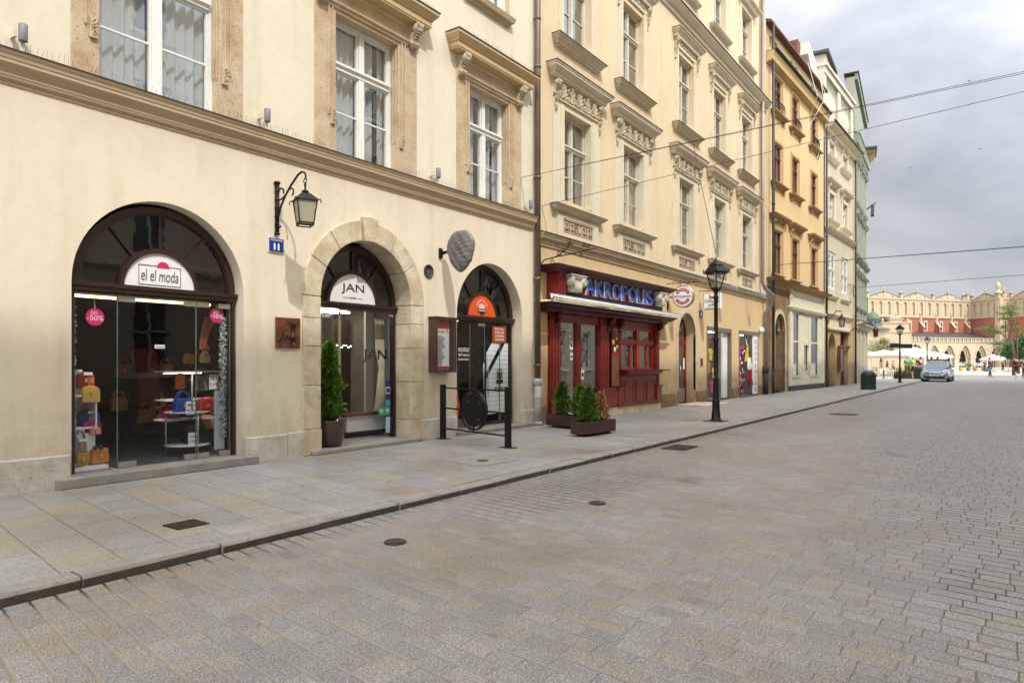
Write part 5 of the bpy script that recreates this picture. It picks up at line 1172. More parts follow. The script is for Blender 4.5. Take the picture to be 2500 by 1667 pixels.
def goods2():
    rr = random.Random(12); cs = ['b3202a', 'e8e8ea', '2b7a3f', '2f6fb0', 'd83a2a', '1f2022', 'e3c23a']; g = [MB() for _ in cs]
    t = thing('shirt_display', 'crowded back wall of small red, white and green souvenirs inside the shop window', 'display', F0, 23.2, .5, .2)
    for i in range(90):
        u, z = 22.35+1.75*rr.random(), .2+2.1*rr.random(); w, h = rr.uniform(.05, .13), rr.uniform(.06, .16); g[rr.randrange(7)].box(u-w, u+w, .62+.002*i, .63+.002*i, z-h, z+h)
    for c_, m_ in zip(cs, g): build(m_, 'souvenir_panel', cm('souvenir '+c_, c_), t)
goods(22.5, 23.95, .2, 5, 9)
goods2()
u0 = 25.75; rr = random.Random(8); g = [MB(), MB(), MB(), MB()]
for i in range(300):
    u, z = u0+rr.uniform(0, .8), rr.uniform(.2, 1.95); r = .05
    g[rr.randrange(4)].lathe([(.01, 0), (r, .01), (r, .03)], (u, .05+rr.uniform(0, .1), z), 8, 'y')
t = thing('souvenir_rack', 'rack crowded with colourful magnets and trinkets at the souvenir shop door', 'souvenir rack', F0, 26, .1, .1)
g_ = MB(); g_.box(25.73, 26.6, .2, .24, .1, 2.0); build(g_, 'rack_board', M['black'], t)
for m_, nm, q in (('pw', 'white_trinkets', 0), ('pink', 'pink_trinkets', 1), ('blue', 'blue_trinkets', 2), ('led', 'x', 3)):
    o = build(g[q], nm if nm != 'x' else 'red_trinkets', M[m_] if nm != 'x' else M['pred'], t)
t = thing('souvenirs_sign', 'tall white vertical sign reading SOUVENIRS beside the shop door', 'shop sign', F0, 27.75, 0, .12)
g = MB(); g.box(27.5, 28.02, -.01, .05, .12, 2.42); build(g, 'board', M['pw'], t)
for i, ch in enumerate('SOUVENIRS'): text(t, 'letter', ch, 27.76, 2.18-i*.235, .2 if ch != 'I' else .04, .165, -.014, M['ink'], .002)
g = MB(); g.box(25.75, 26.6, .3, .32, 1.85, 2.4); t = thing('discount_poster', 'pale pink percent sale poster above the souvenir rack', 'poster', F0, 26.2, .3, 1.85); build(g, 'sheet', mat('pale pink paper', 'c9a5a0', .6), t); text(t, 'lettering', 'SOUVENIRS', 26.17, 2.25, .7, .12, .29, M['redd'], .001); text(t, 'lettering', '%', 26.05, 2.03, .25, .22, .29, M['redd'], .001)
# flags
t = thing('flag', 'Polish and yellow cloth flags hanging on a pole in the souvenir shop doorway', 'flag', F0, 26.9, -.2, .5)
uf = F0.P(1829, 860, -.2)[0]
def cloth(mb, P0, w0, w1, h, drift, y, ph):
    vs = []; nr, nc = 12, 9
    for i in range(nr+1):
        q = i/nr
        for j in range(nc+1):
            s_ = j/nc-.5; vs.append((P0[0]+drift*q+s_*(w0+(w1-w0)*q), y+.05*math.sin(j*1.9+ph+q*2)*(.4+q), P0[1]-h*q))
    mb.add(vs, [(i*(nc+1)+j, i*(nc+1)+j+1, (i+1)*(nc+1)+j+1, (i+1)*(nc+1)+j) for i in range(nr) for j in range(nc)], True)
g = MB(); cloth(g, (uf+.05, 2.0), .08, .22, .6, -.02, -.12, 0); build(g, 'yellow_cloth', cm('flag yellow', 'e0b428'), t)
g = MB(); cloth(g, (uf, 1.55), .2, .42, .45, .02, -.22, 1); build(g, 'white_cloth', M['pw'], t); g = MB(); cloth(g, (uf, 1.12), .42, .35, .62, .12, -.22, 2); build(g, 'red_cloth', cm('flag red', 'c8202c'), t)
build(MB().tube([(uf+.05, -.05, 2.3), (uf+.05, -.22, 1.4)], .012, 6), 'pole', M['steel'], t)
t = thing('wall_lamp', 'small white round lamp on the wall above the SOUVENIRS sign', 'lamp', F0, 28.25, 0, 2.55); g = MB(); g.lathe([(.02, 0), (.11, -.03), (.13, -.1), (.09, -.17), (.02, -.2)], (28.28, 0, 2.66), 16, 'y'); build(g, 'shade', M['pw'], t); g = MB(); g.box(28.24, 28.32, -.02, 0, 2.6, 2.72); build(g, 'mount', M['black'], t)

# ---- red timber restaurant front (part of house 2's ground floor) ----
RF = thing('shopfront', 'red painted timber restaurant front with canopy, pilasters and serving hatch', 'shopfront', F0, 15.2, 0, .06)
g = MB(); Y = -.10
def pil(u0, u1, z0, z1, flute=True, yy=Y):
    g.box(u0, u1, yy, .05, z0, z1)
    if flute:
        n = 3; w_ = (u1-u0)/(n*2+1)
        for k in range(n): g.box(u0+w_*(2*k+1), u0+w_*(2*k+2), yy-.012, yy, z0+.1, z1-.1)
pil(12.40, 12.78, .32, 2.4); pil(13.52, 13.74, .32, 2.3, True, -.06); pil(14.62, 15.08, .24, 2.42); pil(15.52, 15.72, .24, 2.42); pil(17.88, 18.10, .2, 2.5)
g.box(15.08, 15.52, -.12, .05, .24, .74); g.box(12.40, 18.10, -.05, .2, 2.25, 2.52)
for a, b in ((12.36, 12.82), (14.58, 15.12), (15.48, 15.76), (17.84, 18.14)): g.box(a, b, Y-.05, Y, .24, .70); g.box(a-.03, b+.03, Y-.08, Y, .70, .74)
build(g, 'pilaster', M['red'], RF)
g = MB(); g.box(15.75, 17.86, -.10, .02, .24, 1.0)
for k in range(3):
    a = 15.86+k*.68; g.box(a, a+.54, -.115, -.10, .34, .36); g.box(a, a+.54, -.115, -.1, .86, .88); g.box(a, a+.03, -.115, -.1, .36, .86); g.box(a+.51, a+.54, -.115, -.1, .36, .86); g.box(a+.06, a+.48, -.112, -.1, .40, .82)
g.box(15.7, 17.88, -.16, .0, .27, .31); g.prism([(-.1, 1.0), (-.28, 1.08), (-.30, 1.10), (-.30, 1.14), (-.05, 1.14), (-.05, 1.0)], 15.72, 17.87, 'u'); g.box(12.8, 14.6, -.06, .02, .24, .5)
g.box(15.12, 15.48, -.135, -.12, .32, .64)
build(g, 'panelled_counter', M['red'], RF)
g = MB(); g.box(15.6, 18.25, -.36, -.04, 1.141, 1.17); build(g, 'counter_top', M['redd'], RF)
g = MB()
for a, b, z0, z1 in ((15.75, 16.80, 1.17, 1.86), (16.86, 17.86, 1.17, 1.86), (15.75, 16.80, 1.92, 2.25), (16.86, 17.86, 1.92, 2.25)):
    g.box(a, a+.05, -.02, .04, z0, z1); g.box(b-.05, b, -.02, .04, z0, z1); g.box(a+.05, b-.05, -.02, .04, z0, z0+.05); g.box(a+.05, b-.05, -.02, .04, z1-.05, z1)
g.box(16.74, 16.92, -.05, .03, 1.17, 2.25); g.box(15.75, 17.86, -.06, .03, 1.86, 1.92); g.box(16.4, 16.46, -.02, .03, 1.2, 1.85); g.box(17.4, 17.46, -.02, .03, 1.2, 1.85)
wf = build(g, 'hatch_window', mat('bright red paint', '9e2f20', .4, var=.1, coat=.2), RF)
g = MB(); g.quad((15.75,.01,1.17),(17.86,.01,1.17),(17.86,.01,2.25),(15.75,.01,2.25)); build(g, 'pane', M['glass'], wf)
g = MB(); g.box(12.78, 13.52, -.02, -.016, .5, 2.25); g.box(13.74, 14.62, -.02, -.016, .5, 2.25); build(g, 'door_pane', M['glass'], RF)
g = MB(); g.box(12.6, 18.0, 1.0, 1.05, .1, 3.2); g.box(12.6, 12.62, .05, 1.0, .1, 3.2); g.box(17.98, 18.0, .05, 1.0, .1, 3.2); g.box(12.6, 18.0, .05, 1.0, 2.3, 2.33); build(g, 'room_interior', mat('dim brown room', '2e241c', .9), RF)
# rubble stone wall seen behind the second pane
g = MB(); rr = random.Random(6); z = .4
while z < 2.25:
    h = rr.uniform(.06, .13); u = 13.7
    while u < 14.65: l = rr.uniform(.12, .3); g.box(u+.006, u+l-.006, .45+rr.uniform(0, .03), .6, z+.005, z+h-.005); u += l
    z += h
bevel(build(g, 'rubble_wall', mat('grey rubble stone', '8d8473', .85, var=.3), RF), .012)
g = MB(); g.ring(14.2, 1.85, .32, .4, .42, .5, 0, 180, 18); build(g, 'inner_arch', M['limestone'], RF)
g = MB(); g.box(12.36, 18.14, -.12, .1, .061, .243); build(g, 'stone_base', M['limestone'], RF)
# counters in the room
g = MB(); g.box(15.1, 15.5, -.135, -.125, .76, 2.24); build(g, 'menu_board', mat('menu board black', '221c1a', .5), RF)
g = MB(); g.box(15.12, 15.48, -.145, -.136, .78, 1.52); build(g, 'wood_board', mat('rustic plank', '8a5c38', .6, var=.4, sc=5, streak=True), RF)
g = MB(); g.box(15.12, 15.48, -.145, -.136, 1.53, 1.62); g.disc(15.3, 2.08, .15, -.142, -.136); build(g, 'menu_red', cm('menu red', '9a1f26'), RF)
for (u, z, r, c_) in ((15.2, 1.86, .08, 'd88a3a'), (15.3, 2.08, .1, '7a3a22'), (15.28, 1.68, .07, 'e2ddd2'), (15.4, 1.75, .05, 'c8b13a'), (15.38, 1.95, .03, 'e2ddd2')):
    g = MB(); g.lathe([(r, -.003), (r*.8, -.014), (r*.4, -.02)], (u, -.136, z), 14, 'y'); build(g, 'dish_picture', cm('dish ' + c_, c_, sc=40), RF)
text(RF, 'window_lettering', 'KEBAB', 15.95, 2.09, .72, .16, -.0, M['offwhite'], .001)
for u, z, s_ in ((13.35, 1.75, .12), (13.36, 1.5, .1), (13.86, 1.08, .14), (13.3, 1.9, .08)):
    g = MB(); g.box(u-s_/2, u+s_/2, -.03, -.026, z-s_*.8, z+s_*.8); build(g, 'window_sticker', M['pw'], RF); g = MB(); g.box(u-s_*.3, u+s_*.3, -.034, -.031, z-s_*.3, z+s_*.3); build(g, 'sticker_print', M['ink'], RF)
# canopy roofs, fascia and brackets
g = MB(); g.sweep(12.30, 18.2, [(0, 2.42), (.2, 2.44), (.22, 2.5), (.34, 2.54), (.36, 2.58), (.42, 2.6), (.42, 2.62)]); build(g, 'lower_canopy', M['redd'], RF)
g = MB(); g.sweep(12.30, 18.2, [(0, 2.621), (.45, 2.622), (.45, 2.635), (0, 2.72)]); build(g, 'canopy_flashing', M['offwhite'], RF)
g = MB(); g.sweep(12.5, 17.85, [(0, 3.28), (.36, 3.283), (.38, 3.31), (.42, 3.315), (.44, 3.35), (.50, 3.37), (.53, 3.40)]); build(g, 'upper_canopy', M['redd'], RF)
g = MB(); g.sweep(12.5, 17.85, [(0, 3.401), (.55, 3.402), (.55, 3.41), (0, 3.5)]); build(g, 'canopy_flashing', M['roofd'], RF)
g = MB(); g.box(12.45, 17.9, -.27, .05, 2.66, 3.28); build(g, 'sign_fascia', mat('dark fascia', '2c1210', .5), RF)
g = MB(); g.box(12.36, 12.62, -.33, .05, 2.66, 3.275); g.box(12.4, 12.44, -.345, -.33, 2.7, 3.2); g.box(12.5, 12.54, -.345, -.33, 2.7, 3.2); build(g, 'side_pilaster', M['red'], RF)
for u in (12.6, 15.0, 15.6, 17.98):
    g = MB(); console(g, u, .1, 2.44, .34, .28); build(g, 'bracket', M['redd'], RF)
# sign letters: white rimmed blue
ws = [.38, .36, .36, .38, .34, .38, .30, .14, .34]; tot = sum(ws)+.10*8; u = 13.56; k_ = 3.62/tot
for ch, w_ in zip('AKROPOLIS', ws):
    w_ *= k_
    text(RF, 'sign_letter_rim', ch, u+w_/2, 3.085, w_+.05, .385, -.285, M['pw'], .012); text(RF, 'sign_letter', ch, u+w_/2, 3.085, w_, .34, -.302, cm('letter blue', '3564d8'), .012); u += w_+.10*k_
for k in range(8):
    g = MB(); a = 13.45+k*.46; g.prism([(a, 2.88), (a+.28, 2.88), (a+.22, 3.12)], -.283, -.273); build(g, 'sign_ray', cm('ray red', 'a8382c'), RF)
def capital(uc, s_, z=2.90):
    g = MB(); y = -.27; g.box(uc-.34*s_, uc+.34*s_, y-.2, y, z+.34, z+.37); g.box(uc-.3*s_, uc+.3*s_, y-.18, y, z+.30, z+.34); g.box(uc-.2*s_, uc+.2*s_, y-.14, y, z, z+.30)
    for k in range(5): g.tube([(uc+(-.16+.08*k)*s_, y-.145, z), (uc+(-.16+.08*k)*s_, y-.145, z+.2)], .022, 6)
    for q in (-1, 1): g.lathe([(.01, y-.20), (.10, y-.19), (.10, y)], (uc+q*.24*s_, 0, z+.22), 16, 'y'); spiral(g, (uc+q*.24*s_, z+.22), .085, y-.205, 1.8, 0, q, .014, 16)
    build1(g, 'ionic_capital', mat('plaster capital', 'c9c5b6', .7), RF)
capital(12.97, 1.0); capital(17.6, .8)
# rolled awning (moves on its own arms)
t = thing('rolled_awning', 'rolled up blue and cream awning on a long metal tube above the restaurant door', 'awning', F0, 15.2, -.5, 2.7)
g = MB(); g.tube([(11.62, -.6, 2.70), (18.55, -.6, 2.665)], .035, 12); build(g, 'roller', M['offwhite'], t)
g = MB(); g.tube([(11.6, -.57, 2.735), (18.75, -.57, 2.70)], .026, 10); build(g, 'rolled_cloth', cm('awning blue', '3f6ba0'), t)
g = MB(); g.box(11.75, 18.4, -.64, -.61, 2.63, 2.665); build(g, 'front_bar', cm('awning cream', 'd2c4a0'), t)
for a, b in ((12.2, 14.6), (17.6, 15.4)):
    g = MB(); g.tube([(a, -.30, 2.70), (b, -.42, 2.665)], .028, 6); g.tube([(b, -.42, 2.665), (a+.3*(1 if b > a else -1), -.58, 2.66)], .022, 6); build(g, 'folding_arm', M['offwhite'], t)
g = MB(); g.tube([(11.62, -.6, 2.70), (11.5, -.68, 2.6), (11.46, -.7, 2.64), (11.54, -.64, 2.72)], .02, 6); build(g, 'end_cap', M['offwhite'], t)

# downpipes at the right end of house 2 and on
t = thing('drainpipe', 'grey downpipe with an offset bend at the right end of the yellow house', 'drainpipe', F0, 28.8, -.1, .06)
g = MB(); g.tube([(28.35, -.12, 16.8), (28.35, -.12, 4.6), (28.45, -.2, 4.35), (28.75, -.42, 4.1), (28.8, -.35, 3.7), (28.8, -.12, 3.4), (28.8, -.12, .9)], .075, 10); build(g, 'pipe', mat('grey zinc pipe', '8c8578', .5, metal=.4, var=.15, streak=True), t)
g = MB(); g.tube([(28.8, -.12, .07), (28.8, -.12, 1.0)], .1, 10); g.lathe([(.12, 0), (.14, .05), (.14, .2), (.11, .25)], (28.8, -.12, .95), 10); build(g, 'lower_pipe', M['darkgrey'], t)
# empty scroll bracket
lf = Fr(12.05, 7.91, -62); t = thing('scroll_bracket', 'empty wrought iron scroll bracket on the wall left of the red restaurant sign', 'bracket', lf, 0, 0, 3.25)
g = MB(); g.tube([(.03, 0, 3.2), (.03, 0, 3.85)], .02, 6)
g.tube([(.03, 0, 3.42), (.12, 0, 3.52), (.35, 0, 3.58), (.7, 0, 3.64), (1.05, 0, 3.72), (1.2, 0, 3.74)], [.014]*5+[.006], 6)
for c, r, a in (((.3, 3.48), .06, 90), ((.42, 3.66), .05, 200), ((.52, 3.70), .05, 20), ((.95, 3.82), .05, 200), ((1.03, 3.78), .045, 0), ((.9, 3.60), .05, 90), ((.62, 3.86), .04, 270), ((.70, 3.84), .04, 90)):
    pts = [(c[0]+r*(1-.75*i/14)*math.cos(R(a)+i*.6), 0, c[1]+r*(1-.75*i/14)*math.sin(R(a)+i*.6)) for i in range(15)]; g.tube(pts, .008, 5)
g.tube([(.2, 0, 3.54), (.45, 0, 3.62), (.63, 0, 3.78), (.66, 0, 3.95)], .009, 5)
build(g, 'scrollwork', M['iron'], t)
# hanging round sign
sf = Fr(18.9, 7.91, -90); t = thing('round_pub_sign', 'round white and red double sided pub sign hanging over the arched door', 'hanging sign', sf, .5, 0, 3.0)
g = MB(); g.lathe([(.31, -.07), (.32, -.05), (.32, .05), (.31, .07)], (.5, 0, 3.26), 40, 'y'); build(g, 'housing', M['steel'], t)
g = MB(); g.disc(.5, 3.26, .30, -.076, -.071, n=40); build(g, 'face', M['pw'], t)
g = MB(); g.ring(.5, 3.26, .15, .235, -.08, -.077, 25, 155, 20); g.ring(.5, 3.26, .15, .235, -.08, -.077, 205, 335, 20); g.ring(.5, 3.26, .285, .298, -.08, -.077, 0, 360, 40); build(g, 'red_band', cm('sign red', 'a31f2b'), t)
g = MB(); g.box(.235, .765, -.081, -.0775, 3.2, 3.32); build(g, 'name_band', M['pw'], t)
text(t, 'lettering', 'PIWIARNIA', .5, 3.26, .50, .075, -.083, M['ink'], .002)
arctext(t, 'lettering', 'PUB & RESTAURANT', .5, 3.26, .192, .035, -.082, M['pw'], 90, 105); arctext(t, 'lettering', 'PIWO & GRILL', .5, 3.26, .192, .035, -.082, M['pw'], 270, 90, True)
g = MB(); g.tube([(0, 0, 3.66), (1.0, 0, 3.66)], .012, 6); g.tube([(.4, 0, 3.66), (.4, 0, 3.57)], .008, 5); g.tube([(.6, 0, 3.66), (.6, 0, 3.57)], .008, 5)
for k in range(5): g.tube([(.15+k*.16, 0, 3.66), (.22+k*.16, 0, 3.74), (.28+k*.16, 0, 3.71)], .008, 5)
g.tube([(0, 0, 3.26), (.18, 0, 3.26)], .02, 6); g.box(-.0, .03, -.04, .04, 2.9, 3.5); build(g, 'bracket', M['iron'], t)
sf = Fr(21.5, 7.91, -90); t = thing('square_restaurant_sign', 'square white illuminated restaurant sign with a red chili mark behind the lamp post', 'hanging sign', sf, .5, 0, 3.0)
g = MB(); g.box(.18, .72, -.1, .1, 3.05, 3.58); bevel(build(g, 'housing', M['pw'], t), .03, 3)
g = MB()
for a in ((.19, .2, 3.06, 3.57), (.7, .71, 3.06, 3.57)): g.box(a[0], a[1], -.104, -.1, a[2], a[3])
g.box(.2, .7, -.104, -.1, 3.06, 3.07); g.box(.2, .7, -.104, -.1, 3.56, 3.57); build(g, 'border', M['ink'], t)
g = MB(); g.tube([(.38, -.104, 3.52), (.41, -.104, 3.44), (.48, -.104, 3.43), (.53, -.104, 3.49)], [.012, .03, .03, .006], 8); build(g, 'chili_mark', M['pred'], t)
text(t, 'lettering', 'Chłopskie', .46, 3.31, .46, .12, -.104, M['ink'], .002); text(t, 'lettering', 'jadło', .47, 3.19, .26, .11, -.104, M['ink'], .002); text(t, 'lettering', 'RESTAURANT', .45, 3.10, .34, .03, -.104, M['ink'], .001)
g = MB(); g.tube([(0, 0, 3.66), (.9, 0, 3.66)], .012, 6); g.tube([(.3, 0, 3.66), (.3, 0, 3.58)], .008, 5); g.tube([(.6, 0, 3.66), (.6, 0, 3.58)], .008, 5); build(g, 'bracket', M['iron'], t)
t = thing('house_number_plate', 'blue enamel house number plate 9 right of the arched door', 'number plate', F0, 21.64, 0, 2.83)
g = MB(); g.box(21.48, 21.80, -.02, -.005, 2.83, 3.05); build(g, 'plate', M['blue'], t); text(t, 'numerals', '9', 21.64, 2.92, .1, .13, -.022, M['pw'], .001)
for i, (u, lab) in enumerate(((23.2, 'grey spotlight on the cornice, the one nearer the lamp post'), (26.6, 'grey spotlight on the cornice, the one above the SOUVENIRS sign'))):
    t = thing('spotlight', lab, 'spotlight', F0, u, -.5, 3.9, 'spotlights over the souvenir shops'); g = MB(); g.prism([(-.72, 3.76), (-.70, 3.92), (-.52, 3.95), (-.50, 3.84)], u-.11, u+.11, 'u'); bevel(build(g, 'housing', M['alu'], t), .015); g = MB(); g.tube([(u, -.6, 3.9), (u-.1, -.1, 4.0)], .02, 5); g.tube([(u, -.6, 3.95), (u-.5, -.15, 4.02)], .012, 5); build(g, 'arm', M['alu'], t)
# ---------------- house 3: orange house ----------------
B3 = thing('orange_house', 'orange plastered house with red roof edge and brown windows', 'building', G, .1, 0, .06)
C3 = [(1.0, 2.15), (3.66, 4.75), (6.95, 8.05)]
ops = [('r', a, b, lo_, hi, .3) for a, b in C3 for lo_, hi in ((5.22, 7.05), (9.12, 10.8), (12.15, 13.65))]
w_ = MB(); wall(w_, 0.02, 9.5, 4.6, 14.1, ops); w_.quad((9.5,0,0),(9.5,8,0),(9.5,8,15.6),(9.5,0,15.6)); w_.quad((.02,0,0),(.02,8,0),(.02,8,15.6),(.02,0,15.6)); build(w_, 'wall', M['orange'], B3)
w_ = MB(); wall(w_, .02, 9.5, 14.1, 15.55, [('r', a+k, a+k+.4, 14.75, 15.25, .3) for a in (.6, 3.7, 7.2) for k in (0, .75)], y=.05); build(w_, 'attic_wall', M['orange'], B3)
g = MB(); g.box(.1, 9.4, .36, .4, 14.5, 15.3); build(g, 'attic_vent_dark', M['dark'], B3)
g = MB(); g.prism([(-.22, 15.52), (-.22, 15.60), (.1, 15.72), (4, 18), (4, 15.52)], .0, 9.55, 'u'); build(g, 'roof', M['rtile'], B3)
w_ = MB(); wall(w_, .02, 9.5, .06, 4.6, [('a', 1.85, .75, .06, 2.75, .45), ('r', 3.2, 9.35, .1, 4.0, .2)]); build(w_, 'ground_floor_wall', M['darkstone'], B3)
g = MB(); g.sweep(.0, 9.5, [(0, 13.85), (.05, 13.86), (.06, 13.9), (.14, 13.92), (.15, 13.93), (.26, 13.95), (.28, 14.1), (.34, 14.3)], ret=False); build(g, 'eaves_cornice', M['gold'], B3)
g = MB(); g.tube([(.1, -.40, 14.38), (9.4, -.40, 14.35)], .055, 8); g.box(0, 9.5, -.37, .05, 14.302, 14.33); build(g, 'gutter', M['roofd'], B3)
g = MB(); g.sweep(.45, 9.35, [(0, 4.66), (.1, 4.68), (.16, 4.78), (.3, 4.84), (.4, 4.88)]); build(g, 'string_cornice', M['brownm'], B3)
g = MB(); g.sweep(.45, 9.35, [(0, 4.881), (.43, 4.882), (.43, 4.90), (.1, 5.0), (0, 5.0)]); build(g, 'cornice_flashing', M['roofd'], B3)
for a, b in C3:
    for lo_, hi in ((5.22, 7.05), (9.12, 10.8), (12.15, 13.65)):
        grp_window(B3, G, a, b, lo_, hi, .07, frame='brownwin', fw=.05, trans=lo_+(hi-lo_)*.66, cur=[[(.05, .46), (.54, .95)], 'curtain'] if lo_ < 6 else None, gm='glass')
        t_ = MB()
        for q, wd in ((.14, .03), (.05, .05)): t_.box(a-q-.05, a-q+.0, -wd, 0, lo_, hi+q); t_.box(b+q, b+q+.05, -wd, 0, lo_, hi+q); t_.box(a-q-.05, b+q+.05, -wd, 0, hi+q-.002, hi+q+.05)
        build(t_, 'window_surround', M['gold'], B3)
        h = MB(); h.sweep(a-.22, b+.22, [(0, lo_-.22), (.08, lo_-.2), (.12, lo_-.14), (.22, lo_-.1), (.23, lo_-.05)] if lo_ > 6 else [(0, lo_-.12), (.1, lo_-.1), (.1, lo_-.05)]); build(h, 'window_sill', M['brownm'], B3)
        if lo_ > 6:
            h = MB()
            for u in (a-.12, b+.12): h.prism([(0, lo_-.22), (-.12, lo_-.22), (-.1, lo_-.32), (-.02, lo_-.4), (0, lo_-.4)], u-.05, u+.05, 'u')
            build(h, 'sill_bracket', M['brownm'], B3)
    h = MB(); h.sweep(a-.3, b+.3, [(0, 7.45), (.12, 7.46), (.15, 7.55), (.26, 7.6), (.3, 7.68)]); build(h, 'hood_cornice', M['brownm'], B3)
    h = MB(); 
    for u in (a-.2, b+.2): console(h, u, .12, 7.45, .3, .16, False)
    build(h, 'console', M['gold'], B3)
    h = MB()                                     # little iron window guards on the top floor
    for k in range(9): x = a+(b-a)*k/8; h.tube([(x, -.12, 12.15), (x, -.17, 12.35), (x, -.12, 12.62)], .012, 4)
    h.tube([(a, -.12, 12.62), (b, -.12, 12.62)], .018, 4); h.tube([(a, -.12, 12.2), (b, -.12, 12.2)], .014, 4); build(h, 'window_guard', M['iron'], B3)
g = MB()
for r, y in ((.8, -.04), (.95, -.02)): g.ring(1.85, 2.75, .75, r, y, .1, 0, 180, 20); g.box(1.85-r, 1.1, y, .1, .06, 2.75); g.box(2.6, 1.85+r, y, .1, .06, 2.75)
g.ring(1.85, 2.75, .62, .75, .2, .3, 0, 180, 20); build(g, 'door_arch', M['limestone'], B3)
g = MB(); g.box(1.1, 2.6, .42, .46, .08, 3.5); build(g, 'door', M['redd'], B3); g = MB(); g.box(1.2, 2.5, .4, .42, 2.72, 2.8); build(g, 'door_transom', M['red'], B3)
SF = thing('cream_shopfront', 'cream painted timber shopfront with two tall windows on the orange house', 'shopfront', G, 6.3, 0, .1)
g = MB(); g.box(3.17, 9.3, -.05, .02, 3.95, 4.72); g.sweep(3.25, 9.25, [(.05, 3.74), (.16, 3.78), (.2, 3.88), (.2, 3.9), (.05, 3.95)])
for u in (3.17, 9.0): g.box(u, u+.3, -.09, .02, .3, 4.75); g.box(u+.05, u+.25, -.12, -.09, 4.3, 4.75); g.box(u+.08, u+.22, -.1, -.09, .8, 3.6)
for u0_, u1_ in ((3.47, 3.85), (4.75, 5.6), (6.45, 6.85), (8.2, 9.0)): g.box(u0_, u1_, -.03, .02, .7, 3.75)
g.box(3.47, 9.0, -.04, .02, .3, .72); g.box(3.47, 9.0, -.03, .02, 3.62, 3.75)
for u0_, u1_ in ((3.6, 4.9), (6.7, 8.4)): g.box(u0_, u1_, -.09, -.04, .68, .74); g.box(u0_+.1, u1_-.1, -.05, -.04, .36, .6)
for u0_, u1_ in ((3.85, 4.75), (6.85, 8.2)): g.box(u0_, u1_, -.02, .02, 2.3, 2.38)
g.box(4.95, 5.3, -.05, -.03, .8, 3.5); g.box(6.5, 6.8, -.05, -.03, .8, 3.5); build(g, 'timber_frame', mat('cream timber', 'dad3bc', .5), SF)
g = MB(); g.box(3.17, 9.3, -.07, .02, .08, .3); build(g, 'base', M['darkgrey'], SF)
g = MB(); g.box(3.85, 4.75, .03, .034, .7, 3.62); g.box(6.85, 8.2, .03, .034, .7, 3.62); g.box(5.62, 6.42, .03, .034, .9, 3.5); build(g, 'pane', M['farglass'], SF)
g = MB(); g.box(3.5, 9.0, .18, .2, .3, 3.7); build(g, 'room_interior', mat('dim shop', '3c3b38', .8), SF)
g = MB(); g.box(5.6, 6.44, -.02, .02, .3, .95); g.box(5.6, 5.7, -.02, .02, .95, 2.2); g.box(6.34, 6.44, -.02, .02, .95, 2.2); g.box(5.6, 6.44, -.08, .02, 2.2, 2.35); g.box(5.6, 6.44, -.02, .02, 2.35, 3.6); g.tube([(6.36, -.06, .8), (6.4, -.12, 1.1), (6.36, -.06, 1.5)], .02, 6); build(g, 'door', mat('cream door', 'd8d0b2', .5), SF)
def dpipe(label, f, u, z1, y=-.12, m='roofd', r=.055):
    t = thing('drainpipe', label, 'drainpipe', f, u, y, .06); build(MB().tube([(u, y, 1.0), (u, y, z1)], r, 8), 'pipe', M[m], t)
    g = MB(); g.tube([(u, y, .07), (u, y, 1.05)], r*1.2, 8)
    for z in (1.05, 4.2, 8.0): g.lathe([(r*1.25, -.05), (r*1.25, .05)], (u, y, z), 8)
    build(g, 'collar', M['darkgrey'], t)
dpipe('dark downpipe at the left edge of the orange house', G, .32, 15.6, -.2, 'roofd', .06)
dpipe('dark downpipe between the orange house and the pale yellow house', G, 9.62, 13.8)
dpipe('dark downpipe between the pale yellow house and the green house', G, 16.7, 13.8)
# roof ropes hanging from the gutter
t = thing('hanging_ropes', 'pale ropes hanging from the roof edge down the orange house', 'rope', G, 6.0, -.4, 9)
g = MB(); g.tube([(5.2, -.3, 15.6), (5.6, -.65, 14.0), (6.2, -.1, 13.2)], .011, 4); g.tube([(7.6, -.3, 15.5), (6.6, -.7, 14.1), (5.6, -.1, 12.4)], .011, 4); g.tube([(7.7, -.3, 15.5), (8.0, -.65, 14.1), (8.6, -.2, 12.9), (7.7, -.1, 11.6)], .011, 4); build(g, 'ropes', M['pw'], t)

# ---------------- house 4: pale yellow ----------------
B4 = thing('pale_house', 'pale yellow house with balustraded roof parapet and white grouped windows', 'building', G, 9.7, 0, .06)
ops = [('r', 10.45, 12.1, 5.35, 7.4, .3), ('r', 13.5, 15.2, 5.35, 7.4, .3)] + [('r', c-.6, c+.6, lo_, hi, .3) for c in (11.15, 14.3) for lo_, hi in ((9.1, 10.55), (12.5, 13.3))]
w_ = MB(); wall(w_, 9.72, 17.0, 3.95, 14.0, ops); w_.quad((17,0,0),(17,8,0),(17,8,14),(17,0,14)); w_.quad((9.72,0,14),(17,0,14),(17,8,14),(9.72,8,14)); build(w_, 'wall', M['pale'], B4)
w_ = MB(); wall(w_, 9.72, 17.0, .06, 3.95, [('a', 11.3, .85, .06, 2.1, .35), ('r', 13.2, 15.3, .06, 3.2, .5)]); build(w_, 'ground_floor_wall', plaster('dirty pale plaster', 'b89f78', amt=1.0, dirt_h=2.2), B4)
for a, b in ((10.45, 12.1), (13.5, 15.2)):
    grp_window(B4, G, a, b, 5.35, 7.4, .05, trans=6.4, bar=[6.9, 5.9], fw=.12, cur=[[(.05, .46), (.54, .95)], 'curtain']); h = MB(); h.sweep(a-.1, b+.1, [(0, 4.82), (.1, 4.85), (.16, 4.95)]); h.box(a, b, -.04, 0, 4.97, 5.35); build(h, 'window_sill', M['trimg'], B4)
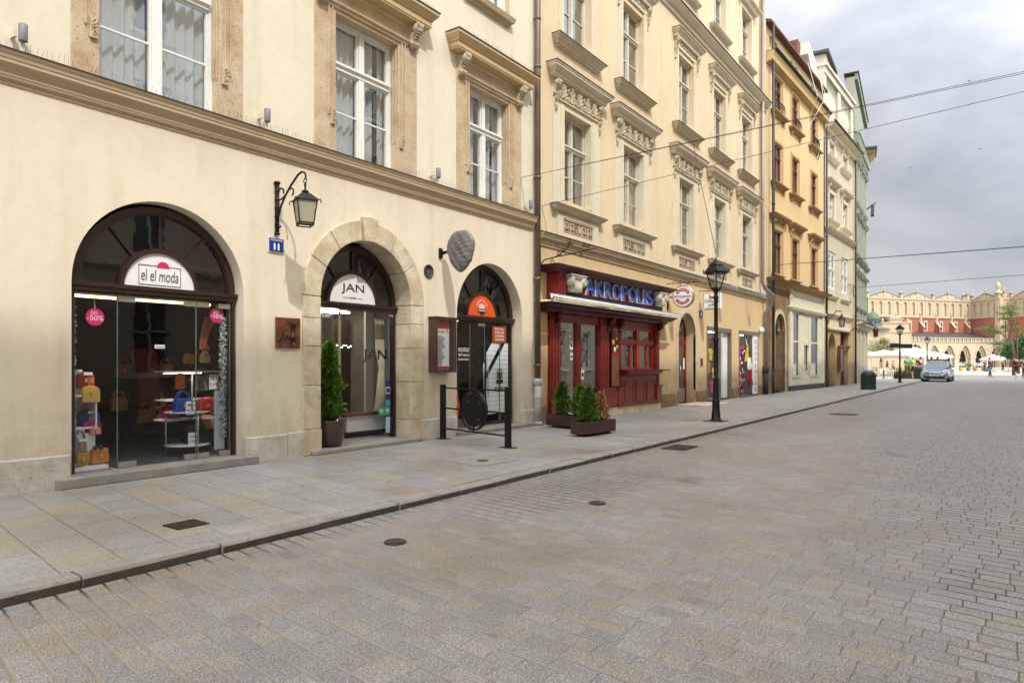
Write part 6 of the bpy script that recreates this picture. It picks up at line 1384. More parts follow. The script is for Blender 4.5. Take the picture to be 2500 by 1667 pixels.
for c in (11.15, 14.3):
    for lo_, hi in ((9.1, 10.55), (12.5, 13.3)):
        grp_window(B4, G, c-.6, c+.6, lo_, hi, .12, trans=lo_+(hi-lo_)*.62)
        t_ = MB(); t_.box(c-.82, c-.6, -.05, 0, lo_, hi+.15); t_.box(c+.6, c+.82, -.05, 0, lo_, hi+.15); t_.box(c-.6, c+.6, -.05, 0, hi, hi+.15); build(t_, 'window_surround', M['trim'], B4)
        h = MB(); h.sweep(c-.9, c+.9, [(0, lo_-.35), (.1, lo_-.3), (.2, lo_-.15), (.24, lo_-.06)]); build(h, 'window_sill', M['trim'], B4)
        if lo_ < 10: h = MB(); h.sweep(c-.95, c+.95, [(0, 10.95), (.15, 11.0), (.3, 11.1), (.33, 11.18)]); [console(h, c+s_*.85, .14, 10.95, .4, .2, False) for s_ in (-1, 1)]; build(h, 'hood_cornice', M['trim'], B4)
        else: h = MB(); h.ring(c, 13.2, .6, .8, -.1, 0, 15, 165, 12); h.prism([(c-.12, 13.7), (c-.17, 14.02), (c+.17, 14.02), (c+.12, 13.7)], -.2, 0); build(h, 'window_arch', M['trim'], B4)
g = MB(); g.sweep(9.72, 16.9, [(0, 8.35), (.1, 8.4), (.2, 8.5), (.25, 8.58)], ret=False); g.sweep(9.72, 17, [(0, 13.6), (.15, 13.65), (.2, 13.8), (.45, 13.9), (.5, 14.0)], ret=False); build(g, 'cornice', M['trim'], B4)
g = MB(); g.tube([(9.6, -.53, 14.05), (16.9, -.53, 14.0)], .055, 8); g.box(9.7, 17, -.5, 0, 14.002, 14.02); build(g, 'gutter', M['roofd'], B4)
# balustrade parapet
g = MB(); g.box(9.8, 16.9, .1, .4, 14.0, 14.9); g.box(9.8, 16.9, -.0, .45, 16.75, 17.1); g.box(9.75, 16.95, -.1, .5, 17.1, 17.25)
for a, b in ((9.8, 10.3), (13.0, 13.6), (16.3, 16.9)): g.box(a, b, .05, .4, 14.9, 16.75)
for k in range(8):
    for b0 in (10.45, 13.75):
        g.lathe([(.12, 0), (.12, .12), (.05, .3), (.12, .8), (.05, 1.5), (.12, 1.75), (.12, 1.85)], (b0+k*.33, .25, 14.9), 8)
build(g, 'balustrade', M['trimg'], B4); g = MB(); g.box(10.3, 16.3, .41, .44, 14.9, 16.75); build(g, 'balustrade_shade_backing', M['darkstone'], B4)  # dark backing sheet added to stand in for shade behind the balusters
g = MB(); g.prism([(9.8, 15.4), (9.8, 17.2), (8.2, 17.9), (8.0, 17.2)], .4, 4); build(g, 'side_gable', M['trimg'], B4); g = MB(); g.box(7.6, 8.1, .8, 1.4, 16.8, 17.9); build(g, 'chimney', M['rtile'], B4)
g = MB(); g.sweep(9.95, 15.6, [(0, 3.72), (.12, 3.76), (.2, 3.86), (.26, 3.95)]); g.box(10.0, 15.6, -.06, 0, 3.2, 3.74); 
for k in range(6): g.box(10.3+k*.95, 10.55+k*.95, -.09, -.06, 3.25, 3.7)
g.sweep(10.3, 15.6, [(.06, 3.12), (.14, 3.14), (.16, 3.2)]); build(g, 'shop_fascia', M['trim'], B4)
g = MB(); g.box(13.2, 15.3, .45, .5, .08, 3.2); build(g, 'shop_interior', mat('shop dim green', '6b6a5a', .6), B4)
g = MB(); g.box(13.2, 13.3, .0, .4, .08, 3.1); g.box(15.0, 15.1, .2, .3, .08, 3.1); g.box(14.2, 14.26, .2, .3, .08, 3.1); g.sweep(13.1, 15.3, [(0, 2.2), (.1, 2.25), (.12, 2.35)]); build(g, 'shop_door_frame', M['brownwin'], B4)
g = MB(); g.box(12.45, 13.1, -.18, -.02, .85, 2.3); t = thing('display_case', 'brown glazed display case hung by the door of the pale yellow house', 'display case', G, 12.8, 0, .85); build(g, 'case', M['brownwin'], t); g = MB(); g.box(12.55, 13.0, -.19, -.182, .95, 2.2); build(g, 'glass_front', M['farglass'], t)
g = MB(); g.box(10.4, 12.2, .33, .36, .08, 3.0); build(g, 'door', mat('worn timber gate', '7a553a', .7, var=.3), B4)
lu, lz = G.P(2055, 789, -.9); t = thing('wall_lantern', 'black lantern on a curved bracket over the pale yellow house door', 'lantern', G, lu, -.9, lz)
g = MB(); g.tube([(9.9, -.05, lz+.1), (10.3, -.3, lz+.5), ((9.9+lu)/2, -.6, lz+.68), (lu, -.9, lz+.6)], .022, 5); build(g, 'bracket', M['iron'], t)
g = MB(); c_ = (lu, -.9); frustum(g, c_, .21, lz+.2, .06, lz+.38, 6); frustum(g, c_, .06, lz+.38, .02, lz+.5, 6); frustum(g, c_, .12, lz-.2, .13, lz-.17, 6)
for k in range(6): a = R(60*k); g.tube([(lu+.11*math.cos(a), -.9+.11*math.sin(a), lz-.18), (lu+.17*math.cos(a), -.9+.17*math.sin(a), lz+.2)], .014, 4)
build(g, 'lantern_frame', M['iron'], t); g = MB(); frustum(g, c_, .10, lz-.17, .16, lz+.2, 6); build(g, 'lantern_glass', M['lampglass'], t)

# ---------------- house 5: green, and the last dark house ----------------
ox, oy, _ = G.W(17.0, 0, 0); H5 = Fr(ox, oy, 3.0)
B5 = thing('green_house', 'narrow green house with steep cornice and stucco wreaths at the corner of the square', 'building', H5, .1, 0, .06)
WC = (1.3, 3.6, 5.9)
ops = [('r', c-.5, c+.5, lo_, hi, .3) for c in WC for lo_, hi in ((4.9, 6.6), (8.2, 10.2), (11.4, 13.6))]
w_ = MB(); wall(w_, .0, 7.4, 3.6, 15.3, ops); w_.quad((7.4,0,0),(7.4,8,0),(7.4,8,15.3),(7.4,0,15.3)); w_.quad((0,0,15.3),(7.4,0,15.3),(7.4,8,15.3),(0,8,15.3)); w_.quad((0,-.0,3.6),(0,8,3.6),(0,8,15.3),(0,0,15.3)); build(w_, 'wall', M['green'], B5)
w_ = MB(); wall(w_, 0, 7.4, .06, 3.6, [('r', a, a+1.3, .3, 2.9, .25) for a in (.6, 3.0, 5.4)])
for a in (.35, 2.1, 2.7, 4.5, 5.1, 6.9): w_.box(a, a+.2, -.1, 0, .06, 3.5)
build(w_, 'ground_floor_wall', M['trimg'], B5)
g = MB(); g.box(.5, 6.9, .24, .26, .2, 3.0); build(g, 'shop_window', M['farglass'], B5); g = MB(); g.box(.4, 7.2, .5, .55, .1, 3.2); build(g, 'room_interior', M['dark'], B5)
GT = mat('pale green moulding', 'a5ab98', .8)
for c in WC:
    for lo_, hi in ((4.9, 6.6), (8.2, 10.2), (11.4, 13.6)):
        grp_window(B5, H5, c-.5, c+.5, lo_, hi, .1, trans=lo_+1.1); h = MB(); h.sweep(c-.65, c+.65, [(0, lo_-.25), (.12, lo_-.2), (.18, lo_-.08)]); h.sweep(c-.65, c+.65, [(0, hi+.2), (.15, hi+.25), (.25, hi+.4)]); h.box(c-.68, c-.5, -.08, 0, lo_, hi+.2); h.box(c+.5, c+.68, -.08, 0, lo_, hi+.2); build1(h, 'window_surround', GT, B5)
g = MB()
for k in range(12): spiral(g, (.8+k*.5, 7.3+.1*(k % 2)), .16, -.06, 1.3, k, 1, .035, 10)
build(g, 'wreath_relief', GT, B5)
GM = mat('green moulding', '7e8872', .8)
g = MB(); g.sweep(0, 7.4, [(0, 14.5), (.1, 14.55), (.1, 14.8), (.2, 14.85), (.2, 15.1), (.22, 15.2), (.26, 15.4)], ret=False); g.sweep(0, 7.4, [(0, 7.6), (.15, 7.7), (.25, 7.85)], ret=False); build(g, 'cornice', GM, B5)
g = MB(); g.sweep(0, 7.4, [(0, 3.45), (.2, 3.5), (.2, 3.65), (.4, 3.75), (.45, 3.9)], ret=False); build(g, 'shop_cornice', M['trimg'], B5)
g = MB(); g.sweep(0, 7.4, [(0, 3.901), (.48, 3.902), (.48, 3.93), (0, 4.0)], ret=False); g.sweep(0, 7.4, [(0, 15.401), (.29, 15.402), (.29, 15.43), (0, 15.5)], ret=False); build(g, 'flashing', M['roofd'], B5)
g = MB(); g.prism([(0, 15.3), (0, 18.9), (5.9, 17.7), (5.9, 15.3)], .0, .5); build(g, 'parapet', M['green'], B5); g = MB(); g.prism([(0, 18.7), (0, 19.1), (6.1, 17.85), (6.1, 17.45)], -.18, .0); build(g, 'parapet_moulding', GM, B5); g = MB(); g.prism([(-.1, 19.1), (-.1, 19.16), (6.2, 17.9), (6.2, 17.84)], -.24, .6); build(g, 'parapet_cap', M['roofd'], B5)
g = MB(); g.box(-3.1, .3, 1.2, 4.2, 13.0, 19.4); build(g, 'side_block', M['trimg'], B5); g = MB(); g.box(-3.4, .4, 1.0, 4.4, 19.4, 19.56); build(g, 'side_block_cap', M['roofd'], B5)
ox, oy, _ = H5.W(7.45, 0, 0); H6 = Fr(ox, oy, 9)
B6 = thing('corner_house', 'last house by the square with a dark heavy roof edge beyond the green house', 'building', H6, .1, 0, .06)
ops = [('r', .5, 1.2, lo_, lo_+1.6, .25) for lo_ in (4.8, 8.2, 11.4)]
w_ = MB(); wall(w_, 0, 1.8, .06, 16.2, ops); w_.quad((1.8,0,0),(1.8,8,0),(1.8,8,16.2),(1.8,0,16.2)); build(w_, 'wall', M['trimg'], B6)
g = MB(); g.sweep(0.3, 1.5, [(0, 15.0), (.15, 15.2), (.3, 15.9), (.5, 16.1), (.55, 16.3)]); build(g, 'eaves', M['brownm'], B6); g = MB(); g.box(-.4, 2.2, -.65, 4, 16.31, 16.45); build(g, 'roof', M['roofd'], B6)
for lo_ in (4.8, 8.2, 11.4): grp_window(B6, H6, .5, 1.2, lo_, lo_+1.6, .1, trans=lo_+1.0)
lu, lz = H5.P(2138, 812, -1.3); t = thing('wall_lantern', 'black lantern on a long scrolled bracket at the corner of the green house', 'lantern', H5, lu, -1.3, lz)
g = MB(); g.tube([(lu-.1, 0, lz+.1), (lu, -.4, lz+.5), (lu, -.9, lz+.55), (lu, -1.3, lz+.4)], .025, 5); build(g, 'bracket', M['iron'], t)
g = MB(); frustum(g, (lu, -1.3), .2, lz+.18, .05, lz+.36, 6); frustum(g, (lu, -1.3), .12, lz-.25, .17, lz+.18, 6); build(g, 'lantern_body', mat('amber lantern', '5a3a2a', .4), t)
t = thing('ring_wire_hook', 'iron wire hook and ring on the downpipe before the green house', 'hook', G, 16.6, -.2, 5.6); g = MB(); g.tube([(15.0, -.05, 5.98), (16.7, -.15, 5.98)], .02, 5); g.tube([(15.9+.3*math.cos(R(a)), -.2, 5.6+.3*math.sin(R(a))) for a in range(0, 361, 30)], .025, 5); build(g, 'hook_ring', M['iron'], t)
t = thing('flag_holder', 'dark bracket with folded banner high on the green house', 'bracket', H5, 4.2, -.8, 9); g = MB(); g.tube([(6.9, 0, 12.0), (7.1, -.6, 12.5)], .05, 6); g.prism([(6.8, 11.6), (7.05, 12.4), (7.2, 12.3), (7.0, 11.5)], -.5, -.3); build(g, 'banner', M['roofd'], t)
# ---------------- market square: cloth hall ----------------
def C8(x, y): return (2050 + x*.2296, 640 + y*.2296)
def brickmat(name, c1, c2, mortar):
    g = NG(name); k = g.n('ShaderNodeTexBrick'); k.inputs['Scale'].default_value = 1.0; k.inputs['Brick Width'].default_value = .5; k.inputs['Row Height'].default_value = .16; k.inputs['Mortar Size'].default_value = .02
    k.inputs['Color1'].default_value = hx(c1); k.inputs['Color2'].default_value = hx(c2); k.inputs['Mortar'].default_value = hx(mortar)
    p = g.sep(); g.l(g.comb(g.m('ADD', p[0], p[1]), p[2]), k.inputs['Vector']); o = g.mix(g.ramp(g.noise(.6, 5), (.4, 0.0), (.8, .5)), k.outputs[0], hx('5c2a20')); g.l(o, g.b.inputs['Base Color']); g.b.inputs['Roughness'].default_value = .9; return g.mat
M['brick'] = brickmat('old red brick', 'a45743', '904a38', '96705a'); M['hall'] = plaster('hall plaster', 'aa9a80', amt=.1); M['hallw'] = plaster('hall white stone', 'b3a992', amt=.1)
o_ = at(*C8(280, 1130), 140); J = Fr(o_.x, o_.y, -36.5)
CH = thing('cloth_hall', 'long arcaded market hall with scrolled parapet, brick band and pointed arches across the square', 'hall', J, 12, 0, 0)
ac = [J.P(*C8(x, 1010))[0] for x in (830, 1000, 1160, 1330, 1500, 1660, 1830, 2000)]
zs = J.P(*C8(1160, 1010))[1]; zt = J.P(*C8(1160, 885))[1]; zb0, zb1 = J.P(*C8(1200, 850))[1], J.P(*C8(1200, 803))[1]
w_ = MB(); n0 = len(w_.v)
u_l, u_r = J.P(*C8(560, 900))[0], J.P(*C8(2250, 900))[0]; ra = (ac[2]-ac[1])*.40; hh = zt-zs
ops = [('a', c, ra, 0.0, zs, .5, hh) for c in ac]
wall(w_, u_l-6, u_r, 0, zb0, ops); build(w_, 'arcade_wall', M['hall'], CH)
g = MB()
for c in ac:
    for r, y_, H_, zz in ((ra+.05, -.1, hh+.1, zs), (ra*.82, .3, hh*.8, zs)):
        P_ = pointed(c, zz, r, H_, 20); g.tube([(a, y_, b) for a, b in P_], .10, 5)
    for s_ in (-1, 1): g.box(c+s_*(ra+.1)-.22, c+s_*(ra+.1)+.22, -.2, .4, zs-.25, zs+.1); g.lathe([(.22, 0), (.22, .3), (.15, .4), (.15, zs-.3)], (c+s_*(ra+.12), 0, 0), 8)
build(g, 'arch_moulding', M['hallw'], CH)
g = MB(); w2 = MB(); wall(w2, u_l-6, u_r, 0, zs+hh, [('a', c, ra*.62, 0, zs*.85, .25, hh*.75) for c in ac], y=.5); build(w2, 'inner_wall', M['hall'], CH)
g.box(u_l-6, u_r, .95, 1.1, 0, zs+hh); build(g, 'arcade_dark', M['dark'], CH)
g = MB(); g.box(u_l, u_r, -.2, .3, zb0, zb0+.1); g.box(u_l, u_r, -.2, .3, zb1-.1, zb1)
k = u_l
while k < u_r:
    g.box(k, k+.14, -.18, .2, zb0+.1, zb1-.1)
    for q in (.4, .75): g.box(k+q-.05, k+q+.05, -.1, .1, zb0+.1, zb1-.1); g.box(k+q-.13, k+q+.13, -.08, .08, zb0+.3, zb0+.45)
    k += 1.15
build(g, 'balustrade', M['hallw'], CH)
yu = 6.0
def attic(F_, u0, u1, y, zr, zb, zc, zt_, nb, col='hall', brick='brick', wins=(), first=0, fin=True):
    d = (u1-u0)/nb
    b = MB(); wall(b, u0, u1, zr, zb, [('r', w-.22, w+.22, zr+.5, zb-1.1, .3) for w in wins], y=y); build(b, 'brick_wall', M[brick], CH)
    f = MB()
    for w in wins: f.box(w-.5, w-.24, y-.08, y+.1, zr+.3, zb-.75); f.box(w+.24, w+.5, y-.08, y+.1, zr+.3, zb-.75); f.box(w-.24, w+.24, y-.08, y+.1, zb-1.05, zb-.75); f.box(w-.5, w+.5, y-.12, y+.1, zr+.3, zr+.5)
    if wins: build(f, 'window_frame', M['hallw'], CH); f = MB(); [f.box(w-.25, w+.25, y+.2, y+.25, zr, zb-.8) for w in wins]; build(f, 'window_pane', M['dark'], CH)
    a = MB(); r = d*.20; wall(a, u0, u1, zb, zc, [('a', u0+d*(i+.5), r, zb+.35, zc-.55-r, .35) for i in range(nb)], y=y-.05); a.box(u0, u1, y+.3, y+.5, zb, zc); build(a, 'attic_wall', M[col], CH)
    m = MB(); m.box(u0, u1, y-.2, y+.1, zb-.12, zb+.1); m.box(u0, u1, y-.25, y+.3, zc-.05, zc+.1); m.box(u0, u1, y-.12, y+.0, zc-.75, zc-.66) if 0 else None
    for i in range(nb+1): m.box(u0+d*i-.06, u0+d*i+.06, y-.11, y, zb+.1, zc-.05)
    for i in range(nb): a_, b_ = u0+d*(i+.5)-r, u0+d*(i+.5)+r; m.box(u0+d*i+.06, a_, y-.09, y-.04, zc-.6-r, zc-.52-r); m.box(b_, u0+d*(i+1)-.06, y-.09, y-.04, zc-.6-r, zc-.52-r)
    build(m, 'moulding', M[col], CH)
    c = MB(); dk = MB(); h = zt_-zc; D2 = 4*d
    u = u0; i = 0
    while u < u1-.1:
        e_ = min(D2, u1-u); top = [(u, zc+.1)]
        for k in range(25):
            q = k/24; top.append((u+e_*q, zc+.1+h*(.12+.80*math.sin(math.pi*q)**1.5)))
        top.append((u+e_, zc+.1)); c.prism(top, y-.05, y+.35)
        dk2 = [(p, w) for p, w in top[1:-1]]; dk.tube([(p, y+.05, w+.04) for p, w in dk2], .15, 4)
        for s_ in (.27, .73): c.lathe([(.22, -.1), (.12, -.12), (.1, -.05), (.05, -.15)], (u+e_*s_, y-.06, zc+.1+h*.45), 10, 'y')
        if fin:
            m_ = u+e_/2; c.box(m_-.32, m_+.32, y-.15, y+.45, zc+.1, zc+.15+h*1.0); dk.box(m_-.42, m_+.42, y-.2, y+.5, zc+.15+h, zc+.27+h); c.lathe([(.3, 0), (.12, .2), (.1, .35), (.25, .5), (.22, .7), (.08, .95), (.1, 1.1), (.02, 1.35)], (m_, y+.15, zc+.27+h), 8)
            c.box(u-.3, u+.3, y-.15, y+.45, zc+.1, zc+.1+h*.75); dk.lathe([(.42, 0), (.4, .12), (.1, .3)], (u, y+.15, zc+.1+h*.75), 10); c.lathe([(.2, 0), (.26, .2), (.2, .4), (.1, .5)], (u, y+.15, zc+.35+h*.75), 8)
        u += D2; i += 1
    build(c, 'parapet_crest', M[col], CH); build(dk, 'crest_coping', M['roofd'], CH)
ua, ub = J.P(*C8(300, 500), yu)[0], J.P(*C8(1400, 500), yu)[0]
zr_, zb_, zc_, zt_ = [J.P(*C8(1000, y), yu)[1] for y in (750, 590, 408, 345)]
wn = [J.P(*C8(x, 700), yu)[0] for x in (745, 912, 1078, 1232, 1368)]
attic(J, ua, ub, yu, zr_, zb_, zc_, zt_, 13, wins=wn)
# buttresses
g = MB(); h_ = MB()
for x in (850, 1020, 1180, 1330):
    u = J.P(*C8(x, 650), yu)[0]; h_.prism([(yu, zr_), (yu-1.1, zr_), (yu-1.1, zr_+1.1), (yu, zb_-.9)], u-.22, u+.22, 'u'); g.prism([(yu, zb_-.85), (yu-1.25, zr_+1.1), (yu-1.25, zr_+1.25), (yu, zb_-.6)], u-.3, u+.3, 'u'); g.box(u-.15, u+.15, yu-.4, yu, zb_-.9, zb_+.25); g.lathe([(.16, 0), (.05, .3), (.2, .6), (.03, .95)], (u, yu-.2, zb_+.25), 6)
build(h_, 'buttress', M['brick'], CH); build(g, 'buttress_coping', M['hallw'], CH)
g = MB(); g.prism([(.3, zb1-.2), (yu, zr_+.15), (yu, zr_-.2), (.3, zb1-.6)], u_l+4, u_r, 'u'); build(g, 'arcade_roof', M['roofd'], CH)
# projecting wing
A_ = J.W(ub, yu, 0); dA = A_.x*math.cos(TH)+A_.y*math.sin(TH); Bp = at(*C8(1695, 1000), dA*.955)
ang = math.degrees(math.atan2(Bp.y-A_.y, Bp.x-A_.x)); 
def tr(mb_v, f): return mb_v
def wing(f, L, nb, zr, wins, tower=False):
    global CH
    W_ = thing('cloth_hall_wing', wing.lab, 'hall', f, L/2, 0, 0, 'projecting wings of the market hall'); old = CH; CH = W_
    attic(f, 0, L, 0, zr, zb_, zc_, zt_, nb, wins=wins)
    g = MB(); g.box(-.1, .9, -.3, .5, 0, zc_+.2) if tower else g.box(L-.9, L+.05, -.2, .3, 0, zc_+1.2)
    if not tower: g.lathe([(.9, 0), (.8, .4), (.3, .8), (.3, 1.1), (.6, 1.6), (.35, 2.2), (.1, 2.6)], (L-.45, .2, zc_+1.2), 8)
    build(g, 'corner_pier', M['hall'], W_); CH = old
wing.lab = 'shaded side wall of the market hall wing left of its corner pier'; wing(Fr(A_.x, A_.y, ang), (Bp-A_).to_2d().length, 4, 0, ())
K2 = Fr(Bp.x, Bp.y, -36.5); wing.lab = 'sunlit end front of the market hall wing behind the thin tree'; wing(K2, 3.4, 2, 0, (1.9,), True)
e2 = K2.W(3.4, 0, 0); wing.lab = 'second shaded wing wall of the market hall at the right edge of the photo'; wing(Fr(e2.x, e2.y, ang), 7, 3, 0, ())
# pale terrace kerb before the hall
t = thing('terrace_step', 'long white stone terrace edge in front of the market hall', 'terrace', J, 12, -4, 0); g = MB(); g.box(u_l-8, u_r+14, -9.0, -.5, .0, .28); build(g, 'step', mat('white stone edge', 'd2ccc0', .7), t); g = MB(); g.box(u_l-8, u_r+14, -9.06, -9.0, .0, .1); build(g, 'painted_base_shadow', M['dark'], t)  # dark strip stands in for the shadow along the foot of the step

# ---------------- small domed church ----------------
c0 = at(2144, 880, 108); CF = Fr(c0.x, c0.y, -54.5)
def hz(y, d=108): return HC + (885-(640+y*.2296))*d/1667
t = thing('domed_church', 'small cream church with green copper dome and lantern drum at the edge of the square', 'church', CF, 0, 0, 0)
g = MB(); g.box(-2.4, 2.2, 0, 5, 0, hz(712)); g.box(-2.5, 2.3, -.1, 5, hz(745), hz(738)); build(g, 'wall', M['hall'], t)
cop = mat('green copper roof', '55614f', .6, var=.25, streak=True)
g = MB(); g.lathe([(2.6, hz(712)), (2.5, hz(706)), (1.0, hz(672)), (.9, hz(668))], (0, 1.6, 0), 16); build(g, 'skirt_roof', cop, t)
g = MB(); g.lathe([(.85, hz(672)), (.85, hz(604))], (0, 1.6, 0), 12, sm=False); build(g, 'drum', mat('slate drum', '5a646c', .6), t)
g = MB(); [g.lathe([(.16, -.02), (.16, .02)], (.87*math.cos(R(a)), 1.6-.87*math.sin(R(a))*1.0, hz(636)), 10, 'y') for a in (45, 90, 135)]; build(g, 'oculus', M['dark'], t)
g = MB(); g.lathe([(1.02, hz(606)), (1.02, hz(596)), (.92, hz(568)), (.7, hz(542)), (.35, hz(524)), (.12, hz(516)), (.12, hz(505)), (.2, hz(500)), (.03, hz(470))], (0, 1.6, 0), 16)
g.box(-.03, .03, 1.58, 1.62, hz(475), hz(438)); g.box(-.18, .18, 1.58, 1.62, hz(455), hz(450)); build(g, 'dome', cop, t)
c1 = at(2190, 880, 122); CF2 = Fr(c1.x, c1.y, -54.5); t = thing('baroque_annex', 'cream baroque chapel annex with stepped cornices between dome and market hall', 'annex', CF2, 0, 0, 0)
def hz2(y): return hz(y, 122)
g = MB(); g.box(-3.2, 2.6, 0, 4, 0, hz2(745)); g.box(-2.4, 2.4, .3, 4, hz2(745), hz2(640)); g.box(-1.0, 1.2, .5, 3, hz2(640), hz2(590)); build(g, 'wall', M['hall'], t)
g = MB(); g.box(-3.3, 2.7, -.2, 4.1, hz2(748), hz2(742)); g.box(-2.6, 2.6, .1, 4.1, hz2(645), hz2(636)); g.box(-1.2, 1.4, .3, 3.1, hz2(604), hz2(598)); g.prism([(-1.0, hz2(598)), (-.6, hz2(575)), (.1, hz2(564)), (.8, hz2(575)), (1.2, hz2(598))], .5, .9)
for u in (-2.3, 2.2, .1): g.lathe([(.2, 0), (.1, .2), (.2, .4), (.03, .7)], (u, .5, hz2(636) if abs(u) > 1 else hz2(566)), 6)
build(g, 'cornice', M['hallw'], t)
g = MB(); g.prism([(-2.4, hz2(636)), (-2.4, hz2(600)), (-1.2, hz2(575)), (-1.2, hz2(636))], 1.5, 3.5); build(g, 'roof', M['roofd'], t)

# ---------------- trees on the square ----------------
def crown(name_label, cl, d, n, cols, seed, trunkpts, sz=.22, cat='tree'):
    base = at(*C8(*trunkpts[0][0][0]), d); t = thing('tree', name_label, cat, WORLD, base.x, base.y, 0); rr = random.Random(seed)
    g = MB()
    for path, r0, r1 in trunkpts_iter(trunkpts):
        P_ = [at(*C8(*p), d) for p in path]; g.tube(P_, [r0+(r1-r0)*i/(len(P_)-1) for i in range(len(P_))], 6)
    b0 = at(*C8(*trunkpts[0][0][0]), d); g.tube([(b0.x, b0.y, 0), b0], trunkpts[0][1] if 0 else .16, 6)
    build(g, 'trunk', mat('tree bark', '5b5043', .9), t)
    f = MB()
    for (x, y, rx, ry, w_) in cl:
        c = at(*C8(x, y), d); k = .2296*d/1667
        for _ in range(int(n*w_)):
            a, b = rr.gauss(0, .45), rr.gauss(0, .45); p = c + Vector((math.sin(TH), -math.cos(TH), 0))*a*rx*k + Vector((0, 0, 1))*b*ry*k + Vector((math.cos(TH), math.sin(TH), 0))*rr.gauss(0, .4)*rx*k
            q = Vector((rr.uniform(-1,1), rr.uniform(-1,1), rr.uniform(-.5,.5))).normalized(); v = q.cross(Vector((rr.uniform(-1,1), rr.uniform(-1,1), rr.uniform(-1,1)))).normalized(); s_ = sz*rr.uniform(.5, 1.2)
            f.cm = rr.randrange(len(cols)); f.add([p-q*s_, p+v*s_*.5, p+q*s_, p-v*s_*.5], [(0,1,2,3)])
    build(f, 'crown', cols, t); return t
def trunkpts_iter(tp):
    for e_ in tp: yield e_
TG = [leafmat('tree green', '56702f'), leafmat('tree dark green', '3f5a2a'), leafmat('tree olive', '6f7838')]
TD = [leafmat('dark crown', '263d20'), leafmat('dark crown mid', '365226'), leafmat('dark crown light', '52702e')]
TY = [leafmat('pale blossom', 'b5ab7c'), leafmat('pale leaf', '7e8a4c'), leafmat('dusky leaf', '5a5a3a')]
crown('thin bare tree with sparse layered foliage before the market hall', [(1790, 490, 110, 40, 1), (1740, 550, 90, 25, .6), (1840, 545, 60, 40, .5), (1760, 600, 90, 22, .6), (1580, 705, 110, 28, 1), (1660, 745, 110, 26, .9), (1700, 860, 130, 20, .9), (1900, 715, 90, 26, .6), (1750, 690, 50, 25, .4), (1880, 650, 60, 20, .3)], 74, 620, TG, 4,
    [([(1850, 1010), (1835, 900), (1810, 790), (1835, 700), (1828, 600), (1820, 480)], .17, .04), ([(1840, 880), (1760, 800), (1700, 740), (1600, 700)], .09, .03), ([(1885, 1000), (1885, 860), (1890, 780), (1930, 700)], .12, .04), ([(1830, 640), (1760, 590), (1720, 560)], .05, .02), ([(1815, 860), (1740, 870), (1640, 870)], .04, .02)], .08)
crown('dense dark green tree at the right edge behind the thin tree', [(1880, 930, 150, 100, 2.4), (1960, 900, 130, 120, 2.2), (1820, 960, 90, 80, 1.0), (2050, 940, 130, 120, 2)], 84, 1700, TD, 5, [([(1900, 1060), (1900, 960)], .2, .12)], .14)
crown('small pale flowering tree beside the green house', [(440, 880, 150, 60, 1.5), (400, 925, 120, 40, 1), (500, 915, 110, 45, 1), (470, 845, 60, 40, .6)], 82, 900, TY, 6, [([(440, 1050), (440, 960), (430, 900)], .12, .05), ([(440, 960), (500, 900)], .05, .02)], .10)

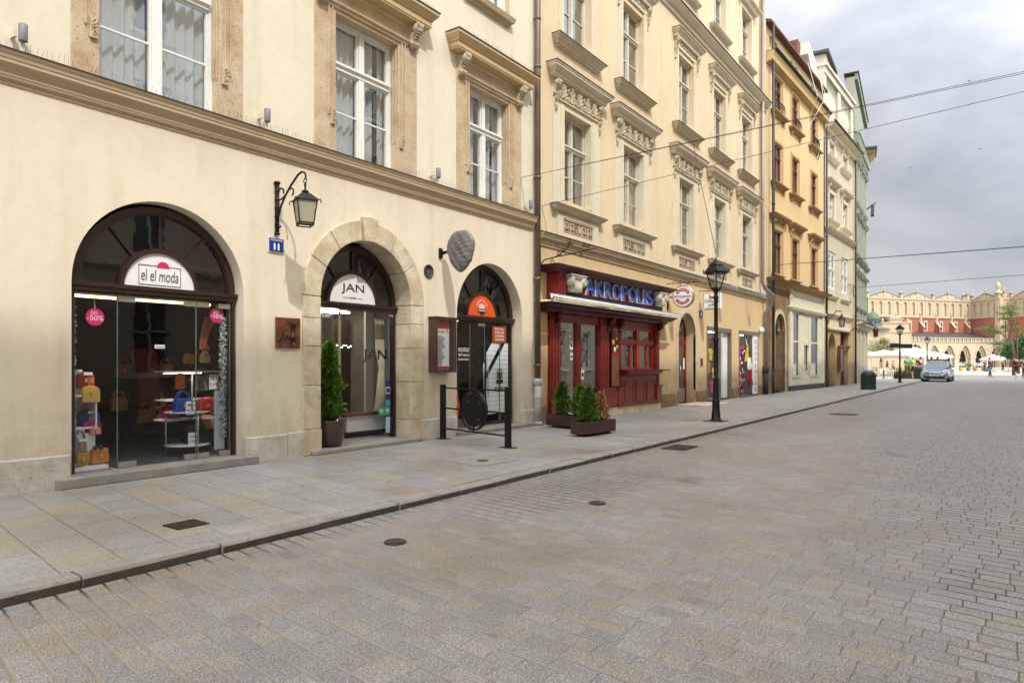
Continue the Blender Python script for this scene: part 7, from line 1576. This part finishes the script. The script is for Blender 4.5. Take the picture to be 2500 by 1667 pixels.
# ---------------- street lamps ----------------
def lamp_build(x, y, label, z0=.06, H=3.65, g_='historic street lamps along the kerb'):
    t = thing('street_lamp', label, 'street lamp', WORLD, x, y, z0, g_); s = H/3.65
    def L_(pr): return [(r, h*s) for r, h in pr]
    g = MB(); g.lathe(L_([(.13, 0), (.13, .03), (.10, .05), (.095, .18), (.085, .2), (.08, .42), (.09, .44), (.07, .47), (.06, .5), (.06, .9), (.068, .93), (.05, .96), (.05, 1.75), (.062, 1.78), (.062, 1.83), (.045, 1.86), (.042, 2.7), (.06, 2.72), (.06, 2.76), (.04, 2.79), (.045, 2.86), (.065, 2.9), (.035, 2.95)]), (x, y, z0), 14)
    build(g, 'post', M['black'], t)
    g = MB(); g.box(x-.22, x+.22, y-.22, y+.22, z0+.001, z0+.012); build(g, 'base_plate', M['darkgrey'], t)
    B = z0+2.95*s; g = MB(); r0, r1 = .115, .225; h0, h1 = 0, .33
    for k in range(6):
        a, b = R(60*k+20), R(60*k+80)
        g.tube([(x+r0*math.cos(a), y+r0*math.sin(a), B+h0), (x+r1*math.cos(a), y+r1*math.sin(a), B+h1)], .011, 4)
        for r, h in ((r0, h0), (r1, h1)): g.tube([(x+r*math.cos(a), y+r*math.sin(a), B+h), (x+r*math.cos(b), y+r*math.sin(b), B+h)], .011, 4)
        g.tube([(x+.28*math.cos(a), y+.28*math.sin(a), B+.35), (x+.31*math.cos(a), y+.31*math.sin(a), B+.36), (x+.315*math.cos(a), y+.315*math.sin(a), B+.40)], .012, 4)
        g.tube([(x+.03*math.cos(a), y+.03*math.sin(a), B-.08), (x+.07*math.cos(a), y+.07*math.sin(a), B-.05), (x+r0*math.cos(a), y+r0*math.sin(a), B)], .009, 4)
    build(g, 'lantern_frame', M['black'], t)
    g = MB()
    for (ra_, za, rb, zb) in ((.292, .335, .285, .36), (.285, .36, .165, .50), (.165, .50, .175, .51), (.16, .51, .02, .635)): frustum(g, (x, y), ra_, B+za, rb, B+zb, 6, 20)
    g.lathe([(.02, .62), (.012, .66), (.018, .675), (.003, .70)], (x, y, B), 8); build(g, 'lantern_roof', M['black'], t)
    g = MB(); vs = [(x+r*math.cos(R(60*k+20)), y+r*math.sin(R(60*k+20)), B+h) for r, h in ((r0-.004, .005), (r1-.004, h1-.005)) for k in range(6)]; g.add(vs, [(k, (k+1) % 6, 6+(k+1) % 6, 6+k) for k in range(6)]); build(g, 'lantern_glass', M['lglass'], t)
    g = MB(); g.lathe([(.025, .0), (.03, .08), (.03, .2), (.01, .24)], (x, y, B), 8); build(g, 'bulb_fitting', M['offwhite'], t)
    return t
M['lglass'] = glass('lantern pane', .22)
lp = lamp_build(14.995, 5.13, 'black cast iron street lamp with six sided lantern, nearest one on the pavement kerb')
g = MB(); g.lathe([(.046, -.02), (.046, .02)], (14.995, 5.13, 1.75), 12); build(g, 'sticker', M['pw'], lp)
x2, y2 = gp(2197, 934); lp2 = lamp_build(x2, y2, 'black street lamp with street name boards, second one, beside the green litter bin', H=3.87)
g = MB(); sa = Fr(x2, y2, -54); dd = thing('street_name_board', 'dark street name board fixed across the second street lamp', 'name board', sa, 0, -.06, 2.3); g.box(-.72, .0, -.12, -.08, 2.32, 2.6); g.box(.0, .74, -.14, -.1, 2.28, 2.56); build(g, 'board', M['darkgrey'], dd)
for i, (px, d, lab) in enumerate(((2263.6, 61.6, 'black street lamp rising behind the large white parasol'), (2235, 86, 'small distant street lamp left of the pointed arches'))):
    p = at(px, 885, d); lamp_build(p.x, p.y, lab, 0, 3.8)

# ---------------- litter bins ----------------
BG = mat('dark green bin', '1f3026', .5, var=.2)
def bin_(x, y, s, label):
    t = thing('litter_bin', label, 'litter bin', WORLD, x, y, .06, 'dark green ribbed litter bins'); r = .36*s
    g = MB(); n = 28; vs = []
    for h, q in ((.0, 1.0), (.03, 1.0), (.05, .96), (.62, .96), (.64, 1.0), (.68, 1.0)): vs += [(x+r*q*(1+(.03 if k % 2 else 0))*math.cos(2*math.pi*k/n), y+r*q*(1+(.03 if k % 2 else 0))*math.sin(2*math.pi*k/n), .06+h*s) for k in range(n)]
    g.add(vs, [(i*n+k, i*n+(k+1) % n, (i+1)*n+(k+1) % n, (i+1)*n+k) for i in range(5) for k in range(n)] + [tuple(range(5*n, 6*n))]); build(g, 'bin_body', BG, t)
    g = MB(); g.lathe([(r*1.02, .68*s), (r*1.0, .74*s), (r*.78, .88*s), (r*.45, .95*s), (.02, .97*s)], (x, y, .06), 20); build(g, 'domed_lid', BG, t)
    g = MB(); g.lathe([(r*.72, .89*s), (r*.5, .96*s), (r*.3, 1.0*s)], (x, y, .065), 12); build(g, 'bin_liner', M['alu'], t)
bin_(36.96, 5.17, .95, 'dark green domed litter bin on the pavement before the pale yellow house'); xb, yb = gp(2243, 925); bin_(xb, yb, 1.05, 'dark green litter bin between the police car and the people in green shirts')

# ---------------- cafe parasols and furniture ----------------
M['canvas'] = mat('white parasol canvas', 'bbb7ab', .8, var=.05)
def parasol(px, d, hw, za, ze, label, ang=-40, drop=.25):
    p = at(px, 885, d); f = Fr(p.x, p.y, ang); t = thing('parasol', label, 'parasol', f, 0, 0, 0, 'white cafe parasols on the square')
    g = MB(); n = 8; ap = (0, 0, za); rim = [(hw*math.cos(R(45*k+22.5)), hw*math.sin(R(45*k+22.5)), ze) for k in range(n)] if hw < 2 else [(hw, hw, ze), (0, hw*1.02, ze+.08), (-hw, hw, ze), (-hw*1.02, 0, ze+.08), (-hw, -hw, ze), (0, -hw*1.02, ze+.08), (hw, -hw, ze), (hw*1.02, 0, ze+.08)]
    low = [(a, b, c-drop) for a, b, c in rim]; mid = [(a*.5, b*.5, ze+(za-ze)*.46) for a, b, c in rim]
    g.add([ap]+mid+rim+low, [(0, 1+k, 1+(k+1) % n) for k in range(n)] + [(1+k, n+1+k, n+1+(k+1) % n, 1+(k+1) % n) for k in range(n)] + [(n+1+k, 2*n+1+k, 2*n+1+(k+1) % n, n+1+(k+1) % n) for k in range(n)]); build(g, 'canopy', M['canvas'], t)
    g = MB(); g.tube([(0, 0, .02), (0, 0, za)], .04, 6); [g.tube([(0, 0, ze-.1), (a*.7, b*.7, ze+(za-ze)*.25)], .015, 4) for a, b, c in rim]; build(g, 'pole', M['offwhite'], t); g = MB(); g.box(-.35, .35, -.35, .35, 0, .08); build(g, 'base', M['darkgrey'], t)
parasol(2222, 67, 2.55, 2.95, 2.02, 'largest white square parasol behind the men in green'); parasol(2158, 74, 2.0, 2.75, 2.1, 'white parasol left of the largest one, partly behind the street lamp')
parasol(2128, 86, 1.7, 2.8, 2.2, 'white parasol at the left end by the green house'); parasol(2272, 80, 1.8, 2.5, 1.9, 'white parasol half hidden behind the police car')
parasol(2425, 104, 1.9, 2.65, 1.9, 'white parasol before the arches, left one of the two'); parasol(2462, 104, 1.9, 2.65, 1.9, 'white parasol before the arches, right one of the two'); parasol(2496, 100, 1.9, 2.5, 1.8, 'white parasol cut by the right edge of the photo')
def chair():
    t = thing('cafe_chair', 'cream wicker cafe chair', 'chair', WORLD, 0, 0, .0, 'wicker cafe chairs on the square')
    g = MB(); g.box(-.24, .24, -.22, .24, .40, .46); build(g, 'seat', M['wicker'], t); g = MB(); g.box(-.25, .25, .2, .25, .46, .9); g.box(-.27, -.22, -.2, .24, .46, .68); g.box(.22, .27, -.2, .24, .46, .68); build(g, 'backrest', M['wicker'], t)
    for a, b in ((-.22, -.2), (.22, -.2), (-.22, .2), (.22, .2)): build(MB().box(a-.02, a+.02, b-.02, b+.02, 0, .4), 'leg', M['wicker'], t)
    return t
M['wicker'] = mat('cream wicker', 'c9bfa4', .7, var=.15, sc=30)
def dup(t):
    r = t.copy(); scn.collection.objects.link(r)
    for ch in list(t.children):
        c = ch.copy(); scn.collection.objects.link(c); c.parent = r
        for gch in list(ch.children): e_ = gch.copy(); scn.collection.objects.link(e_); e_.parent = c
    return r
ch0 = chair(); first = True
rc_ = random.Random(2)
chl = [(2143, 58, 'wicker chair left of the second street lamp, nearest the litter bin', 170), (2172, 58, 'wicker chair just left of the second street lamp post', 190), (2150, 64, 'wicker chair behind the two front chairs, left', 20), (2164, 66, 'wicker chair behind the two front chairs, middle', 80), (2180, 65, 'wicker chair behind the two front chairs, right', 200), (2135, 70, 'wicker chair far left under the parasols', 100)]
for px, d, lab, a in chl:
    o = ch0 if first else dup(ch0); first = False; p = at(px, 885, d); o.location = (p.x, p.y, .0); o.rotation_euler = (0, 0, R(a)); o['label'] = lab
for i, (px, d, lab) in enumerate(((2157, 59.5, 'round cafe table with dark pedestal between the two front wicker chairs'), (2140, 67, 'round cafe table further back on the left'), (2175, 70, 'round cafe table under the largest parasol'))):
    p = at(px, 885, d); t = thing('cafe_table', lab, 'table', WORLD, p.x, p.y, 0, 'cafe tables on the square'); build(MB().lathe([(.4, .72), (.42, .74), (.4, .76)], (p.x, p.y, 0), 18), 'table_top', M['offwhite'], t); build(MB().lathe([(.2, 0), (.05, .05), (.05, .72)], (p.x, p.y, 0), 10), 'pedestal', M['black'], t)
p = at(2196, 885, 57.5); f = Fr(p.x, p.y, -50); t = thing('flower_box', 'long black planter box with red and green plants before the cafe terrace', 'planter', f, 0, 0, 0)
build(MB().box(-.25, 1.3, 0, .4, .0, .45), 'box', M['black'], t); g = MB(); rr = random.Random(3)
for _ in range(700):
    q = Vector((rr.uniform(-.25, 1.3), rr.uniform(0, .4), .45+abs(rr.gauss(0, .22)))); v = Vector((rr.uniform(-1,1), rr.uniform(-1,1), rr.uniform(-1,1))).normalized(); w = v.cross(Vector((0, 0, 1))).normalized(); g.cm = rr.choice((0, 0, 0, 1, 2)); s_ = .07; g.add([q-v*s_, q+w*s_*.6, q+v*s_, q-w*s_*.6], [(0,1,2,3)])
build(g, 'plants', [LG[0], cm('red blossom', 'a8342c'), LG[2]], t)
# flower stalls before the arcade
for i, (x, y, c_, lab) in enumerate(((1290, 1125, 'd8a33a', 'yellow tub of white flowers before the arches, nearest the police car'), (1440, 1125, 'c4704a', 'orange tub of white flowers before the arches, middle'), (1370, 1118, '6d7a3c', 'green bush in a basket between the two flower tubs'), (1530, 1110, '8a9a3c', 'yellow green plants on a stand behind the walking man'))):
    p = at(*C8(x, y), 112); t = thing('flower_tub', lab, 'flower tub', WORLD, p.x, p.y, 0, 'flower tubs before the market hall'); build(MB().lathe([(.28, 0), (.34, .6)], (p.x, p.y, .0), 10), 'tub', cm('tub ' + c_, c_), t); g = MB()
    for _ in range(260):
        q = Vector((p.x+rr.gauss(0, .38), p.y+rr.gauss(0, .3), .75+abs(rr.gauss(0, .28)))); v = Vector((rr.uniform(-1,1), rr.uniform(-1,1), rr.uniform(-1,1))).normalized(); w = v.cross(Vector((0, 0, 1))).normalized(); g.cm = rr.choice((0, 1, 1) if i != 2 else (0, 0, 2)); s_ = .11; g.add([q-v*s_, q+w*s_*.6, q+v*s_, q-w*s_*.6], [(0,1,2,3)])
    build(g, 'blossom', [LG[0], M['pw'], LG[2]], t)

# ---------------- people ----------------
def skin_mesh(joints, edges, name, m, parent, sub=1):
    me = bpy.data.meshes.new(name); me.from_pydata([j[0] for j in joints], edges, []); o = bpy.data.objects.new(name, me); scn.collection.objects.link(o)
    k = o.modifiers.new('skin', 'SKIN')
    for i, j in enumerate(joints): r = j[1]; me.skin_vertices[0].data[i].radius = r if isinstance(r, tuple) else (r, r)
    me.skin_vertices[0].data[0].use_root = True
    k.use_smooth_shade = True; s_ = o.modifiers.new('sub', 'SUBSURF'); s_.levels = s_.render_levels = sub
    bpy.context.view_layer.update(); dg = bpy.context.evaluated_depsgraph_get(); nm = bpy.data.meshes.new_from_object(o.evaluated_get(dg)); bpy.data.objects.remove(o); bpy.data.meshes.remove(me)
    nm.name = name; nm.materials.clear(); nm.materials.append(m); nm.polygons.foreach_set('use_smooth', [True]*len(nm.polygons))
    r = bpy.data.objects.new(name, nm); scn.collection.objects.link(r); r.parent = parent; return r
SK = mat('skin', 'c48f74', .6, var=.04); 
def person(x, y, z, h, deg, label, top, bot, hair='2e2420', stride=0.0, shorts=False, armL=(0, 0), armR=(0, 0), sleeves='short', belly=0.0, shoes='222222', coat=False, lean=0):
    t = bpy.data.objects.new('person', None); scn.collection.objects.link(t); t.location = (x, y, z); t.rotation_euler = (0, 0, R(deg)); BASE[t] = (0, 0, 0); tag(t, label, 'person')
    k = h/1.75; s = stride
    def V(a, b, c): return (a*k, b*k, c*k)
    hipL, hipR = V(-.09, 0, .90), V(.09, 0, .90)
    knL, knR = V(-.10, -.16*s, .50), V(.10, .10*s, .50); anL, anR = V(-.10, -.28*s, .09), V(.10, .34*s, .10 if s == 0 else .14); toL, toR = V(-.11, -.28*s-.15, .03), V(.11, .34*s-.13, .03)
    shL, shR = V(-.19, lean, 1.44), V(.19, lean, 1.44); elL, elR = V(-.25, .04+armL[0]*.5, 1.16), V(.25, .04+armR[0]*.5, 1.16); wrL, wrR = V(-.25+armL[1], -.02+armL[0], .92+abs(armL[1])*.8), V(.25+armR[1], -.02+armR[0], .92+abs(armR[1])*.8)
    J_ = [(V(0, 0, .95), (.14*k, .11*k)), (V(0, -.01, 1.15), ((.13+belly*.6)*k, (.10+belly)*k)), (V(0, lean, 1.36), (.155*k, .11*k)), (V(0, lean, 1.50), .055*k), (V(0, lean-.015, 1.60), (.072*k, .088*k)), (V(0, lean-.01, 1.70), (.068*k, .085*k)),
          (hipL, .085*k), (knL, .058*k), (anL, .04*k), (toL, .035*k), (hipR, .085*k), (knR, .058*k), (anR, .04*k), (toR, .035*k), (shL, .055*k), (elL, .04*k), (wrL, .03*k), (shR, .055*k), (elR, .04*k), (wrR, .03*k),
          (V(-.25+armL[1], -.05+armL[0], .83+abs(armL[1])*.8), .035*k), (V(.25+armR[1], -.05+armR[0], .83+abs(armR[1])*.8), .035*k)]
    E_ = [(0,1),(1,2),(2,3),(3,4),(4,5),(0,6),(6,7),(7,8),(8,9),(0,10),(10,11),(11,12),(12,13),(2,14),(14,15),(15,16),(2,17),(17,18),(18,19),(16,20),(19,21)]
    skin_mesh(J_, E_, 'body', SK, t)
    g_ = .018*k
    def ex(j, q=g_): r = j[1]; return (j[0], (r[0]+q, r[1]+q)) if isinstance(r, tuple) else (j[0], r+q)
    idx = [0, 1, 2, 14, 17] + ([15, 18, 16, 19] if sleeves == 'long' else []); tops = [ex(J_[i], g_*(1.6 if coat else 1)) for i in idx]; e2 = [(0,1),(1,2),(2,3),(2,4)]
    if sleeves == 'long': e2 += [(3,5),(4,6),(5,7),(6,8)]
    else:
        for sh, el, q in ((14, 15, 3), (17, 18, 4)): tops.append((tuple((a+b)/2 for a, b in zip(J_[sh][0], J_[el][0])), .062*k)); e2.append((q, len(tops)-1))
    if coat: tops.append((V(0, .02, .72), (.17*k, .12*k))); e2.append((0, len(tops)-1))
    skin_mesh(tops, e2, 'coat' if coat else 'shirt', top, t)
    b_ = [ex(J_[i]) for i in (0, 6, 7, 10, 11)]; e3 = [(0,1),(1,2),(0,3),(3,4)]
    if not shorts: b_ += [ex(J_[8]), ex(J_[12])]; e3 += [(2,5),(4,6)]
    skin_mesh(b_, e3, 'shorts' if shorts else 'trousers', bot, t)
    sh = cm('shoe ' + shoes, shoes); 
    for a, b, nm in ((8, 9, 'shoe'), (12, 13, 'shoe')): skin_mesh([(J_[a][0], .048*k), (J_[b][0], .045*k)], [(0, 1)], nm, sh, t)
    g = MB(); c_ = V(0, lean+.015, 1.665); vs_ = []
    g.lathe([(.02*k, .115*k), (.06*k, .10*k), (.085*k, .06*k), (.093*k, .0), (.08*k, -.06*k)], (c_[0], c_[1]+.01*k, c_[2]), 12)
    o = build(g, 'hair', cm('hair ' + hair, hair), t)
    g = MB(); g.lathe([(.004, 0), (.016*k, .01), (.012*k, .045*k)], (0, c_[1]-.105*k, 1.585*k), 6); g.box(-.03*k, -.015*k, c_[1]-.103*k, c_[1]-.095*k, 1.63*k, 1.642*k); g.box(.015*k, .03*k, c_[1]-.103*k, c_[1]-.095*k, 1.63*k, 1.642*k); build(g, 'face_features', cm('face shade', '8a5a48'), t)
    return t
gz = .0
x, y = gp(2215, 922.4); person(x, y, .06, 1.80, -60, 'stout man in a bright green t shirt and dark shorts by the street lamp', cm('bright green', '2aa05a'), cm('navy shorts', '23232e'), shorts=True, belly=.07, hair='8a7a6c', shoes='e0e0e0', armL=(0, .04), armR=(-.05, 0))
x, y = gp(2229, 922.6); person(x, y, .06, 1.76, -35, 'man in a lime green t shirt and dark shorts beside the stout man', cm('lime green', '7fb83a'), cm('navy shorts', '23232e'), shorts=True, belly=.06, hair='9a8a7c', shoes='dddddd', armR=(-.12, 0))
x, y = gp(2247, 922.0); person(x, y, .06, 1.76, 140, 'man in a black t shirt seen from behind at the second litter bin', cm('black cloth', '1f1e24'), cm('dark trousers', '2a2a30'), hair='1c1614', belly=.03, armL=(-.2, 0), armR=(-.2, 0))
for px, lab, c_ in ((2274, 'person in brown standing behind the police car, left one', '6a4a3a'), (2289, 'person in dark red standing behind the police car, right one', '5a2a2a')):
    p = at(px, 885, 63); person(p.x, p.y, .0, 1.86, 100, lab, cm('cloth '+c_, c_), cm('dark trousers', '2a2a30'), hair='3a2018')
x, y = gp(2417, 920.6, 0); wm = person(x, y, 0, 1.80, -55-90+180-60, 'man in a long dark navy coat walking across the square', cm('navy coat', '20222e'), cm('black trousers', '16161a'), hair='4a3a30', sleeves='long', coat=True, stride=.5, armL=(-.1, 0), armR=(.1, 0))
f = Fr(x, y, -60); t = thing('briefcase', 'teal green satchel carried by the man in the dark coat', 'bag', f, -.35, -.1, .62); bevel(build(MB().box(-.62, -.1, -.3, -.2, .52, .88), 'case', cm('teal satchel', '3c5654'), t), .02); g = MB(); g.tube([(-.45, -.25, .88), (-.36, -.25, .94), (-.27, -.25, .88)], .012, 5); build(g, 'handle', M['ink'], t)
x, y = gp(2481, 924.7, 0); person(x, y, 0, 1.86, 125, 'man with a backpack walking away at the right of the square', cm('dark jacket', '2a2228'), cm('brown shorts', '3c3326'), hair='2c2220', shorts=True, sleeves='long', stride=.6, armL=(0, -.08), armR=(0, .08), shoes='d8d4cc')
dr = Vector((x, y, 0)); ff = Fr(x, y, 125-180); t = thing('backpack', 'maroon backpack on the back of the man at the right', 'backpack', ff, 0, -.28, 1.0); bevel(build(MB().box(-.19, .19, -.33, -.15, 1.0, 1.5), 'pack', cm('maroon pack', '55221f'), t), .05, 3)
g = MB(); [g.tube([(s_*.14, -.17, 1.48), (s_*.15, -.02, 1.58), (s_*.14, .12, 1.48)], .02, 5) for s_ in (-1, 1)]; build(g, 'strap', cm('strap tan', 'b59a7a'), t)
x, y = gp(2502, 925, 0); person(x, y, 0, 1.7, 60, 'person in a blue striped top half cut off by the right edge', cm('striped blue', '4a5a7e'), cm('dark trousers', '2a2a30'), hair='6a5040', stride=.4)
# seated and standing cafe guests, far
for i, (px, d, c_, lab) in enumerate(((2150, 72, '8a6a55', 'guest in light brown at the cafe, behind the front chairs'), (2166, 75, '3a3a44', 'guest in dark grey at the cafe under the left parasol'), (2181, 78, 'a8a090', 'guest in beige at the cafe, just left of the second lamp'), (2404, 108, '3a3230', 'distant guest under the arches left of the walking man'), (2448, 106, '7a6a58', 'distant guest between the two right hand parasols'))):
    p = at(px, 885, d); person(p.x, p.y, 0, 1.55 if i < 3 else 1.75, 30*i, lab, cm('cloth '+c_, c_), cm('dark trousers', '2a2a30'))

# ---------------- police car ----------------
s = 1.0; pc = at(2281, 885, 48.3); f = Fr(pc.x, pc.y, -92)
car = thing('police_car', 'silver police car with blue bonnet and roof light bar, facing the camera', 'police car', f, 0, 0, 0)
SV = mat('silver car paint', '9c9fa3', .28, metal=.6, var=.03, bump=0, coat=.8); BL = mat('police blue', '24387f', .3, var=.03, bump=0, coat=.8); TY_ = mat('tyre', '1b1b1c', .8); CG = mat('car glass', '4c5a62', .05, bump=0, spec=.8)
def loft(mb, st, n=20, e=3.2):       # (y, halfw, z0, z1)
    vs = []
    for y, hw, z0, z1 in st:
        for k in range(n):
            a = 2*math.pi*k/n; c, q = math.cos(a), math.sin(a)
            X = hw*math.copysign(abs(c)**(2/e), c); Z = (z0+z1)/2+(z1-z0)/2*math.copysign(abs(q)**(2/e), q); vs.append((X*s, y*s, Z*s))
    m = len(st); mb.add(vs, [(i*n+k, i*n+(k+1) % n, (i+1)*n+(k+1) % n, (i+1)*n+k) for i in range(m-1) for k in range(n)] + [tuple(range(n))[::-1], tuple(range((m-1)*n, m*n))], True)
g = MB(); loft(g, [(-.02, .55, .22, .58), (.0, .68, .2, .66), (.06, .80, .18, .71), (.2, .86, .17, .79), (.5, .885, .17, .88), (.95, .89, .17, .97), (1.2, .89, .17, 1.0), (2.0, .89, .17, 1.0), (3.2, .89, .17, 1.0), (3.9, .87, .2, .98), (4.25, .8, .3, .9), (4.3, .7, .35, .8)], 28, 4); build(g, 'body', SV, car)
g = MB(); g.add([(a*s, b*s, c*s) for a, b, c in ((-.74, 1.0, .985), (.74, 1.0, .985), (.58, 1.75, 1.40), (-.58, 1.75, 1.40), (-.60, 3.0, 1.42), (.60, 3.0, 1.42), (.72, 4.0, .98), (-.72, 4.0, .98), (-.80, 1.25, .97), (.80, 1.25, .97), (-.80, 3.7, .97), (.80, 3.7, .97))], [(0,1,2,3), (3,2,5,4), (4,5,6,7), (8,0,3), (1,9,2), (8,3,4,10), (9,11,5,2), (10,4,7), (11,6,5)]); build(g, 'windows', CG, car)
g = MB(); loft(g, [(1.72, .56, 1.385, 1.425), (1.85, .6, 1.40, 1.46), (2.4, .62, 1.42, 1.48), (3.0, .6, 1.40, 1.46)], 16, 3); 
for q in (-1, 1): g.tube([(q*.78*s, .98*s, .98*s), (q*.60*s, 1.74*s, 1.41*s), (q*.62*s, 3.0*s, 1.43*s), (q*.76*s, 3.95*s, .98*s)], .035*s, 6); g.tube([(q*.72*s, 2.3*s, 1.0*s), (q*.62*s, 2.35*s, 1.42*s)], .035*s, 6)
build(g, 'roof', SV, car)
def zhood(y): 
    T_ = [(0.0, .66), (.06, .71), (.2, .79), (.5, .88), (.95, .97), (1.2, 1.0)]
    for (a, b), (c, d) in zip(T_, T_[1:]):
        if a <= y <= c: return b+(d-b)*(y-a)/(c-a)
    return 1
g = MB(); vs = []; R_ = 8; C_ = 10
for i in range(R_+1):
    y = .10+.84*i/R_; hw = .42+.30*i/R_
    for j in range(C_+1): x = hw*(2*j/C_-1); zz = zhood(y)*(1-.06*abs(x)**3)+.012; vs.append((x*s, y*s, zz*s))
g.add(vs, [(i*(C_+1)+j, i*(C_+1)+j+1, (i+1)*(C_+1)+j+1, (i+1)*(C_+1)+j) for i in range(R_) for j in range(C_)], True); bn = build(g, 'bonnet', BL, car)
def surf(nm, m, pts, y, d=.03): g = MB(); g.prism([(a*s, b*s) for a, b in pts], (y-d)*s, (y+.05)*s); return build(g, nm, m, car)
BK = cm('car black trim', '131314')
surf('grille', BK, [(-.62, .30), (-.5, .24), (.5, .24), (.62, .30), (.66, .43), (.45, .385), (-.45, .385), (-.66, .43)], -.02); surf('grille', BK, [(-.55, .645), (-.12, .59), (.12, .59), (.55, .645), (.5, .66), (.1, .63), (-.1, .63), (-.5, .66)], -.01, .02)
surf('lower_lip', SV, [(-.72, .19), (.72, .19), (.68, .235), (-.68, .235)], -.0, .05); surf('number_plate', M['pw'], [(-.27, .40), (.27, .40), (.27, .51), (-.27, .51)], -.04, .015); text(car, 'plate_lettering', 'HPC 3E11', .02*s, .455*s, .44*s, .08*s, -.062*s, M['ink'], .001)
surf('emblem', M['steel'], [(-.07+.07, .66), (-.07, .64), (-.08, .61), (0, .59), (.08, .61), (.07, .64)], -.03, .02)
for q in (-1, 1):
    g = MB(); g.add([(a*q*s, b*s, c*s) for a, b, c in ((.40, -.015, .67), (.62, .03, .655), (.80, .16, .70), (.85, .30, .80), (.72, .16, .765), (.45, .02, .715))], [(0,1,2,3,4,5)] if q > 0 else [(5,4,3,2,1,0)]); o = build(g, 'headlight', mat('headlight glass', '4a4c50', .1, metal=.5, bump=0, spec=.8), car)
    g = MB(); [g.lathe([(.04*s, -.02), (.03*s, -.035)], (q*a*s, b*s, .71*s), 10, 'y') for a, b in ((.56, .0), (.7, .06))]; build(g, 'lamp_lens', M['pw'], o)
    g = MB(); g.lathe([(.04*s, -.02), (.03*s, -.035)], (q*.72*s, .03*s, .32*s), 10, 'y'); build(g, 'fog_lamp', M['pw'], car)
    g = MB(); g.box(*sorted((q*.90*s, q*1.08*s)), 1.2*s, 1.3*s, .98*s, 1.12*s); g.box(*sorted((q*.84*s, q*.92*s)), 1.24*s, 1.28*s, 1.0*s, 1.03*s); bevel(build(g, 'side_mirror', SV, car), .02)
    for y in (.85, 3.45):
        g = MB(); x0, x1 = sorted((q*.68*s, q*.885*s)); g.lathe([(.30*s, 0), (.325*s, .03), (.325*s, x1-x0-.03), (.30*s, x1-x0)], (x0, y*s, .325*s), 22, 'u'); w = build(g, 'wheel', TY_, car); g = MB(); g.lathe([(.2*s, 0), (.2*s, .012)], (q*.887*s, y*s, .325*s), 14, 'u'); build(g, 'rim', M['steel'], w)
g = MB(); g.box(-.62*s, .62*s, 2.0*s, 2.28*s, 1.50*s, 1.60*s); bevel(build(g, 'light_bar', BK, car), .03); g = MB(); g.box(-.6*s, -.25*s, 1.99*s, 2.0*s, 1.52*s, 1.585*s); g.box(.25*s, .6*s, 1.99*s, 2.0*s, 1.52*s, 1.585*s); build(g, 'light_lens', cm('blue lens', '203a8a'), car)
o = text(car, 'lettering', 'POLICJA', 0, 0, .62*s, .13*s, 0, M['pw'], .002, bold=.02); o.rotation_euler = (R(-77), 0, 0); o.location = (0, .52*s, .912*s)
g = MB(); g.box(-.86*s, .86*s, .1*s, 4.1*s, .14*s, .2*s); build(g, 'underbody', BK, car)

# ---------------- overhead wires ----------------
def wire(label, P0, P1, sag=.1, r=.012, twin=0, extra=()):
    t = thing('overhead_wire', label, 'wire', WORLD, *P0, 'overhead wires across the street'); g = MB(); n = 24
    for k in range(1+twin):
        o = Vector((0, 0, .05*k)); g.tube([tuple(Vector(P0).lerp(Vector(P1), i/n)+o*(i/n)-Vector((0, 0, sag*4*(i/n)*(1-i/n)))) for i in range(n+1)], r, 5)
    for a, b in extra: g.tube([a, b], r*.7, 4)
    build(g, 'cable', M['ink'], t)
def endp(px, py, X): r = ray(px, py); k = X/r[0]; return Vector((k*r[0], k*r[1], HC+k*r[2]))
def far_end(P0, px, py, X):
    P1 = endp(px, py, X); d = P1-Vector(P0); return Vector(P0)+d*1.55
a = F0.P(1271, 434, -.03); P0 = (a[0], 7.88, a[1]); wire('upper twin cable from the cream hotel wall across the street', P0, far_end(P0, 2500, 180, 14.5), .0, .005, 1, [(P0, (P0[0]+.17, 7.88, P0[2]-.62))])
a = F0.P(1323, 503, -.03); P0 = (a[0], 7.88, a[1]); wire('lower cable from the yellow house wall across the street', P0, far_end(P0, 2500, 224, 16.5), .0, .0055, 0, [(P0, (P0[0]+.2, 7.88, P0[2]-.5)), ((12.0, 7.85, 4.2), (13.1, 7.85, 3.75))])
a = G.P(1885, 648, -.1); P0 = tuple(G.W(a[0], -.1, a[1])); wire('distant cable from the orange house across the street', P0, far_end(P0, 2500, 603, 47), .0, .012, 1)
a = G.P(2096, 702, -.1); P0 = tuple(G.W(a[0], -.1, a[1])); wire('lowest distant cable leaving the pale yellow house downpipe', P0, far_end(P0, 2500, 671, 52), .0, .014)
P0 = (20.2, 7.3, 6.9); a = F0.P(1692, 352, -.6); b = F0.P(1748, 632, -.6); wire('thin feeder cable dropping from the lower cable to the street lamp', (a[0], 7.3, a[1]), (14.995, 5.13, 3.78), .05, .008)
for i, (px, py, d) in enumerate(((2367, 199, 60), (2393, 364, 70), (2222, 411, 80))):
    p = at(px, py, d); t = thing('bird', ['small dark bird in the sky between the upper cables', 'small dark bird lowest right in the sky', 'small dark bird left in the open sky'][i], 'bird', WORLD, *p, 'birds in the sky'); g = MB(); s_ = .16
    g.add([(p.x-s_, p.y+s_, p.z+.08), (p.x, p.y, p.z+.03), (p.x+s_, p.y-s_, p.z+.1), (p.x+.03, p.y+.03, p.z-.04)], [(0, 1, 3), (1, 2, 3)]); g.lathe([(.01, -.12), (.04, 0), (.01, .12)], tuple(p), 6, 'u'); build(g, 'body', M['ink'], t)
